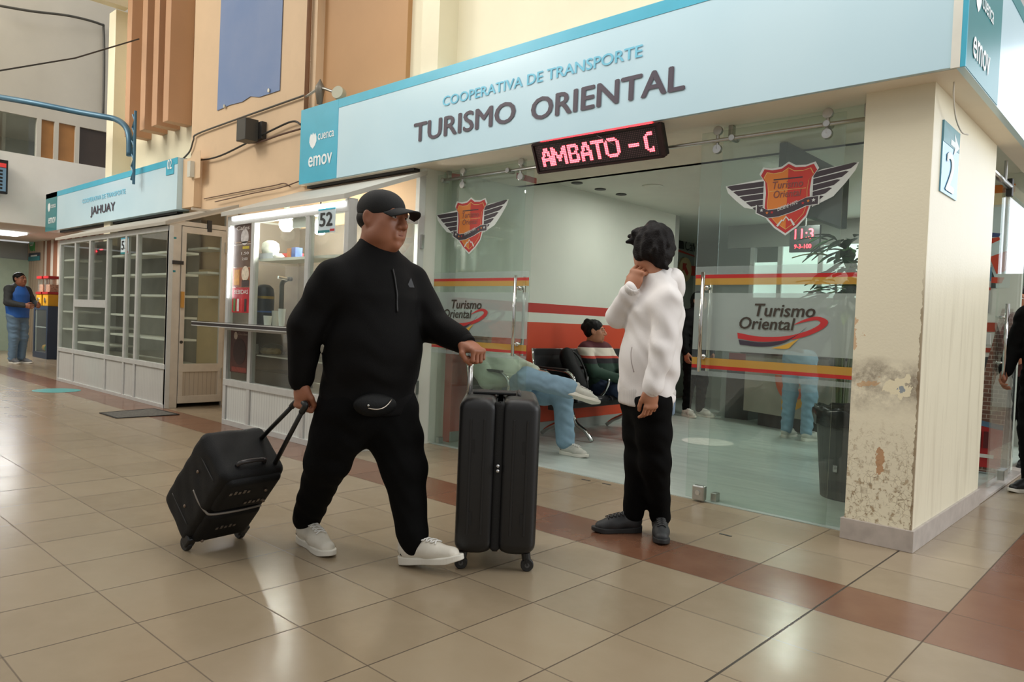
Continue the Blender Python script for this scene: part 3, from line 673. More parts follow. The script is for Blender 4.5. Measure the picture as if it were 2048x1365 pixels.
def number_plate(x, z, y, txt, w, h, parent):
    MB().box(x, x + w, y - .004, y, z, z + h).build('number_plate', mat('pale_plate', (206, 222, 228), .4), parent)
    MB().box(x, x + w, y - .0052, y - .0042, z + h * .91, z + h).build('plate_band', M_cyan, parent)
    MB().box(x, x + w * .7, y - .0052, y - .0042, z, z + h * .11).build('plate_band', M_teal, parent); MB().box(x + w * .72, x + w * .98, y - .0052, y - .0042, z + .01, z + h * .14).build('plate_mark', mat('plate_red', (190, 40, 50), .4), parent)
    MB().text(txt, (x + w * .1, y - .0045, z + h * .26), X, Z, w * .76, h * .56, .03).build('plate_number', mat('plate_black', (44, 46, 50), .5), parent)
number_plate(kx(239, 500), kz(245, 508), YK + .018, '53', .25, .20, K1)
m = mat('led_red_dim', (255, 60, 70), .5, emit=(255, 40, 60), es=5)
qa, qb = pt(156, 512, y=-.34), pt(214, 488, y=-.34)
rl = thing('led_display', 'small red dot ticker glimmering behind the sliding windows of the closed kiosk', 'display', ((qa[0] + qb[0]) / 2, -.3, qa[2]))
MB().box(qa[0], qb[0], -.34, -.30, qa[2] - .02, qb[2] + .04).build('housing', M_black, rl)
MB().text('EL A -', (qa[0] + .15, -.345, qa[2] + .03), X, Z, (qb[0] - qa[0]) * .75, .09, .02).build('lit_dots', m, rl)

# --- lit food kiosk 52
K2 = thing('kiosk', 'white lit food kiosk with glazed counter, plate 52 and a dark serving ledge', 'kiosk', (-4.9, -.4, 0))
XL, XQ = -5.90, -3.885
x2s = [XL + .02, kx(503, 540), kx(612, 540), XQ - .02]
ZS2 = kz(470, 768) ; ZT2 = 2.03; ZL = .985
f = MB()
for x_ in x2s: f.box(x_ - .028, x_ + .028, YK, YK + .055, 0, ZT2)
f.box(XL, XQ, YK - .003, YK + .05, ZS2 - .03, ZS2 + .03).box(XL, XQ, YK - .003, YK + .05, ZT2 - .09, ZT2).box(XL, XQ, YK - .003, YK + .05, ZL - .06, ZL - .005).box(XL, XQ, YK - .003, YK + .05, 0, .05)
f.build('front_frame', M_alu, K2, bevel=.003)
for i in range(3):
    a_, b_ = x2s[i] + .03, x2s[i + 1] - .03
    MB().box(a_, b_, YK + .015, YK + .03, .05, ZS2 - .03).build('base_panel', M_ribw, K2)
    MB().box(a_, b_, YK + .022, YK + .028, ZS2 + .03, ZL - .06).build('pane', M_clear, K2)
    MB().box(a_, b_, YK + .022, YK + .028, ZL, ZT2 - .09).build('pane', M_clear, K2)
sd = MB(); ys = (YK, YK + .09, -.16, -.05)
sd.box(XQ - .05, XQ, YK, YK + .09, 0, ZT2 + .02).box(XQ - .05, XQ, -.10, -.03, 0, 2.36).box(XQ - .045, XQ - .005, YK, -.03, .42, .50).box(XQ - .045, XQ - .005, YK, -.03, 0, .06).box(XQ - .045, XQ - .005, YK, -.03, ZT2 - .10, ZT2 - .04)
sd.build('side_frame', M_alu, K2, bevel=.003)
for z_ in (1.72, 1.05, .45): MB().box(XQ + .0, XQ + .022, -.075, -.045, z_, z_ + .12).build('hinge', M_steel, K2)
MB().box(XQ - .03, XQ - .02, YK + .09, -.10, .06, .42).build('side_panel', M_ribw, K2)
MB().box(XQ - .03, XQ - .024, YK + .09, -.10, .50, ZT2 - .10).build('side_pane', M_clear, K2)
MB().box(XL - .0, XL + .012, YK + .05, -.03, 0, ZT2).build('end_panel', M_ribw, K2); MB().box(XL + .0125, XL + .02, YK + .055, -.046, .05, ZT2 - .02).build('inner_lining', mat('grey_board', (112, 100, 86), .6, var=.18), K2)
MB().hexa([(XL - .05, YK - .05, ZT2), (XQ + .012, YK - .05, ZT2), (XQ + .012, -.03, 2.36), (XL - .05, -.03, 2.36), (XL - .05, YK - .05, ZT2 + .04), (XQ + .012, YK - .05, ZT2 + .04), (XQ + .012, -.03, 2.40), (XL - .05, -.03, 2.40)]).build('roof', M_roofw, K2)
MB().box(XL + .02, XQ - .05, -.045, -.03, .04, 2.0).build('back_panel', mat('grey_board', (112, 100, 86), .6, var=.18), K2)
# ledge
xl0 = kx(450, 648) - .12
lg = MB().box(xl0, XQ - .1, YK - .26, YK, ZL - .02, ZL + .012).build('serving_ledge', mat('dark_ledge', (58, 52, 50), .25), K2, bevel=.003)
MB().box(xl0 - .012, XQ - .1, YK - .272, YK - .26, ZL - .026, ZL + .014).box(xl0 - .014, xl0, YK - .26, YK, ZL - .026, ZL + .014).build('ledge_edging', mat('dark_ledge', (58, 52, 50)), lg)
MB().box(xl0 - .012, XQ - .1, YK - .2735, YK - .2722, ZL + .006, ZL + .014).build('ledge_trim', M_alu, lg); MB().box(xl0 - .012, XQ - .1, YK - .2735, YK - .2722, ZL - .027, ZL - .020).build('ledge_trim', M_alu, lg)
# shelves
zs1 = kz(560, 512) - .02
MB().box(x2s[1] + .03, XQ - .06, YK + .06, YK + .34, zs1 - .012, zs1 + .012).build('shelf', M_shelf, K2)
MB().box(x2s[1] + .03, XQ - .06, YK + .06, YK + .40, .70, .712).build('shelf', M_shelf, K2)
MB().box(XL + .02, XQ - .06, YK + .055, -.06, ZS2 - .02, ZS2 + .005).build('bottom_board', M_shelf, K2)
MB().box(XL + .02, XQ - .06, YK + .06, -.25, ZL - .04, ZL - .005).build('worktop', M_shelf, K2)
# lamps: LED strips on the frame
M_led = mat('led_white', (255, 255, 255), .5, emit=(250, 252, 255), es=9)
MB().box(XL + .10, XQ - .04, YK - .012, YK - .003, ZT2 - .045, ZT2 - .012).build('led_strip', M_led, K2)
MB().box(XL + .045, XL + .068, YK - .012, YK - .003, kz(462, 596), ZT2 - .11).build('led_strip', M_led, K2)
number_plate(kx(638, 440), kz(655, 466), YK - .004, '52', kx(672, 440) - kx(638, 440), .205, K2)
# posters on the left bay
def poster(x0, x1, z0, z1, y, rgb, parts, parent):
    p = MB().box(x0, x1, y - .002, y, z0, z1).build('poster', mat('poster_%d_%d_%d' % rgb, rgb, .4, var=.22, scale=12), parent)
    for kind, (a, b, w_, h_), c_, tx in parts:
        o = np.array([x0 + a * (x1 - x0), y - .0035, z0 + b * (z1 - z0)])
        if kind == 't': MB().text(tx, o, X, Z, w_ * (x1 - x0), h_ * (z1 - z0), .015).build('poster_lettering', mat('ink_%d_%d_%d' % c_, c_, .5), p)
        elif kind == 'o': MB().disc(o, X, Z, w_ * (x1 - x0) / 2, 20).build('poster_picture', mat('ink_%d_%d_%d' % c_, c_, .5, var=.2, scale=30), p)
        else: MB().poly([(0, 0), (w_ * (x1 - x0), 0), (w_ * (x1 - x0), h_ * (z1 - z0)), (0, h_ * (z1 - z0))], o, X, Z).build('poster_picture', mat('ink_%d_%d_%d' % c_, c_, .5, var=.2, scale=30), p)
    return p
pa, pb = x2s[0] + .075, x2s[1] - .035; zz = lambda v: kz(485, v)
poster(pa, pb, zz(488), zz(439), YK + .020, (88, 66, 54), [('t', (.15, .58, .7, .16), (214, 206, 196), 'Cafes'), ('o', (.6, .28, .42, 0), (196, 190, 186), ''), ('r', (.1, .05, .8, .05), (150, 120, 90), '')], K2)
poster(pa, pb, zz(534), zz(489), YK + .020, (96, 72, 52), [('r', (.5, .8, .35, .12), (196, 176, 40), ''), ('t', (.45, .55, .4, .12), (220, 214, 206), '1.50'), ('t', (.5, .3, .3, .12), (220, 214, 206), '2.00')], K2)
poster(pa, pb, zz(574), zz(535), YK + .020, (146, 82, 40), [('o', (.68, .68, .4, 0), (214, 200, 176), ''), ('r', (.08, .1, .3, .8), (198, 140, 50), ''), ('r', (.5, .0, .4, .35), (60, 40, 34), '')], K2)
poster(pa, pb, zz(626), zz(575), YK + .020, (182, 34, 42), [('t', (.12, .74, .76, .17), (236, 226, 220), 'BEBIDAS')] + [('r', (.08 + .2 * k, .05, .12, .5), c_, '') for k, c_ in enumerate(((90, 120, 70), (214, 200, 190), (200, 60, 60), (60, 44, 40)))], K2)
poster(pa, pb, zz(748), zz(652), YK + .020, (74, 34, 26), [('t', (.42, .80, .5, .05), (170, 150, 140), 'Chocolate'), ('o', (.28, .78, .2, 0), (190, 176, 160), ''), ('o', (.5, .45, .7, 0), (52, 26, 22), ''), ('r', (.1, .02, .8, .1), (120, 52, 40), '')], K2)
# bulbs and goods
M_bulb = mat('bulb_glow', (255, 255, 250), .5, emit=(255, 252, 240), es=14)
for (px, py, lab) in ((573, 447, 'large white screw-in bulb over the cake shelf in the food kiosk, nearer the posters'), (640, 452, 'large white screw-in bulb glowing behind the 52 plate in the food kiosk')):
    c_ = pt(px, py, y=YK + .30); b_ = thing('light_bulb', lab, 'bulb', (c_[0], c_[1], c_[2] - .08), 'bulbs in the food kiosk')
    MB().lathe([(.0, -.08), (.035, -.075), (.062, -.045), (.070, -.01), (.062, .02), (.045, .035)], c_, n=20).build('bulb', M_bulb, b_, smooth=True)
    MB().lathe([(.045, .035), (.032, .08), (.026, .10), (.026, .16)], c_, n=16).build('base', mat('bulb_base', (196, 212, 200), .4), b_, smooth=True)
    MB().cyl(c_ + Z * .16, (c_[0], c_[1], min(2.15, c_[2] + .5)), .006, 8).build('cord', M_dark, b_)
    d_ = bpy.data.lights.new('bulb_light', 'POINT'); d_.energy = 22; d_.shadow_soft_size = .07; d_.color = (1, .98, .93); lo = bpy.data.objects.new('bulb_light', d_); COL.objects.link(lo); lo.parent = b_; lo.location = (0, 0, -.02)
def good(name, lab, cat, mb, m, group=None, **kw): return tag(mb.build(name, m, **kw), lab, cat, group)
zt = zs1 + .0125
gx = lambda px: pt(px, 500, y=YK + .18)[0]
good('box', 'white and blue carton lying on the upper shelf of the food kiosk', 'box', MB().box(gx(526), gx(562), YK + .10, YK + .26, zt, zt + .055), mat('white_carton', (222, 226, 236), .4, var=.1, scale=20))
cake = thing('cake_bag', 'clear bag of pale cake resting on the white and blue carton', 'bag', (gx(541), YK + .18, zt + .0555))
MB().lathe([(.0, 0), (.075, .005), (.085, .05), (.075, .10), (.04, .125), (0, .13)], (gx(541), YK + .18, zt + .0557), n=18).build('cake', mat('cake_cream', (226, 228, 214), .4, var=.15, scale=24, bump=.4), cake, smooth=True)
good('box', 'red flat box behind the white packet on the upper kiosk shelf', 'box', MB().box(gx(565), gx(588), YK + .18, YK + .28, zt, zt + .055), mat('red_carton', (196, 52, 48), .4))
good('packet', 'white crumpled packet on the upper kiosk shelf in front of the red box', 'packet', MB().lathe([(0, 0), (.05, .003), (.055, .02), (.04, .035), (0, .038)], (gx(570), YK + .12, zt + .0005), n=14), mat('white_packet', (232, 232, 228), .35, bump=.5, bscale=60), smooth=True)
good('box', 'orange and white tea box upright on the upper kiosk shelf', 'box', MB().box(gx(590), gx(598), YK + .10, YK + .17, zt, zt + .085), mat('orange_carton', (206, 130, 70), .4, var=.2, scale=40))
good('box', 'blue tea box at the end of the upper kiosk shelf, next to the orange one', 'box', MB().box(gx(599), gx(607), YK + .10, YK + .17, zt, zt + .09), mat('blue_carton', (86, 112, 186), .4, var=.2, scale=40))
good('notice', 'white paper notice taped inside the kiosk window between the bulbs', 'paper', MB().box(kx(579, 440), kx(606, 440), YK + .030, YK + .032, kz(590, 455), kz(590, 416)), mat('paper', (226, 228, 224), .7))
zw = ZL - .004
def cup(px, h, r, lab, y): 
    x_ = pt(px, 620, y=y)[0]
    return good('paper_cup', lab, 'cup', MB().lathe([(r * .75, 0), (r, h), (r * .9, h), (r * .66, .006)], (x_, y, zw), n=16), mat('cup_white', (220, 222, 216), .5), 'cups on the kiosk counter', smooth=False)
cup(536, .10, .040, 'short white paper cup nearest the dark water dispenser on the kiosk worktop', YK + .11)
cup(550, .15, .040, 'tall stack of white cups on the kiosk worktop behind the ledge', YK + .24)
cup(564, .17, .034, 'slim tall stack of white cups closest to the walking man in the kiosk', YK + .15)
dsp = thing('coffee_machine', 'dark blue rounded coffee dispenser on the kiosk worktop beside the posters', 'machine', (pt(529, 600, y=YK + .17)[0], YK + .17, zw))
xo = pt(529, 600, y=YK + .17)[0]
MB().lathe([(.085, 0), (.09, .02), (.09, .30), (.08, .36), (.05, .39), (0, .40)], (xo, YK + .17, zw), n=20).build('body', mat('dispenser_blue', (24, 30, 46), .3), dsp, smooth=True)
MB().lathe([(.0905, 0), (.0905, .025)], (xo, YK + .17, zw + .26), n=20).build('gold_band', mat('gold_band', (150, 124, 60), .4, .5), dsp)
MB().lathe([(.0905, 0), (.0905, .015)], (xo, YK + .17, zw + .13), n=20).build('blue_band', mat('blue_band', (50, 90, 150), .4), dsp)
tp = thing('espresso_tap', 'grey upright tap column standing in the food kiosk', 'tap', (pt(563, 600, y=YK + .36)[0], YK + .36, zw)); xo = pt(563, 600, y=YK + .36)[0]
MB().tube(smooth_curve([(xo, YK + .36, zw), (xo, YK + .36, zw + .30), (xo + .005, YK + .36, zw + .42), (xo + .10, YK + .36, zw + .46), (xo + .16, YK + .36, zw + .46)]), .022, 10).build('column', mat('tap_grey', (92, 92, 90), .35, .6), tp, smooth=True)
MB().cyl((xo + .12, YK + .34, zw + .46), (xo + .12, YK + .25, zw + .47), .016, 10).build('lever', M_chrome, tp)
zb_ = .7125; bx = lambda px: pt(px, 690, y=YK + .2)[0]
bg_ = thing('bread_bag', 'clear plastic bag of bread rolls on the lower kiosk shelf', 'bag', (bx(545), YK + .2, zb_))
for k in range(4): MB().lathe([(0, 0), (.035, .004), (.045, .03), (.03, .055), (0, .06)], (bx(530) + .055 * k, YK + .2 + .03 * (k % 2), zb_ + .001), n=14).build('bread_roll', mat('bread', (214, 186, 130), .6, var=.15, scale=30), bg_, smooth=True)
MB().lathe([(.10, 0), (.125, .03), (.12, .07), (.07, .10), (0, .11)], (bx(545), YK + .21, zb_), n=16).build('bag_film', glassmat('cellophane', (.95, .95, .95), .8, .1, .12), bg_, smooth=True)
good('jar', 'small white plastic jar on the bread bag shelf of the food kiosk', 'jar', MB().lathe([(.03, 0), (.03, .07), (.026, .075), (.026, .09), (0, .092)], (bx(526) - .03, YK + .14, zb_), n=16), mat('jar_white', (224, 226, 222), .4), smooth=False)
good('crate', 'black plastic crate standing at the bottom of the kiosk display', 'crate', MB().box(bx(522), bx(590), YK + .15, YK + .40, ZS2 + .0055, ZS2 + .14), mat('crate_black', (26, 26, 26), .6), bevel=.006)
# ------------------------------------------------------------------ inside the bus office
def downlight(x, y, z, r, power, lab, lit=True):
    d = thing('downlight', lab, 'ceiling light', (x, y, z - .02), 'downlights of the bus office')
    MB().lathe([(r, 0), (r + .018, 0), (r + .02, -.008), (r, -.012)], (x, y, z), n=28).build('trim_ring', M_white if lit else M_dark, d)
    MB().disc((x, y, z - .006), X, -Y, r, 28).build('diffuser', mat('lamp_glow', (255, 255, 250), .5, emit=(255, 253, 244), es=5) if lit else mat('dead_lamp', (120, 118, 108), .5), d)
    if lit:
        a_ = bpy.data.lights.new('downlight_lamp', 'AREA'); a_.shape = 'DISK'; a_.size = r * 2; a_.energy = power; a_.color = (.97, 1, .94)
        o = bpy.data.objects.new('downlight_lamp', a_); COL.objects.link(o); o.parent = d; o.location = (0, 0, -.01)
downlight(-3.04, 2.25, 2.56, .085, 8, 'bright round downlight in the office ceiling above the black bench')
downlight(-1.6, 1.75, 2.56, .11, 11, 'bright round downlight seen through the glass leaf beside the pier')
downlight(-2.2, 4.15, 2.56, .11, 24, 'added fill downlight over the service counter at the back of the office')  # added to light the back of the office, no fixture known here
downlight(-0.42, 3.85, 2.56, .09, 14, 'added fill downlight over the posters by the side door')  # extra lamp put in to light the corner by the side door
for (x, y, lab) in ((-3.60, 1.72, 'unlit recessed spot nearest the glass front over the bench'), (-3.60, 2.12, 'unlit recessed spot in the middle of the row over the bench'), (-3.58, 2.48, 'unlit recessed spot farthest back in the row over the bench')):
    downlight(x, y, 2.56, .04, 0, lab, False)
tag(MB().disc((-2.43, 2.50, .0052), X, Y, .25, 32).build('floor_sticker', mat('floor_sticker_white', (206, 206, 198), .5, var=.12, scale=16)), 'pale round sticker on the grey office floor seen through the door glass', 'sticker')
tag(MB().disc((-2.37, 1.34, .0052), X, Y, .20, 32).build('floor_sticker', mat('floor_sticker_white', (206, 206, 198), .5)), 'pale round sticker on the office floor behind the youth in white', 'sticker')
# bench seating
M_seat = mat('black_vinyl', (26, 26, 27), .38, var=.1)
def bench(y0, n, lab, pitch=.55, xb=-3.56):
    g = thing('waiting_bench', lab, 'bench', (xb + .25, y0 + n * pitch / 2, .004), 'waiting benches along the orange wall')
    MB().box(xb + .18, xb + .25, y0 - .02, y0 + n * pitch + .02, .30, .36).build('beam', M_dark, g, bevel=.006)
    for i in range(n):
        ya, yb = y0 + i * pitch + .025, y0 + (i + 1) * pitch - .025
        prof = [(.50, .415), (.47, .435), (.38, .430), (.22, .415), (.08, .415), (.03, .44), (.005, .50), (-.03, .66), (-.055, .80), (-.06, .87)]
        sb = MB(); V = []
        for y_ in (ya, yb):
            for (a, b) in prof: V.append((xb + a, y_, b))
            for (a, b) in prof[::-1]: V.append((xb + a - (.02 if b > .45 else 0), y_, b - (.028 if b <= .45 else 0)))
        k = len(prof) * 2
        F = [tuple(range(k))[::-1], tuple(range(k, 2 * k))] + [(j, (j + 1) % k, k + (j + 1) % k, k + j) for j in range(k)]
        sb.add(V, F).build('seat', M_seat, g, bevel=.008)
    for i in range(n + 1):
        y_ = y0 + i * pitch
        c = smooth_curve([(xb - .02, y_, .60), (xb + .02, y_, .675), (xb + .22, y_, .685), (xb + .40, y_, .665), (xb + .47, y_, .58), (xb + .40, y_, .44), (xb + .25, y_, .36)], 6)
        ar = MB().tube(c, .016, 8).build('armrest', M_chrome, g, smooth=True)
        MB().bar((xb + .0, y_, .693), (xb + .38, y_, .69), .045, .022).build('armrest_pad', M_seat, ar, bevel=.006)
        MB().tube([(xb - .065, y_, .87), (xb - .035, y_, .68), (xb + .0, y_, .50), (xb + .03, y_, .40)], .012, 8).build('back_upright', M_chrome, g, smooth=True)
    for y_ in (y0 + .27, y0 + n * pitch - .27):
        MB().tube(smooth_curve([(xb - .12, y_, .02), (xb - .04, y_, .08), (xb + .12, y_, .17), (xb + .22, y_, .30), (xb + .30, y_, .17), (xb + .42, y_, .10), (xb + .50, y_, .02)], 5), .022, 8).build('leg', M_chrome, g, smooth=True)
    return g
bench(0.33, 1, 'short black waiting seat beside the glass front, the reclining person in jeans sits on it', .58, -3.61)
bench(1.16, 3, 'long black waiting bench with chrome arms further along the orange wall')
# backpack on the bench
bp = thing('backpack', 'black backpack propped on the long bench next to the seated woman', 'bag', (-3.32, 1.50, .45))
# ------------------------------------------------------------------ rest of the office
# counter
ct = thing('service_counter', 'grey concrete service counter with an orange and yellow emblem on a dark plinth', 'counter', (-2.2, 4.3, .004))
d_ = np.array([1.862 - 2.777, 3.968 - 4.281]) * -1; d_ = np.array([.915, -.313]); Ld = np.linalg.norm(d_); u_ = np.array([d_[0] / Ld, d_[1] / Ld, 0]); n_ = np.array([u_[1], -u_[0], 0])
o_ = np.array([-2.93, 4.27, 0]); 
MB().obox(o_ + u_ * .95 - n_ * .30 + Z * .505, u_ * .95, n_ * .26, Z * .345).build('counter_body', mat('concrete', (156, 154, 142), .5, var=.12, scale=5), ct)
MB().obox(o_ + u_ * 1.05 - n_ * .30 + Z * .083, u_ * .85, n_ * .22, Z * .078).build('plinth', mat('plinth_dark', (58, 58, 58), .4), ct)
MB().obox(o_ + u_ * .95 - n_ * .30 + Z * .87, u_ * 1.0, n_ * .30, Z * .02).build('worktop', mat('worktop_dark', (66, 66, 64), .3), ct)
lo = o_ + u_ * .42 - n_ * .038 + Z * .02
def arc(cx_, cz_, r0, r1, a0, a1, n=14): 
    return [(cx_ + r1 * math.cos(math.radians(a0 + (a1 - a0) * k / n)), cz_ + r1 * math.sin(math.radians(a0 + (a1 - a0) * k / n))) for k in range(n + 1)] + [(cx_ + r0 * math.cos(math.radians(a1 + (a0 - a1) * k / n)), cz_ + r0 * math.sin(math.radians(a1 + (a0 - a1) * k / n))) for k in range(n + 1)]
MB().poly(arc(.36, .60, .13, .31, 178, 300), lo, u_, Z, .002).build('emblem', mat('emblem_orange', (206, 92, 54), .5), ct)
MB().poly(arc(.40, .62, .04, .10, 170, 330), lo, u_, Z, .003).build('emblem', mat('emblem_orange', (206, 92, 54), .5), ct)
MB().poly([(.16, .22), (.32, .21), (.46, .29), (.54, .42), (.40, .36), (.28, .335), (.16, .34)], lo, u_, Z, .004).build('emblem', mat('emblem_yellow', (216, 160, 54), .5), ct)
sc2 = thing('display_case', 'dark low display case standing at the end of the service counter', 'cabinet', (-3.15, 4.8, .004))
MB().box(-3.30, -2.99, 4.60, 5.0, .004, .62).build('case_body', mat('case_black', (30, 31, 32), .3), sc2); MB().box(-3.28, -3.0, 4.60, 4.64, .621, .84).build('case_sign', mat('case_red', (120, 40, 32), .5), sc2)
# office partition with bright windows behind the counter
wp = 5.25
wbox('wall_office_partition', M_storegrey, -3.7, -0.06, wp, wp + .06, .004, 1.58)
wbox('wall_office_header', M_storegrey, -3.7, -0.06, wp, wp + .06, 2.25, 2.56)
for i, (xa, xb) in enumerate(((-3.30, -2.98), (-2.92, -2.45), (-2.40, -1.6), (-1.55, -0.5))):
    w_ = tag(MB().box(xa, xb, wp + .02, wp + .03, 1.58, 2.25 if i else 2.05).build('window_%d' % (i + 1), mat('bright_window', (226, 240, 234), .4, emit=(214, 236, 228), es=.75)), kind='structure')
for xa in (-3.36, -2.98, -2.46, -1.6, -.5): wbox('trim_mullion', M_alu, xa, xa + .06, wp - .01, wp + .07, 1.58, 2.25)
# dark panel filling the dark area inside the glass
tag(MB().box(-1.08, -1.03, .75, 2.0, 1.98, 2.422).build('hanging_panel', mat('panel_dark', (52, 58, 58), .35), loc=(-1.05, 1.8, 1.98)), 'large dark panel hung under the ceiling behind the glass leaf near the pier', 'board')
# red clock
ck = thing('led_clock', 'black wall clock with red digits beside the hanging plant behind the glass', 'clock', (-2.3, 4.4, 2.06))
qa, qb = pt(1578, 500, y=4.4), pt(1640, 455, y=4.4)
MB().box(qa[0], qb[0], 4.40, 4.45, qa[2] - .03, qb[2] + .03).build('housing', M_black, ck, bevel=.004)
MB().text('11:3', (qa[0] + .06, 4.398, qa[2] + .12), X, Z, .22, .12, .01).build('digits', mat('led_red_dim', (255, 60, 70)), ck)
MB().text('9-3-100', (qa[0] + .06, 4.398, qa[2] + .01), X, Z, .20, .05, .01).build('date_digits', mat('led_red_dim', (255, 60, 70)), ck)
MB().cyl(((qa[0] + qb[0]) / 2, 4.43, qb[2] + .03), ((qa[0] + qb[0]) / 2, 4.43, 2.56), .012, 8).build('hanger', M_dark, ck)
# plant in a tall pot
pl = thing('potted_plant', 'tall leafy green plant in a dark pot behind the glass leaf near the pier', 'plant', (-1.15, 2.45, .004))
px0, py0 = -1.15, 2.45
MB().lathe([(.0, 0), (.13, 0), (.16, .30), (.17, .34), (.15, .34), (.14, .30), (0, .29)], (px0, py0, .005), n=20).build('pot', mat('pot_dark', (46, 46, 46), .5), pl)
M_leaf = mat('leaf_green', (46, 84, 44), .4, var=.35, scale=14); M_leafy = mat('leaf_yellow_green', (150, 172, 84), .45, var=.2)
rnd = random.Random(5); stems = MB(); lv = MB(); ly_ = MB()
for k in range(9):
    a = k * 2.4; top = np.array([px0 + .13 * math.cos(a), py0 + .13 * math.sin(a), 1.35 + .07 * (k % 4)])
    stems.tube(smooth_curve([(px0 + .03 * math.cos(a), py0 + .03 * math.sin(a), .30), (px0 + .06 * math.cos(a), py0 + .06 * math.sin(a), .9), top], 5), .010, 6)
for k in range(110):
    a = rnd.uniform(0, 6.28); z_ = rnd.uniform(1.30, 1.97); r0 = rnd.uniform(.0, .22); L_ = rnd.uniform(.20, .34); wd = L_ * .34
    b = np.array([px0 + r0 * math.cos(a), py0 + r0 * math.sin(a), z_]); dr = np.array([math.cos(a), math.sin(a), rnd.uniform(-.5, .45)]); dr /= np.linalg.norm(dr); sd = np.cross(dr, Z); sd /= np.linalg.norm(sd)
    tgt = ly_ if k % 9 == 0 else lv; V = []; F = []
    prof = [(0, .05), (.25, .8), (.5, 1), (.75, .7), (1, .02)]
    for t_, w__ in prof:
        c_ = b + dr * L_ * t_ - Z * .10 * L_ * t_ * t_ * 3; V += [c_ - sd * wd * w__ * .5 + Z * .01, c_, c_ + sd * wd * w__ * .5 + Z * .01]
    for i in range(4): F += [(i * 3, i * 3 + 1, i * 3 + 4, i * 3 + 3), (i * 3 + 1, i * 3 + 2, i * 3 + 5, i * 3 + 4)]
    tgt.add(V, F)
stems.build('stem', mat('stem_green', (78, 92, 52), .6), pl); tag(lv.build('foliage', M_leaf, pl, smooth=True), kind='stuff'); tag(ly_.build('pale_leaves', M_leafy, pl, smooth=True), kind='stuff')
# rubbish bin
rb = thing('rubbish_bin', 'tall dark grey rubbish bin lined with a black bag behind the glass by the pier', 'bin', (-.60, 1.08, .004))
MB().lathe([(0, .0), (.195, .0), (.245, .56), (.252, .58), (.235, .585), (.185, .03), (0, .03)], (-.60, 1.08, .005), n=36).build('bin_body', mat('bin_grey', (66, 67, 66), .5, var=.12), rb, smooth=False)
V = []; F = []; nn = 40
for i, (r_, z_) in enumerate(((.256, .50), (.262, .56), (.266, .60), (.258, .625), (.24, .60), (.22, .45))):
    for k in range(nn): 
        j_ = .008 * math.sin(k * 2.3 + i) + .006 * math.sin(k * 5.1 + 2 * i); V.append((-.60 + (r_ + j_) * math.cos(2 * math.pi * k / nn), 1.08 + (r_ + j_) * math.sin(2 * math.pi * k / nn), z_ + j_))
F = [(i * nn + k, i * nn + (k + 1) % nn, (i + 1) * nn + (k + 1) % nn, (i + 1) * nn + k) for i in range(5) for k in range(nn)]
MB().add(V, F).build('bin_bag', mat('bag_black', (24, 24, 24), .22, bump=.6, bscale=30), rb, smooth=True)
for (ang, z_, h_, w_) in ((-62, .36, .05, .10), (-100, .2, .045, .03)):
    a = math.radians(ang); r_ = .20 + .05 * z_ / .56 + .0035; c_ = np.array([-.60 + r_ * math.cos(a), 1.08 + r_ * math.sin(a), z_]); uu = np.array([-math.sin(a), math.cos(a), 0])
    MB().poly([(-w_ / 2, 0), (w_ / 2, 0), (w_ / 2, h_), (-w_ / 2, h_)], c_, uu, Z, .002).build('sticker', mat('sticker_grey', (150, 150, 148), .5, var=.4, scale=60), rb)
# wall signs in the alcove
s1 = thing('cafe_sign', 'small wall sign with a cup and the word Cafeteria in the alcove', 'sign', (-5.14, 6.9, 2.26))
MB().text('Cafetería', (-5.145, 6.62, 2.42), Y, Z, .80, .17, .008, .1).build('lettering', mat('ink_black', (36, 34, 34), .5), s1)
MB().poly([(0, 0), (.26, 0), (.24, .10), (.20, .14), (.06, .14), (.02, .10)], (-5.145, 6.34, 2.43), Y, Z, .002).build('cup', mat('ink_black', (36, 34, 34), .5), s1)
MB().poly([(0, .05), (.75, .0), (.75, .012), (0, .09)], (-5.145, 6.34, 2.33), Y, Z, .002).build('underline', mat('sign_red', (186, 54, 40), .5), s1)
s2 = thing('arrow_sign', 'round cream and red arrow sign below the cafe sign in the alcove', 'sign', (-5.14, 6.9, 2.0))
MB().lathe([(.0, .0), (.20, .0), (.20, .03), (0, .03)], (-5.145, 6.62, 2.10), (1, 0, 0), 28).build('disc', mat('disc_cream', (206, 180, 136), .5), s2)
MB().poly([(-.10, .10), (.04, .10), (0, .06), (.10, -.05), (.05, -.10), (-.06, 0), (-.10, -.04)], (-5.113, 6.62, 2.10), Y, Z, .002).build('arrow', mat('sign_red', (186, 54, 40)), s2)
MB().box(-5.145, -5.12, 6.80, 7.35, 2.02, 2.18).build('tail', mat('sign_red', (186, 54, 40)), s2)
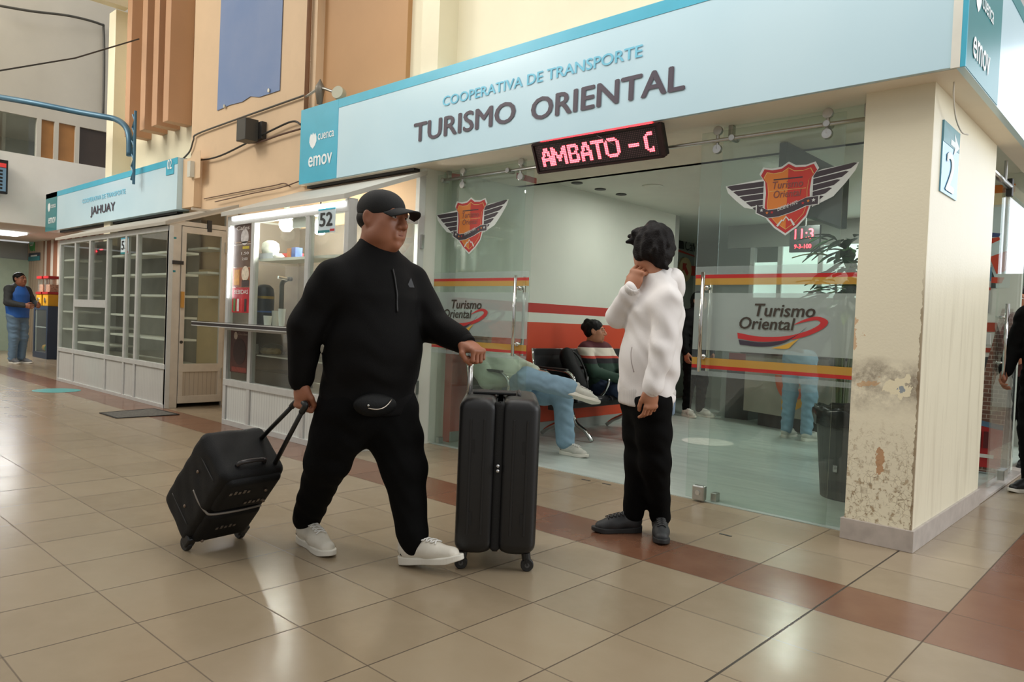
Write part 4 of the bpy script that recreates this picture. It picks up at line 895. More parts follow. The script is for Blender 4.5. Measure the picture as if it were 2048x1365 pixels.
# side door end: posters, board, door leaf
py_ = 3.298
def rect(parent, xa, xb, za, zb, m, name, l): return MB().box(xa, xb, py_ - l, py_ - l + .0015, za, zb).build(name, m, parent)
bpst = thing('bus_poster', 'large pale poster of red and blue coaches on the wall by the side door', 'poster', (-.3, 3.29, 1.58))
rect(bpst, -.78, -.10, 1.58, 2.28, mat('poster_pale', (206, 222, 220), .4), 'sheet', .003)
rect(bpst, -.78, -.10, 2.40, 2.47, mat('poster_orange', (214, 120, 44), .4), 'orange_band', .004)
rect(bpst, -.78, -.10, 2.30, 2.40, mat('poster_cream', (240, 224, 180), .4), 'cream_band', .004)
o = np.array([-.78, py_ - .005, 1.58])
MB().poly([(.25, .46), (.58, .44), (.60, .47), (.40, .50), (.25, .50)], o, X, Z).build('blue_coach', mat('coach_blue', (70, 84, 128), .4), bpst)
MB().poly([(.25, .36), (.40, .37), (.52, .38), (.60, .42), (.58, .44), (.45, .42), (.25, .38)], o, X, Z).build('red_coach', mat('coach_red', (206, 76, 52), .4), bpst)
MB().poly([(.30 + .28 * math.cos(k * .1), .0 + .30 * math.sin(k * .1)) for k in range(32)], o, X, Z, .001).build('dark_arc', mat('poster_dark', (72, 80, 78), .4), bpst)
MB().poly([(.52, .27), (.68, .33), (.68, .16), (.58, .12)], o, X, Z, .0015).build('red_wedge', mat('coach_red', (206, 76, 52)), bpst)
MB().poly([(.40, .05), (.62, .04), (.64, .09), (.42, .10)], o, X, Z, .002).build('small_coach', mat('coach_red', (206, 76, 52)), bpst)
ntc = thing('notice_board', 'narrow grey information sheet with a blue photo beside the bus poster', 'poster', (-.33, 3.28, 1.33))
MB().box(-.80, -.235, py_ - .014, py_ - .012, 1.36, 1.78).build('sheet', mat('sheet_grey', (176, 176, 172), .5), ntc)
MB().box(-.80, -.235, py_ - .016, py_ - .0142, 1.64, 1.76).build('photo', mat('photo_blue', (104, 148, 176), .4, var=.4, scale=12), ntc)
MB().box(-.80, -.235, py_ - .016, py_ - .0142, 1.56, 1.585).build('red_line', mat('sign_red', (186, 54, 40)), ntc)
for k in range(5): MB().box(-.40, -.25, py_ - .016, py_ - .0142, 1.38 + .034 * k, 1.388 + .034 * k).build('printed_line', mat('ink_grey', (112, 112, 112), .5), ntc)
rect(bpst, -.78, -.10, 1.20, 1.28, mat('poster_rust', (176, 74, 50), .4), 'rust_band', .004)
rect(bpst, -.78, -.10, 1.02, 1.06, mat('poster_rust', (176, 74, 50), .4), 'rust_band', .004)
rect(bpst, -.78, -.02, .02, .98, mat('dark_dado', (60, 60, 58), .5), 'dark_panel', .006)
tag(MB().box(-.27, -.215, py_ - .012, py_ - .004, 1.085, 1.185).build('switch_plate', mat('switch_white', (226, 226, 220), .4), bevel=.003), 'white light switch between the rust coloured bands by the side door', 'switch')
m, t = newmat('brick_print'); bk = t.new('ShaderNodeTexBrick'); bk.inputs['Scale'].default_value = 7.0; bk.inputs['Color1'].default_value = (*srgb((128, 84, 66)), 1); bk.inputs['Color2'].default_value = (*srgb((104, 66, 54)), 1); bk.inputs['Mortar'].default_value = (*srgb((176, 160, 146)), 1)
mp = t.new('ShaderNodeMapping'); mp.inputs['Rotation'].default_value = (math.radians(90), 0, 0); t.l.new(t.pos(), mp.inputs[0]); t.l.new(mp.outputs[0], bk.inputs['Vector']); t.l.new(bk.outputs[0], t.b.inputs['Base Color'])
brd = thing('display_board', 'leaning brick-patterned display board with a red advert at its foot by the side door', 'board', (-.15, 3.1, .004))
MB().hexa([(-.36, 3.02, .02), (-.05, 3.02, .02), (-.05, 3.05, .02), (-.36, 3.05, .02), (-.13, 3.20, 1.40), (-.05, 3.20, 1.40), (-.05, 3.23, 1.40), (-.13, 3.23, 1.40)]).build('brick_panel', m, brd)
adv = MB().add([(-.35, 3.012, .06), (-.05, 3.012, .06), (-.05, 3.052, .38), (-.35, 3.052, .42)], [(0, 1, 2, 3)]).build('red_advert', mat('advert_red', (176, 30, 32), .4), brd)
MB().add([(-.35, 3.049, .42), (-.05, 3.049, .38), (-.05, 3.054, .42), (-.35, 3.054, .47)], [(0, 1, 2, 3)]).build('blue_strip', mat('advert_blue', (80, 110, 136), .4), brd)
for k in range(4): MB().box(-.33 + .05 * k, -.295 + .05 * k, 3.018, 3.022, .22, .36).build('advert_mark', mat('advert_dark', (96, 22, 26), .4), brd)
MB().box(-.30, -.10, 3.010, 3.014, .14, .17).build('advert_mark', mat('white_ink', (226, 220, 214), .4), brd)
sdr = thing('side_glass_door', 'glass door leaf of the side entrance with a long steel handle, past the pier', 'glass door', (0, 2.7, 0))
MB().box(-.006, .006, 2.20, 3.20, .03, 2.33).build('glass', M_glass, sdr)
MB().box(-.03, .03, 2.70, 2.86, .005, .10).build('patch_fitting', M_steel, sdr, bevel=.006)
h = MB().cyl((.05, 2.30, .84), (.05, 2.30, 1.40), .014, 12)
for z_ in (.96, 1.30): h.cyl((0, 2.30, z_), (.05, 2.30, z_), .009, 8)
h.build('handle', M_chrome, sdr, smooth=True)
MB().cyl((.02, 1.62, 2.27), (.02, 2.30, 2.27), .022, 12).build('closer_tube', M_steel, sdr, smooth=True)
MB().cyl((.02, 2.12, 2.27), (.02, 2.12, 2.43), .012, 8).build('closer_hanger', M_steel, sdr)
MB().box(.0, .04, 2.28, 2.34, 2.20, 2.33).build('clamp', M_dark, sdr, bevel=.004)
tag(MB().box(-.06, .06, 1.60, 5.0, .004, .02).build('trim_threshold', M_skirt), kind='structure')
wr = tag(MB().tube(smooth_curve([(.12, .05, 2.428), (.115, .08, 2.36), (.10, .22, 2.29), (.105, .34, 2.24), (.12, .42, 2.24)], 5), .004, 6).build('loose_wire', mat('wire_white', (206, 200, 186), .5), smooth=True), 'white loose wire hanging from the soffit above the number 2 plate', 'wire')
# right-hand background: bright hall beyond
wbox('wall_far_right', M_white, 5.5, 5.6, 4.5, 11.0, 0, 3.2)
wbox('wall_far_back', M_white, 0.05, 5.5, 10.9, 11.0, 0, 2.3)
wbox('wall_far_back_top', M_white, 0.05, 5.5, 10.9, 11.0, 6.2, 7.0)
tag(MB().box(.1, 5.4, 10.92, 10.96, 2.3, 6.2).build('window_9', mat('daylight_window', (240, 246, 250), .4, emit=(236, 244, 255), es=1.9)), kind='structure')
for x_ in (1.4, 2.75, 4.1): wbox('trim_window_mullion', M_alu, x_ - .03, x_ + .03, 10.86, 10.92, 2.3, 6.2)
tv = thing('wall_screen', 'blue lit screen at the far wall past the side door', 'screen', (.6, 9.8, 1.4))
qa, qb = pt(2042, 545, y=9.8), pt(2075, 440, y=9.8)
MB().box(qa[0], qb[0] + .6, 9.8, 9.86, qa[2], qb[2]).build('housing', M_black, tv); MB().box(qa[0] + .02, qb[0] + .58, 9.794, 9.80, qa[2] + .03, qb[2] - .03).build('screen', mat('screen_blue', (60, 90, 200), .4, emit=(50, 84, 210), es=.8), tv); MB().box(qa[0] + .2, qa[0] + .3, 9.81, 9.85, 0, qa[2]).build('stand', M_dark, tv)

# ------------------------------------------------------------------ fittings on the upper walls
bn = thing('wall_banner', 'faded plain blue banner fixed high on the peach wall', 'banner', (-7.2, -.01, 3.55))
bv = [(-7.935, 3.585), (-7.6, 3.60), (-7.3, 3.585), (-7.1, 3.615), (-6.9, 3.57), (-6.45, 3.565), (-6.43, 6.3), (-7.90, 6.3)]
m, t = newmat('blue_banner'); t.set('Base Color', t.mix(t.ramp(t.noise(1.2, 4), .35, .75), srgb((112, 136, 178)), srgb((128, 146, 182)))); t.set('Roughness', .55)
MB().poly(bv, (0, -.012, 0), X, Z, 0, .006).build('sheet', m, bn)
for x_ in (-7.72, -6.66): MB().cyl((x_, -.03, 3.60), (x_, 0, 3.60), .022, 12).build('fixing', M_steel, bn)
M_cable = mat('grey_conduit', (84, 82, 76), .5)
cp = [pt(*p, y=-.03) for p in ((366, 318), (380, 302), (387, 280), (395, 268), (470, 240), (560, 208), (608, 191), (630, 182))]
tag(MB().tube(smooth_curve(cp, 5), .011, 8).build('conduit', M_cable, smooth=True), 'thin grey conduit climbing across the peach wall above the black box', 'conduit')
for dz, lab in ((0, 'upper black cable sagging from the black wall box to the big sign'), (-.05, 'lower brown cable from the black wall box to the big sign')):
    cp = [pt(*p, y=-.05) for p in (((358, 317), (400, 320), (440, 312), (498, 284), (545, 260), (585, 243), (603, 250)) if dz == 0 else ((498, 286), (520, 284), (560, 270), (604, 257)))]
    tag(MB().tube(smooth_curve(cp, 6), .011, 8).build('wall_cable', M_black if dz == 0 else mat('brown_cable', (90, 62, 48), .5), smooth=True), lab, 'cable')
jb = thing('junction_box', 'black electrical box on the peach wall between the two shop signs', 'box', (-7.3, -.1, 3.1))
qa, qb = pt(472, 283, y=-.22), pt(491, 234, y=-.22)
MB().box(qa[0], qb[0], -.22, -.06, qa[2], qb[2]).build('housing', mat('box_black', (62, 60, 54), .5), jb, bevel=.006); MB().box(qa[0] + .04, qb[0] + .07, -.06, 0.0, qa[2] + .03, qb[2] - .02).build('bracket', M_dark, jb)
sb_ = thing('switch_box', 'small white switch box beside the end of the jahuay sign', 'box', (-8.6, -.1, 2.85))
qa, qb = pt(377, 355, y=-.14), pt(384, 322, y=-.14)
MB().box(qa[0], qb[0], -.16, -.106, qa[2], qb[2]).build('housing', mat('box_white', (206, 204, 190), .5), sb_); MB().box(qa[0] + .02, qb[0] + .16, -.1055, -.102, qa[2] - .02, qb[2] + .12).build('back_plate', M_peach, sb_)
pp = pt(618, 120, y=-.06)
tag(MB().cyl((pp[0], -.075, 3.19), (pp[0], -.075, 7.5), .024, 10).build('drain_pipe', mat('pipe_brown', (150, 110, 82), .5), smooth=True), 'thin brown pipe running up the edge of the peach wall above the big sign', 'pipe')
wlp = thing('wall_lamp', 'ornate grey wall lamp with a round disc above the left end of the big sign', 'lamp', (-5.6, -.1, 3.2))
q1, q2, q3 = pt(612, 190, y=-.14), pt(640, 177, y=-.14), pt(668, 184, y=-.14)
MB().tube(smooth_curve([q1 - Z * .02, q2, q3], 6), .014, 10).build('arm', M_steel, wlp, smooth=True)
MB().lathe([(.0, -.15), (.028, -.145), (.045, -.02), (.05, .01), (.045, .03), (.02, .07), (.005, .10), (0, .105)], q2 + np.array([0, 0, -.01]), n=16).build('lantern', mat('lantern_grey', (122, 116, 104), .45, .4), wlp, smooth=True)
MB().cyl(q3 + np.array([.06, .04, -.03]), q3 + np.array([.085, -.02, -.02]), .062, 24).build('disc', mat('disc_grey', (172, 170, 148), .5), wlp)
for (ps_, lab) in ((((408, 398), (470, 386), (545, 372), (568, 367), (580, 373)), 'upper thin wire along the peach wall over the food kiosk roof'), (((430, 404), (500, 388), (560, 376), (600, 362)), 'lower thin wire along the peach wall over the food kiosk roof')):
    tag(MB().tube(smooth_curve([pt(*p, y=-.02 if ps_[0][0] < 420 else -.045) for p in ps_], 5), .006, 6).build('thin_wire', mat('brown_cable', (90, 62, 48)), smooth=True), lab, 'wire')
# far end of the hall
M_sh = mat('board_orange', (176, 124, 70), .5); M_dkg = mat('dark_room', (70, 70, 64), .6)
for i, (pa_, pb_, m_) in enumerate(((0, 74, M_clear), (82, 108, M_sh), (118, 153, M_sh), (156, 214, mat('window_dark', (66, 54, 46), .3)))):
    a = pt(pa_, 270, x=XE - .05); b = pt(pb_, 280, x=XE - .05); y0_, y1_ = (a[1], b[1]) if i else (-3.4, b[1])
    tag(MB().box(XE - .08, XE - .06, y0_, y1_, 3.74, 4.42).build('window_%d' % (i + 5), m_), kind='structure')
for p_ in (78, 113, 155):
    a = pt(p_, 275, x=XE); tag(MB().box(XE - .12, XE - .0, a[1] - .035, a[1] + .035, 3.74, 4.42).build('trim_mullion', M_grey), kind='structure')
gl_ = thing('ceiling_lamp', 'white tube lamp seen through the far upper window', 'ceiling light', (XE - 2.2, -1.5, 4.85))
MB().box(XE - 2.8, XE - 1.4, -1.75, -1.35, 4.84, 4.89).build('diffuser', mat('tube_glow', (240, 250, 248), .5, emit=(232, 246, 244), es=4), gl_); MB().box(XE - 2.85, XE - 1.35, -1.8, -1.3, 4.86, 4.90).build('tray', M_white, gl_)
tvs = thing('ceiling_screen', 'departure screen with a red heading hanging at the far left edge', 'screen', (XE + .12, -.98, 2.97))
MB().box(XE + .08, XE + .16, -1.7, -.77, 2.98, 3.56).build('housing', M_black, tvs, bevel=.006)
MB().box(XE + .16, XE + .163, -1.68, -.80, 3.02, 3.42).build('screen', mat('screen_dim', (96, 122, 140), .3, emit=(90, 120, 140), es=.35), tvs); MB().box(XE + .16, XE + .164, -1.68, -.80, 3.43, 3.50).build('heading_bar', mat('screen_red', (196, 60, 56), .4, emit=(190, 50, 50), es=.5), tvs)
for k in range(6): MB().box(XE + .163, XE + .1645, -1.6, -.85, 3.05 + .06 * k, 3.085 + .06 * k).build('timetable_row', M_black, tvs)
MB().cyl((XE + .12, -1.2, 3.56), (XE + .12, -1.2, 5.9), .02, 8).build('hanger', M_dark, tvs)
# blue steel pipe bend and cables by the column
tb = thing('steel_truss', 'blue steel truss pipe bending down beside the cream column over the jahuay sign', 'truss', (-11.0, -.3, 3.3))
tp_ = [pt(0, 197, x=-12.4)] + [pt(*p, y=-.30) for p in ((200, 234), (235, 240), (252, 254), (260, 276), (262, 300))]
tp_ = [pt(-40, 188, y=-1.5), pt(60, 205, y=-1.1), pt(150, 223, y=-.65), pt(205, 233, y=-.42), pt(232, 239, y=-.3), pt(250, 252, y=-.3), pt(258, 272, y=-.3), pt(259, 312, y=-.3)]
MB().tube(smooth_curve(tp_, 6), .042, 10).build('pipe', mat('truss_blue', (66, 104, 124), .4, .3), tb, smooth=True)
q = pt(266, 290, y=-.28)
zz_ = MB(); zs_ = [q + Z * (.42 - .09 * k) + X * (.05 if k % 2 else -.03) for k in range(11)]
zz_.tube(zs_, .016, 6).build('lacing', mat('truss_blue', (66, 104, 124)), tb); MB().cyl(q + Z * .46 + X * .06, q - Z * .55 + X * .06, .02, 8).build('upright', mat('truss_blue', (66, 104, 124)), tb)
cb = [pt(-20, 8, x=XE + .25), pt(60, 22, x=XE + .25), pt(140, 32, x=XE + .2), pt(200, 48, x=XE + .12), pt(207, 60, x=XE + .06), pt(208, 140, x=XE + .06), pt(206, 235, x=XE + .06)]
tag(MB().tube(smooth_curve(cb, 6), .022, 6).build('wall_cable', M_cable, smooth=True), 'bundled grey cable turning down the far corner of the hall end wall', 'cable')
a, b = pt(-10, 143, x=-9.0), pt(278, 78, y=YC - .33)
tag(MB().tube([a, (a + b) / 2 - Z * .06, b], .010, 6).build('tension_wire', M_dark), 'single taut wire strung from the cream wall towards the far end', 'wire')
# ground level at the far end
m, t = newmat('fluted_cladding'); q_ = t.xyz(); f_ = t.math('FRACT', t.math('DIVIDE', t.math('ADD', q_[0], 50.), .085)); t.set('Base Color', t.mix(t.math('LESS_THAN', f_, .3), srgb((196, 172, 146)), srgb((128, 102, 80)))); t.set('Roughness', .5); t.bump(t.math('MULTIPLY', t.math('LESS_THAN', f_, .3), -1.), .6, .02)
fxa, fxb = pt(52, 640, y=.75)[0], pt(83, 640, y=.75)[0]
wbox('wall_fluted_pier', m, fxa, fxb, .75, 1.2, 0, 2.5)
m, t = newmat('striped_cladding'); q_ = t.xyz(); f_ = t.math('FRACT', t.math('DIVIDE', t.math('ADD', q_[0], 50.), .46)); t.set('Base Color', t.mix(t.math('LESS_THAN', f_, .38), srgb((140, 92, 66)), srgb((206, 196, 180)))); t.set('Roughness', .5)
wbox('wall_striped_cladding', m, fxb, -12.0, .78, 1.2, 0, 2.5)
wbox('door_passage', mat('green_door', (150, 164, 142), .4), -18.9, -18.85, .05, 1.0, 0, 2.1)
gsn = thing('round_sign', 'round green sign on the fluted pier at the far end', 'sign', (-17.3, .72, 2.2))
qc = pt(62, 486, y=.72)
MB().poly(arc(0, 0, 0.0, .19, 0, 340, 30)[:31] + [(.19, -.19)], (qc[0], .73, qc[2]), X, Z, 0, .02).build('sign_face', mat('sign_green', (62, 150, 74), .4), gsn); MB().poly([(-.06, .03), (.06, .03), (.08, .08), (-.08, .08)], (qc[0], .728, qc[2]), X, Z).build('pictogram', mat('white_ink', (226, 220, 214)), gsn); MB().poly([(-.1, -.07), (.1, -.07), (.1, -.04), (-.1, -.04)], (qc[0], .728, qc[2]), X, Z).build('pictogram', mat('white_ink', (226, 220, 214)), gsn)
dsn = thing('small_sign', 'small dark sign with a teal foot under the round green sign', 'sign', (-17.4, .74, 1.8))
qa, qb = pt(57, 523, y=.74), pt(80, 505, y=.74)
MB().box(qa[0], qb[0], .735, .75, qa[2], qb[2]).build('sign_face', mat('sign_navy', (52, 56, 66), .4), dsn); MB().box(qa[0], qb[0], .732, .735, qa[2], qa[2] + .10).build('teal_band', M_teal, dsn); MB().box(qa[0] + .2, qb[0] - .2, .731, .734, qb[2] - .08, qb[2] - .05).build('pictogram', mat('white_ink', (226, 220, 214)), dsn)
gc = thing('vending_cabinet', 'dark blue glazed cabinet of toys carrying the gumball machines', 'cabinet', (-16.5, .45, 0))
cx0 = pt(80, 690, y=.45)[0]; cx0 = -16.62; cx1 = cx0 + .95
MB().box(cx0, cx1, .30, .70, 0, .12).box(cx0, cx1, .30, .70, .98, 1.06).box(cx0, cx0 + .08, .30, .70, .1, 1.0).box(cx1 - .08, cx1, .30, .70, .1, 1.0).box(cx0, cx1, .66, .70, .1, 1.0).build('cabinet_body', mat('cabinet_blue', (44, 60, 82), .4), gc)
MB().box(cx0 + .08, cx1 - .08, .305, .31, .12, .98).build('pane', M_clear, gc)
MB().box(cx0 + .1, cx0 + .13, .315, .33, .12, .98).box(cx0 + .08, cx1 - .08, .315, .33, .62, .64).build('divider', mat('strip_white', (206, 210, 210), .4), gc)
for k, (r_, c_) in enumerate(((.07, (222, 160, 40)), (.065, (70, 150, 60)), (.07, (196, 150, 140)), (.06, (214, 190, 60)), (.065, (150, 120, 150)))):
    tag(MB().lathe([(0, 0), (r_ * .7, .02), (r_, r_), (r_ * .7, r_ * 1.8), (0, r_ * 2)], (cx0 + .18 + .145 * k, .48, .1215), n=12).build('toy_ball', mat('toy_%d' % k, c_, .5), smooth=True), ['yellow', 'green', 'pink', 'pale yellow', 'mauve'][k] + ' toy ball in the bottom of the blue glazed cabinet', 'ball', 'toy balls in the cabinet')
for k, x_ in enumerate((cx0 + .17, cx0 + .62)):
    g = thing('gumball_machine', ['gumball machine with red cap standing on the blue cabinet, the one nearer the fluted pier', 'gumball machine with red cap partly hidden by the closed kiosk'][k], 'gumball machine', (x_, .48, 1.0615), 'gumball machines on the cabinet')
    MB().box(x_ - .17, x_ + .17, .34, .62, 1.0615, 1.30).build('base', mat('gum_yellow', (222, 160, 30), .4), g, bevel=.01); MB(); MB().box(x_ - .18, x_ + .18, .33, .63, 1.302, 1.35).build('red_trim', mat('gum_red', (170, 34, 36), .4), g); MB().box(x_ - .17, x_ + .17, .34, .62, 1.62, 1.67).build('red_cap', mat('gum_red', (170, 34, 36), .4), g)
    MB().box(x_ - .15, x_ + .15, .36, .60, 1.35, 1.62).build('globe', glassmat('globe', (.9, .88, .86), .8, 0, .25), g); MB().cyl((x_, .325, 1.18), (x_, .345, 1.18), .05, 14).build('coin_knob', M_steel, g); MB().box(x_ - .13, x_ + .13, .38, .58, 1.352, 1.50).build('sweets', mat('sweets', (190, 140, 110), .5, var=.6, scale=40), g)
# hall floor marks
m = mat('mat_grey', (92, 90, 84), .9, var=.3, scale=40, bump=.6, bscale=120)
fm_ = thing('floor_mat', 'thin dark grey door mat lying in front of the closed kiosk', 'mat', (-7.0, -1.2, 0))
MB().add([(-7.18, -1.50, .006), (-6.72, -1.50, .006), (-6.70, -.90, .006), (-7.28, -.93, .006), (-7.18, -1.50, .0), (-6.72, -1.50, .0), (-6.70, -.90, .0), (-7.28, -.93, .0)], [(0, 1, 2, 3), (0, 4, 5, 1), (1, 5, 6, 2), (2, 6, 7, 3), (3, 7, 4, 0)]).build('pile', m, fm_)
MB().bar((-7.18, -1.5, .004), (-6.72, -1.5, .004), .02, .008).bar((-6.72, -1.5, .004), (-6.70, -.9, .004), .02, .008).bar((-6.7, -.9, .004), (-7.28, -.93, .004), .02, .008).bar((-7.28, -.93, .004), (-7.18, -1.5, .004), .02, .008).build('edging', M_black, fm_)
tag(MB().disc((-9.6, -1.22, .0022), X, Y, .27, 32).build('floor_sticker', mat('floor_teal', (58, 150, 148), .4)), 'round teal sticker on the cream hall tiles in front of the closed kiosk', 'sticker')
for (px, py, lab) in ((1172, 961, 'short black floor slot nearer the upright suitcase at the office doorway'), (1213, 969, 'short black floor slot at the office doorway nearer the youth'), (1451, 1071, 'short black floor slot in the tile by the glass lock')):
    q = pt(px, py, z=0); tag(MB().box(q[0] - .035, q[0] + .035, q[1] - .008, q[1] + .008, 0.0, .002).build('floor_slot', M_dark), lab, 'slot')

pw = thing('ceiling_lamp', 'added square lamp brightening the passage behind the person in the blue vest', 'ceiling light', (-16.4, -.4, 2.45))  # lamp added to brighten the dark passage
MB().box(-16.8, -16.0, -.8, 0.0, 2.46, 2.495).build('diffuser', mat('tube_glow', (240, 250, 248)), pw)
d_ = bpy.data.lights.new('passage_fill', 'AREA'); d_.shape = 'SQUARE'; d_.size = .8; d_.energy = 60; lo_ = bpy.data.objects.new('passage_fill', d_); COL.objects.link(lo_); lo_.parent = pw; lo_.location = (0, 0, -.01)
# ------------------------------------------------------------------ smooth implicit bodies, meshed with surface nets
def nrm_(v): v = np.asarray(v, float); return v / (np.linalg.norm(v) + 1e-12)
class Blob:
    """smooth union of tapered limbs and ellipsoids"""
    def __init__(s): s.p = []; s.disp = None
    def cone(s, a, b, ra, rb, k=.02, flat=None, cut=False):
        a, b = np.asarray(a, float), np.asarray(b, float); R = max(ra, rb) * (max(1, flat[1]) if flat is not None else 1) + k
        def f(P):
            q = P - a; d = b - a
            if flat is not None:
                n, sc = flat; n = nrm_(n); q = q + n * ((q @ n) * (1 / sc - 1))[..., None]; d = d + n * ((d @ n) * (1 / sc - 1))
            t = np.clip((q @ d) / (d @ d + 1e-12), 0, 1); return (np.linalg.norm(q - t[..., None] * d, axis=-1) - (ra + (rb - ra) * t)) * (min(1, flat[1]) if flat is not None else 1)
        s.p.append((f, np.minimum(a, b) - R, np.maximum(a, b) + R, k, cut)); return s
    def chain(s, pts, rs, k=.02, flat=None):
        for i in range(len(pts) - 1): s.cone(pts[i], pts[i + 1], rs[i], rs[i + 1], k, flat)
        return s
    def ell(s, c, r, k=.02, axes=None, cut=False):
        c = np.asarray(c, float); r = np.asarray(r, float); A = np.eye(3) if axes is None else np.array([nrm_(x) for x in axes]); R = r.max() + k
        def f(P):
            q = (P - c) @ A.T; k0 = np.linalg.norm(q / r, axis=-1); k1 = np.linalg.norm(q / (r * r), axis=-1); return k0 * (k0 - 1) / (k1 + 1e-9)
        s.p.append((f, c - R, c + R, k, cut)); return s
    def mesh(s, h):
        lo = np.min([q[1] for q in s.p if not q[4]], 0) - 3 * h; hi = np.max([q[2] for q in s.p if not q[4]], 0) + 3 * h
        n = np.ceil((hi - lo) / h).astype(int) + 1; D = np.full(n, 9.0, np.float32); ax = [lo[i] + h * np.arange(n[i]) for i in range(3)]
        for f, a, b, k, cut in s.p:
            i0 = np.clip(np.floor((a - lo) / h).astype(int) - 2, 0, n - 1); i1 = np.clip(np.ceil((b - lo) / h).astype(int) + 3, 1, n)
            if (i1 <= i0).any(): continue
            sl = tuple(slice(p, q) for p, q in zip(i0, i1)); P = np.stack(np.meshgrid(*[ax[i][sl[i]] for i in range(3)], indexing='ij'), -1)
            d = f(P); o = D[sl]
            if cut: hh = np.clip(.5 - .5 * (d + o) / k, 0, 1); D[sl] = o * (1 - hh) + (-d) * hh + k * hh * (1 - hh)
            else: hh = np.clip(.5 + .5 * (o - d) / k, 0, 1); D[sl] = o * (1 - hh) + d * hh - k * hh * (1 - hh)
        if s.disp is not None:
            P = np.stack(np.meshgrid(*ax, indexing='ij'), -1); m = np.abs(D) < .08; D[m] += s.disp(P[m])
        return nets(D, lo, h)
def nets(D, lo, h):
    ins = D < 0; c = np.array(D.shape) - 1; S = lambda A, i, j, k: A[i:i + c[0], j:j + c[1], k:k + c[2]]
    cs = [(i, j, k) for i in (0, 1) for j in (0, 1) for k in (0, 1)]; cnt = sum(S(ins, *q).astype(np.int8) for q in cs); m = (cnt > 0) & (cnt < 8)
    ijk = np.argwhere(m); idx = np.full(m.shape, -1, np.int64); idx[m] = np.arange(len(ijk)); acc = np.zeros((len(ijk), 3)); num = np.zeros(len(ijk))
    for a in cs:
        for x in range(3):
            if a[x]: continue
            b = list(a); b[x] = 1; va = S(D, *a)[m].astype(float); vb = S(D, *b)[m].astype(float); cr = (va < 0) != (vb < 0); t = np.where(cr, va / (va - vb + 1e-12), 0)
            p = np.tile(np.array(a, float), (len(ijk), 1)); p[:, x] += t; acc[cr] += p[cr]; num[cr] += 1
    V = lo + h * (ijk + acc / num[:, None]); F = []
    for x in range(3):
        y, z = (x + 1) % 3, (x + 2) % 3; sa = [slice(None)] * 3; sb = [slice(None)] * 3; sa[x] = slice(0, -1); sb[x] = slice(1, None)
        A, B = ins[tuple(sa)], ins[tuple(sb)]
        for flip, mm in ((False, A & ~B), (True, ~A & B)):
            e = np.argwhere(mm); e = e[(e[:, y] > 0) & (e[:, z] > 0) & (e[:, y] < D.shape[y] - 1) & (e[:, z] < D.shape[z] - 1)]
            q = []
            for dy, dz in ((1, 1), (0, 1), (0, 0), (1, 0)):
                g = e.copy(); g[:, y] -= dy; g[:, z] -= dz; q.append(idx[g[:, 0], g[:, 1], g[:, 2]])
            q = np.stack(q, 1); F.append(q[:, ::-1] if flip else q)
    F = np.concatenate(F); F = F[(F >= 0).all(1)]
    # relax once so that the steps of the grid vanish
    for _ in range(2):
        s_ = np.zeros_like(V); n_ = np.zeros(len(V))
        for i in range(4):
            for j in ((i + 1) % 4, (i + 3) % 4): np.add.at(s_, F[:, i], V[F[:, j]]); np.add.at(n_, F[:, i], 1)
        V = V * .45 + .55 * s_ / np.maximum(n_, 1)[:, None]
    return V, [tuple(map(int, f)) for f in F]
def frame(o, x, y, z): M = np.eye(4); M[:3, 0] = x; M[:3, 1] = y; M[:3, 2] = z; M[:3, 3] = o; return M
def xf(M, V): return np.asarray(V) @ M[:3, :3].T + M[:3, 3]
def look(o, fwd, up=Z):
    """local frame: y forward, z up, x to the right"""
    y = nrm_(fwd); x = nrm_(np.cross(y, up)); return frame(o, x, y, np.cross(x, y))
def folds(*waves):
    """cloth creases: (direction, wavelength, amplitude, phase direction, bend)"""
    def f(P):
        d = np.zeros(len(P))
        for n, wl, am, w2, b in waves:
            n = nrm_(n); w2 = nrm_(w2); ph = (P @ n) / wl * 2 * np.pi + b * np.sin((P @ w2) / (wl * 2.3) * 2 * np.pi + 1.0); mod = .5 + .5 * np.sin((P @ w2) / (wl * 3.1) * 2 * np.pi + (P @ n) * 7)
            d += am * np.sin(ph) * mod
        return d
    return f

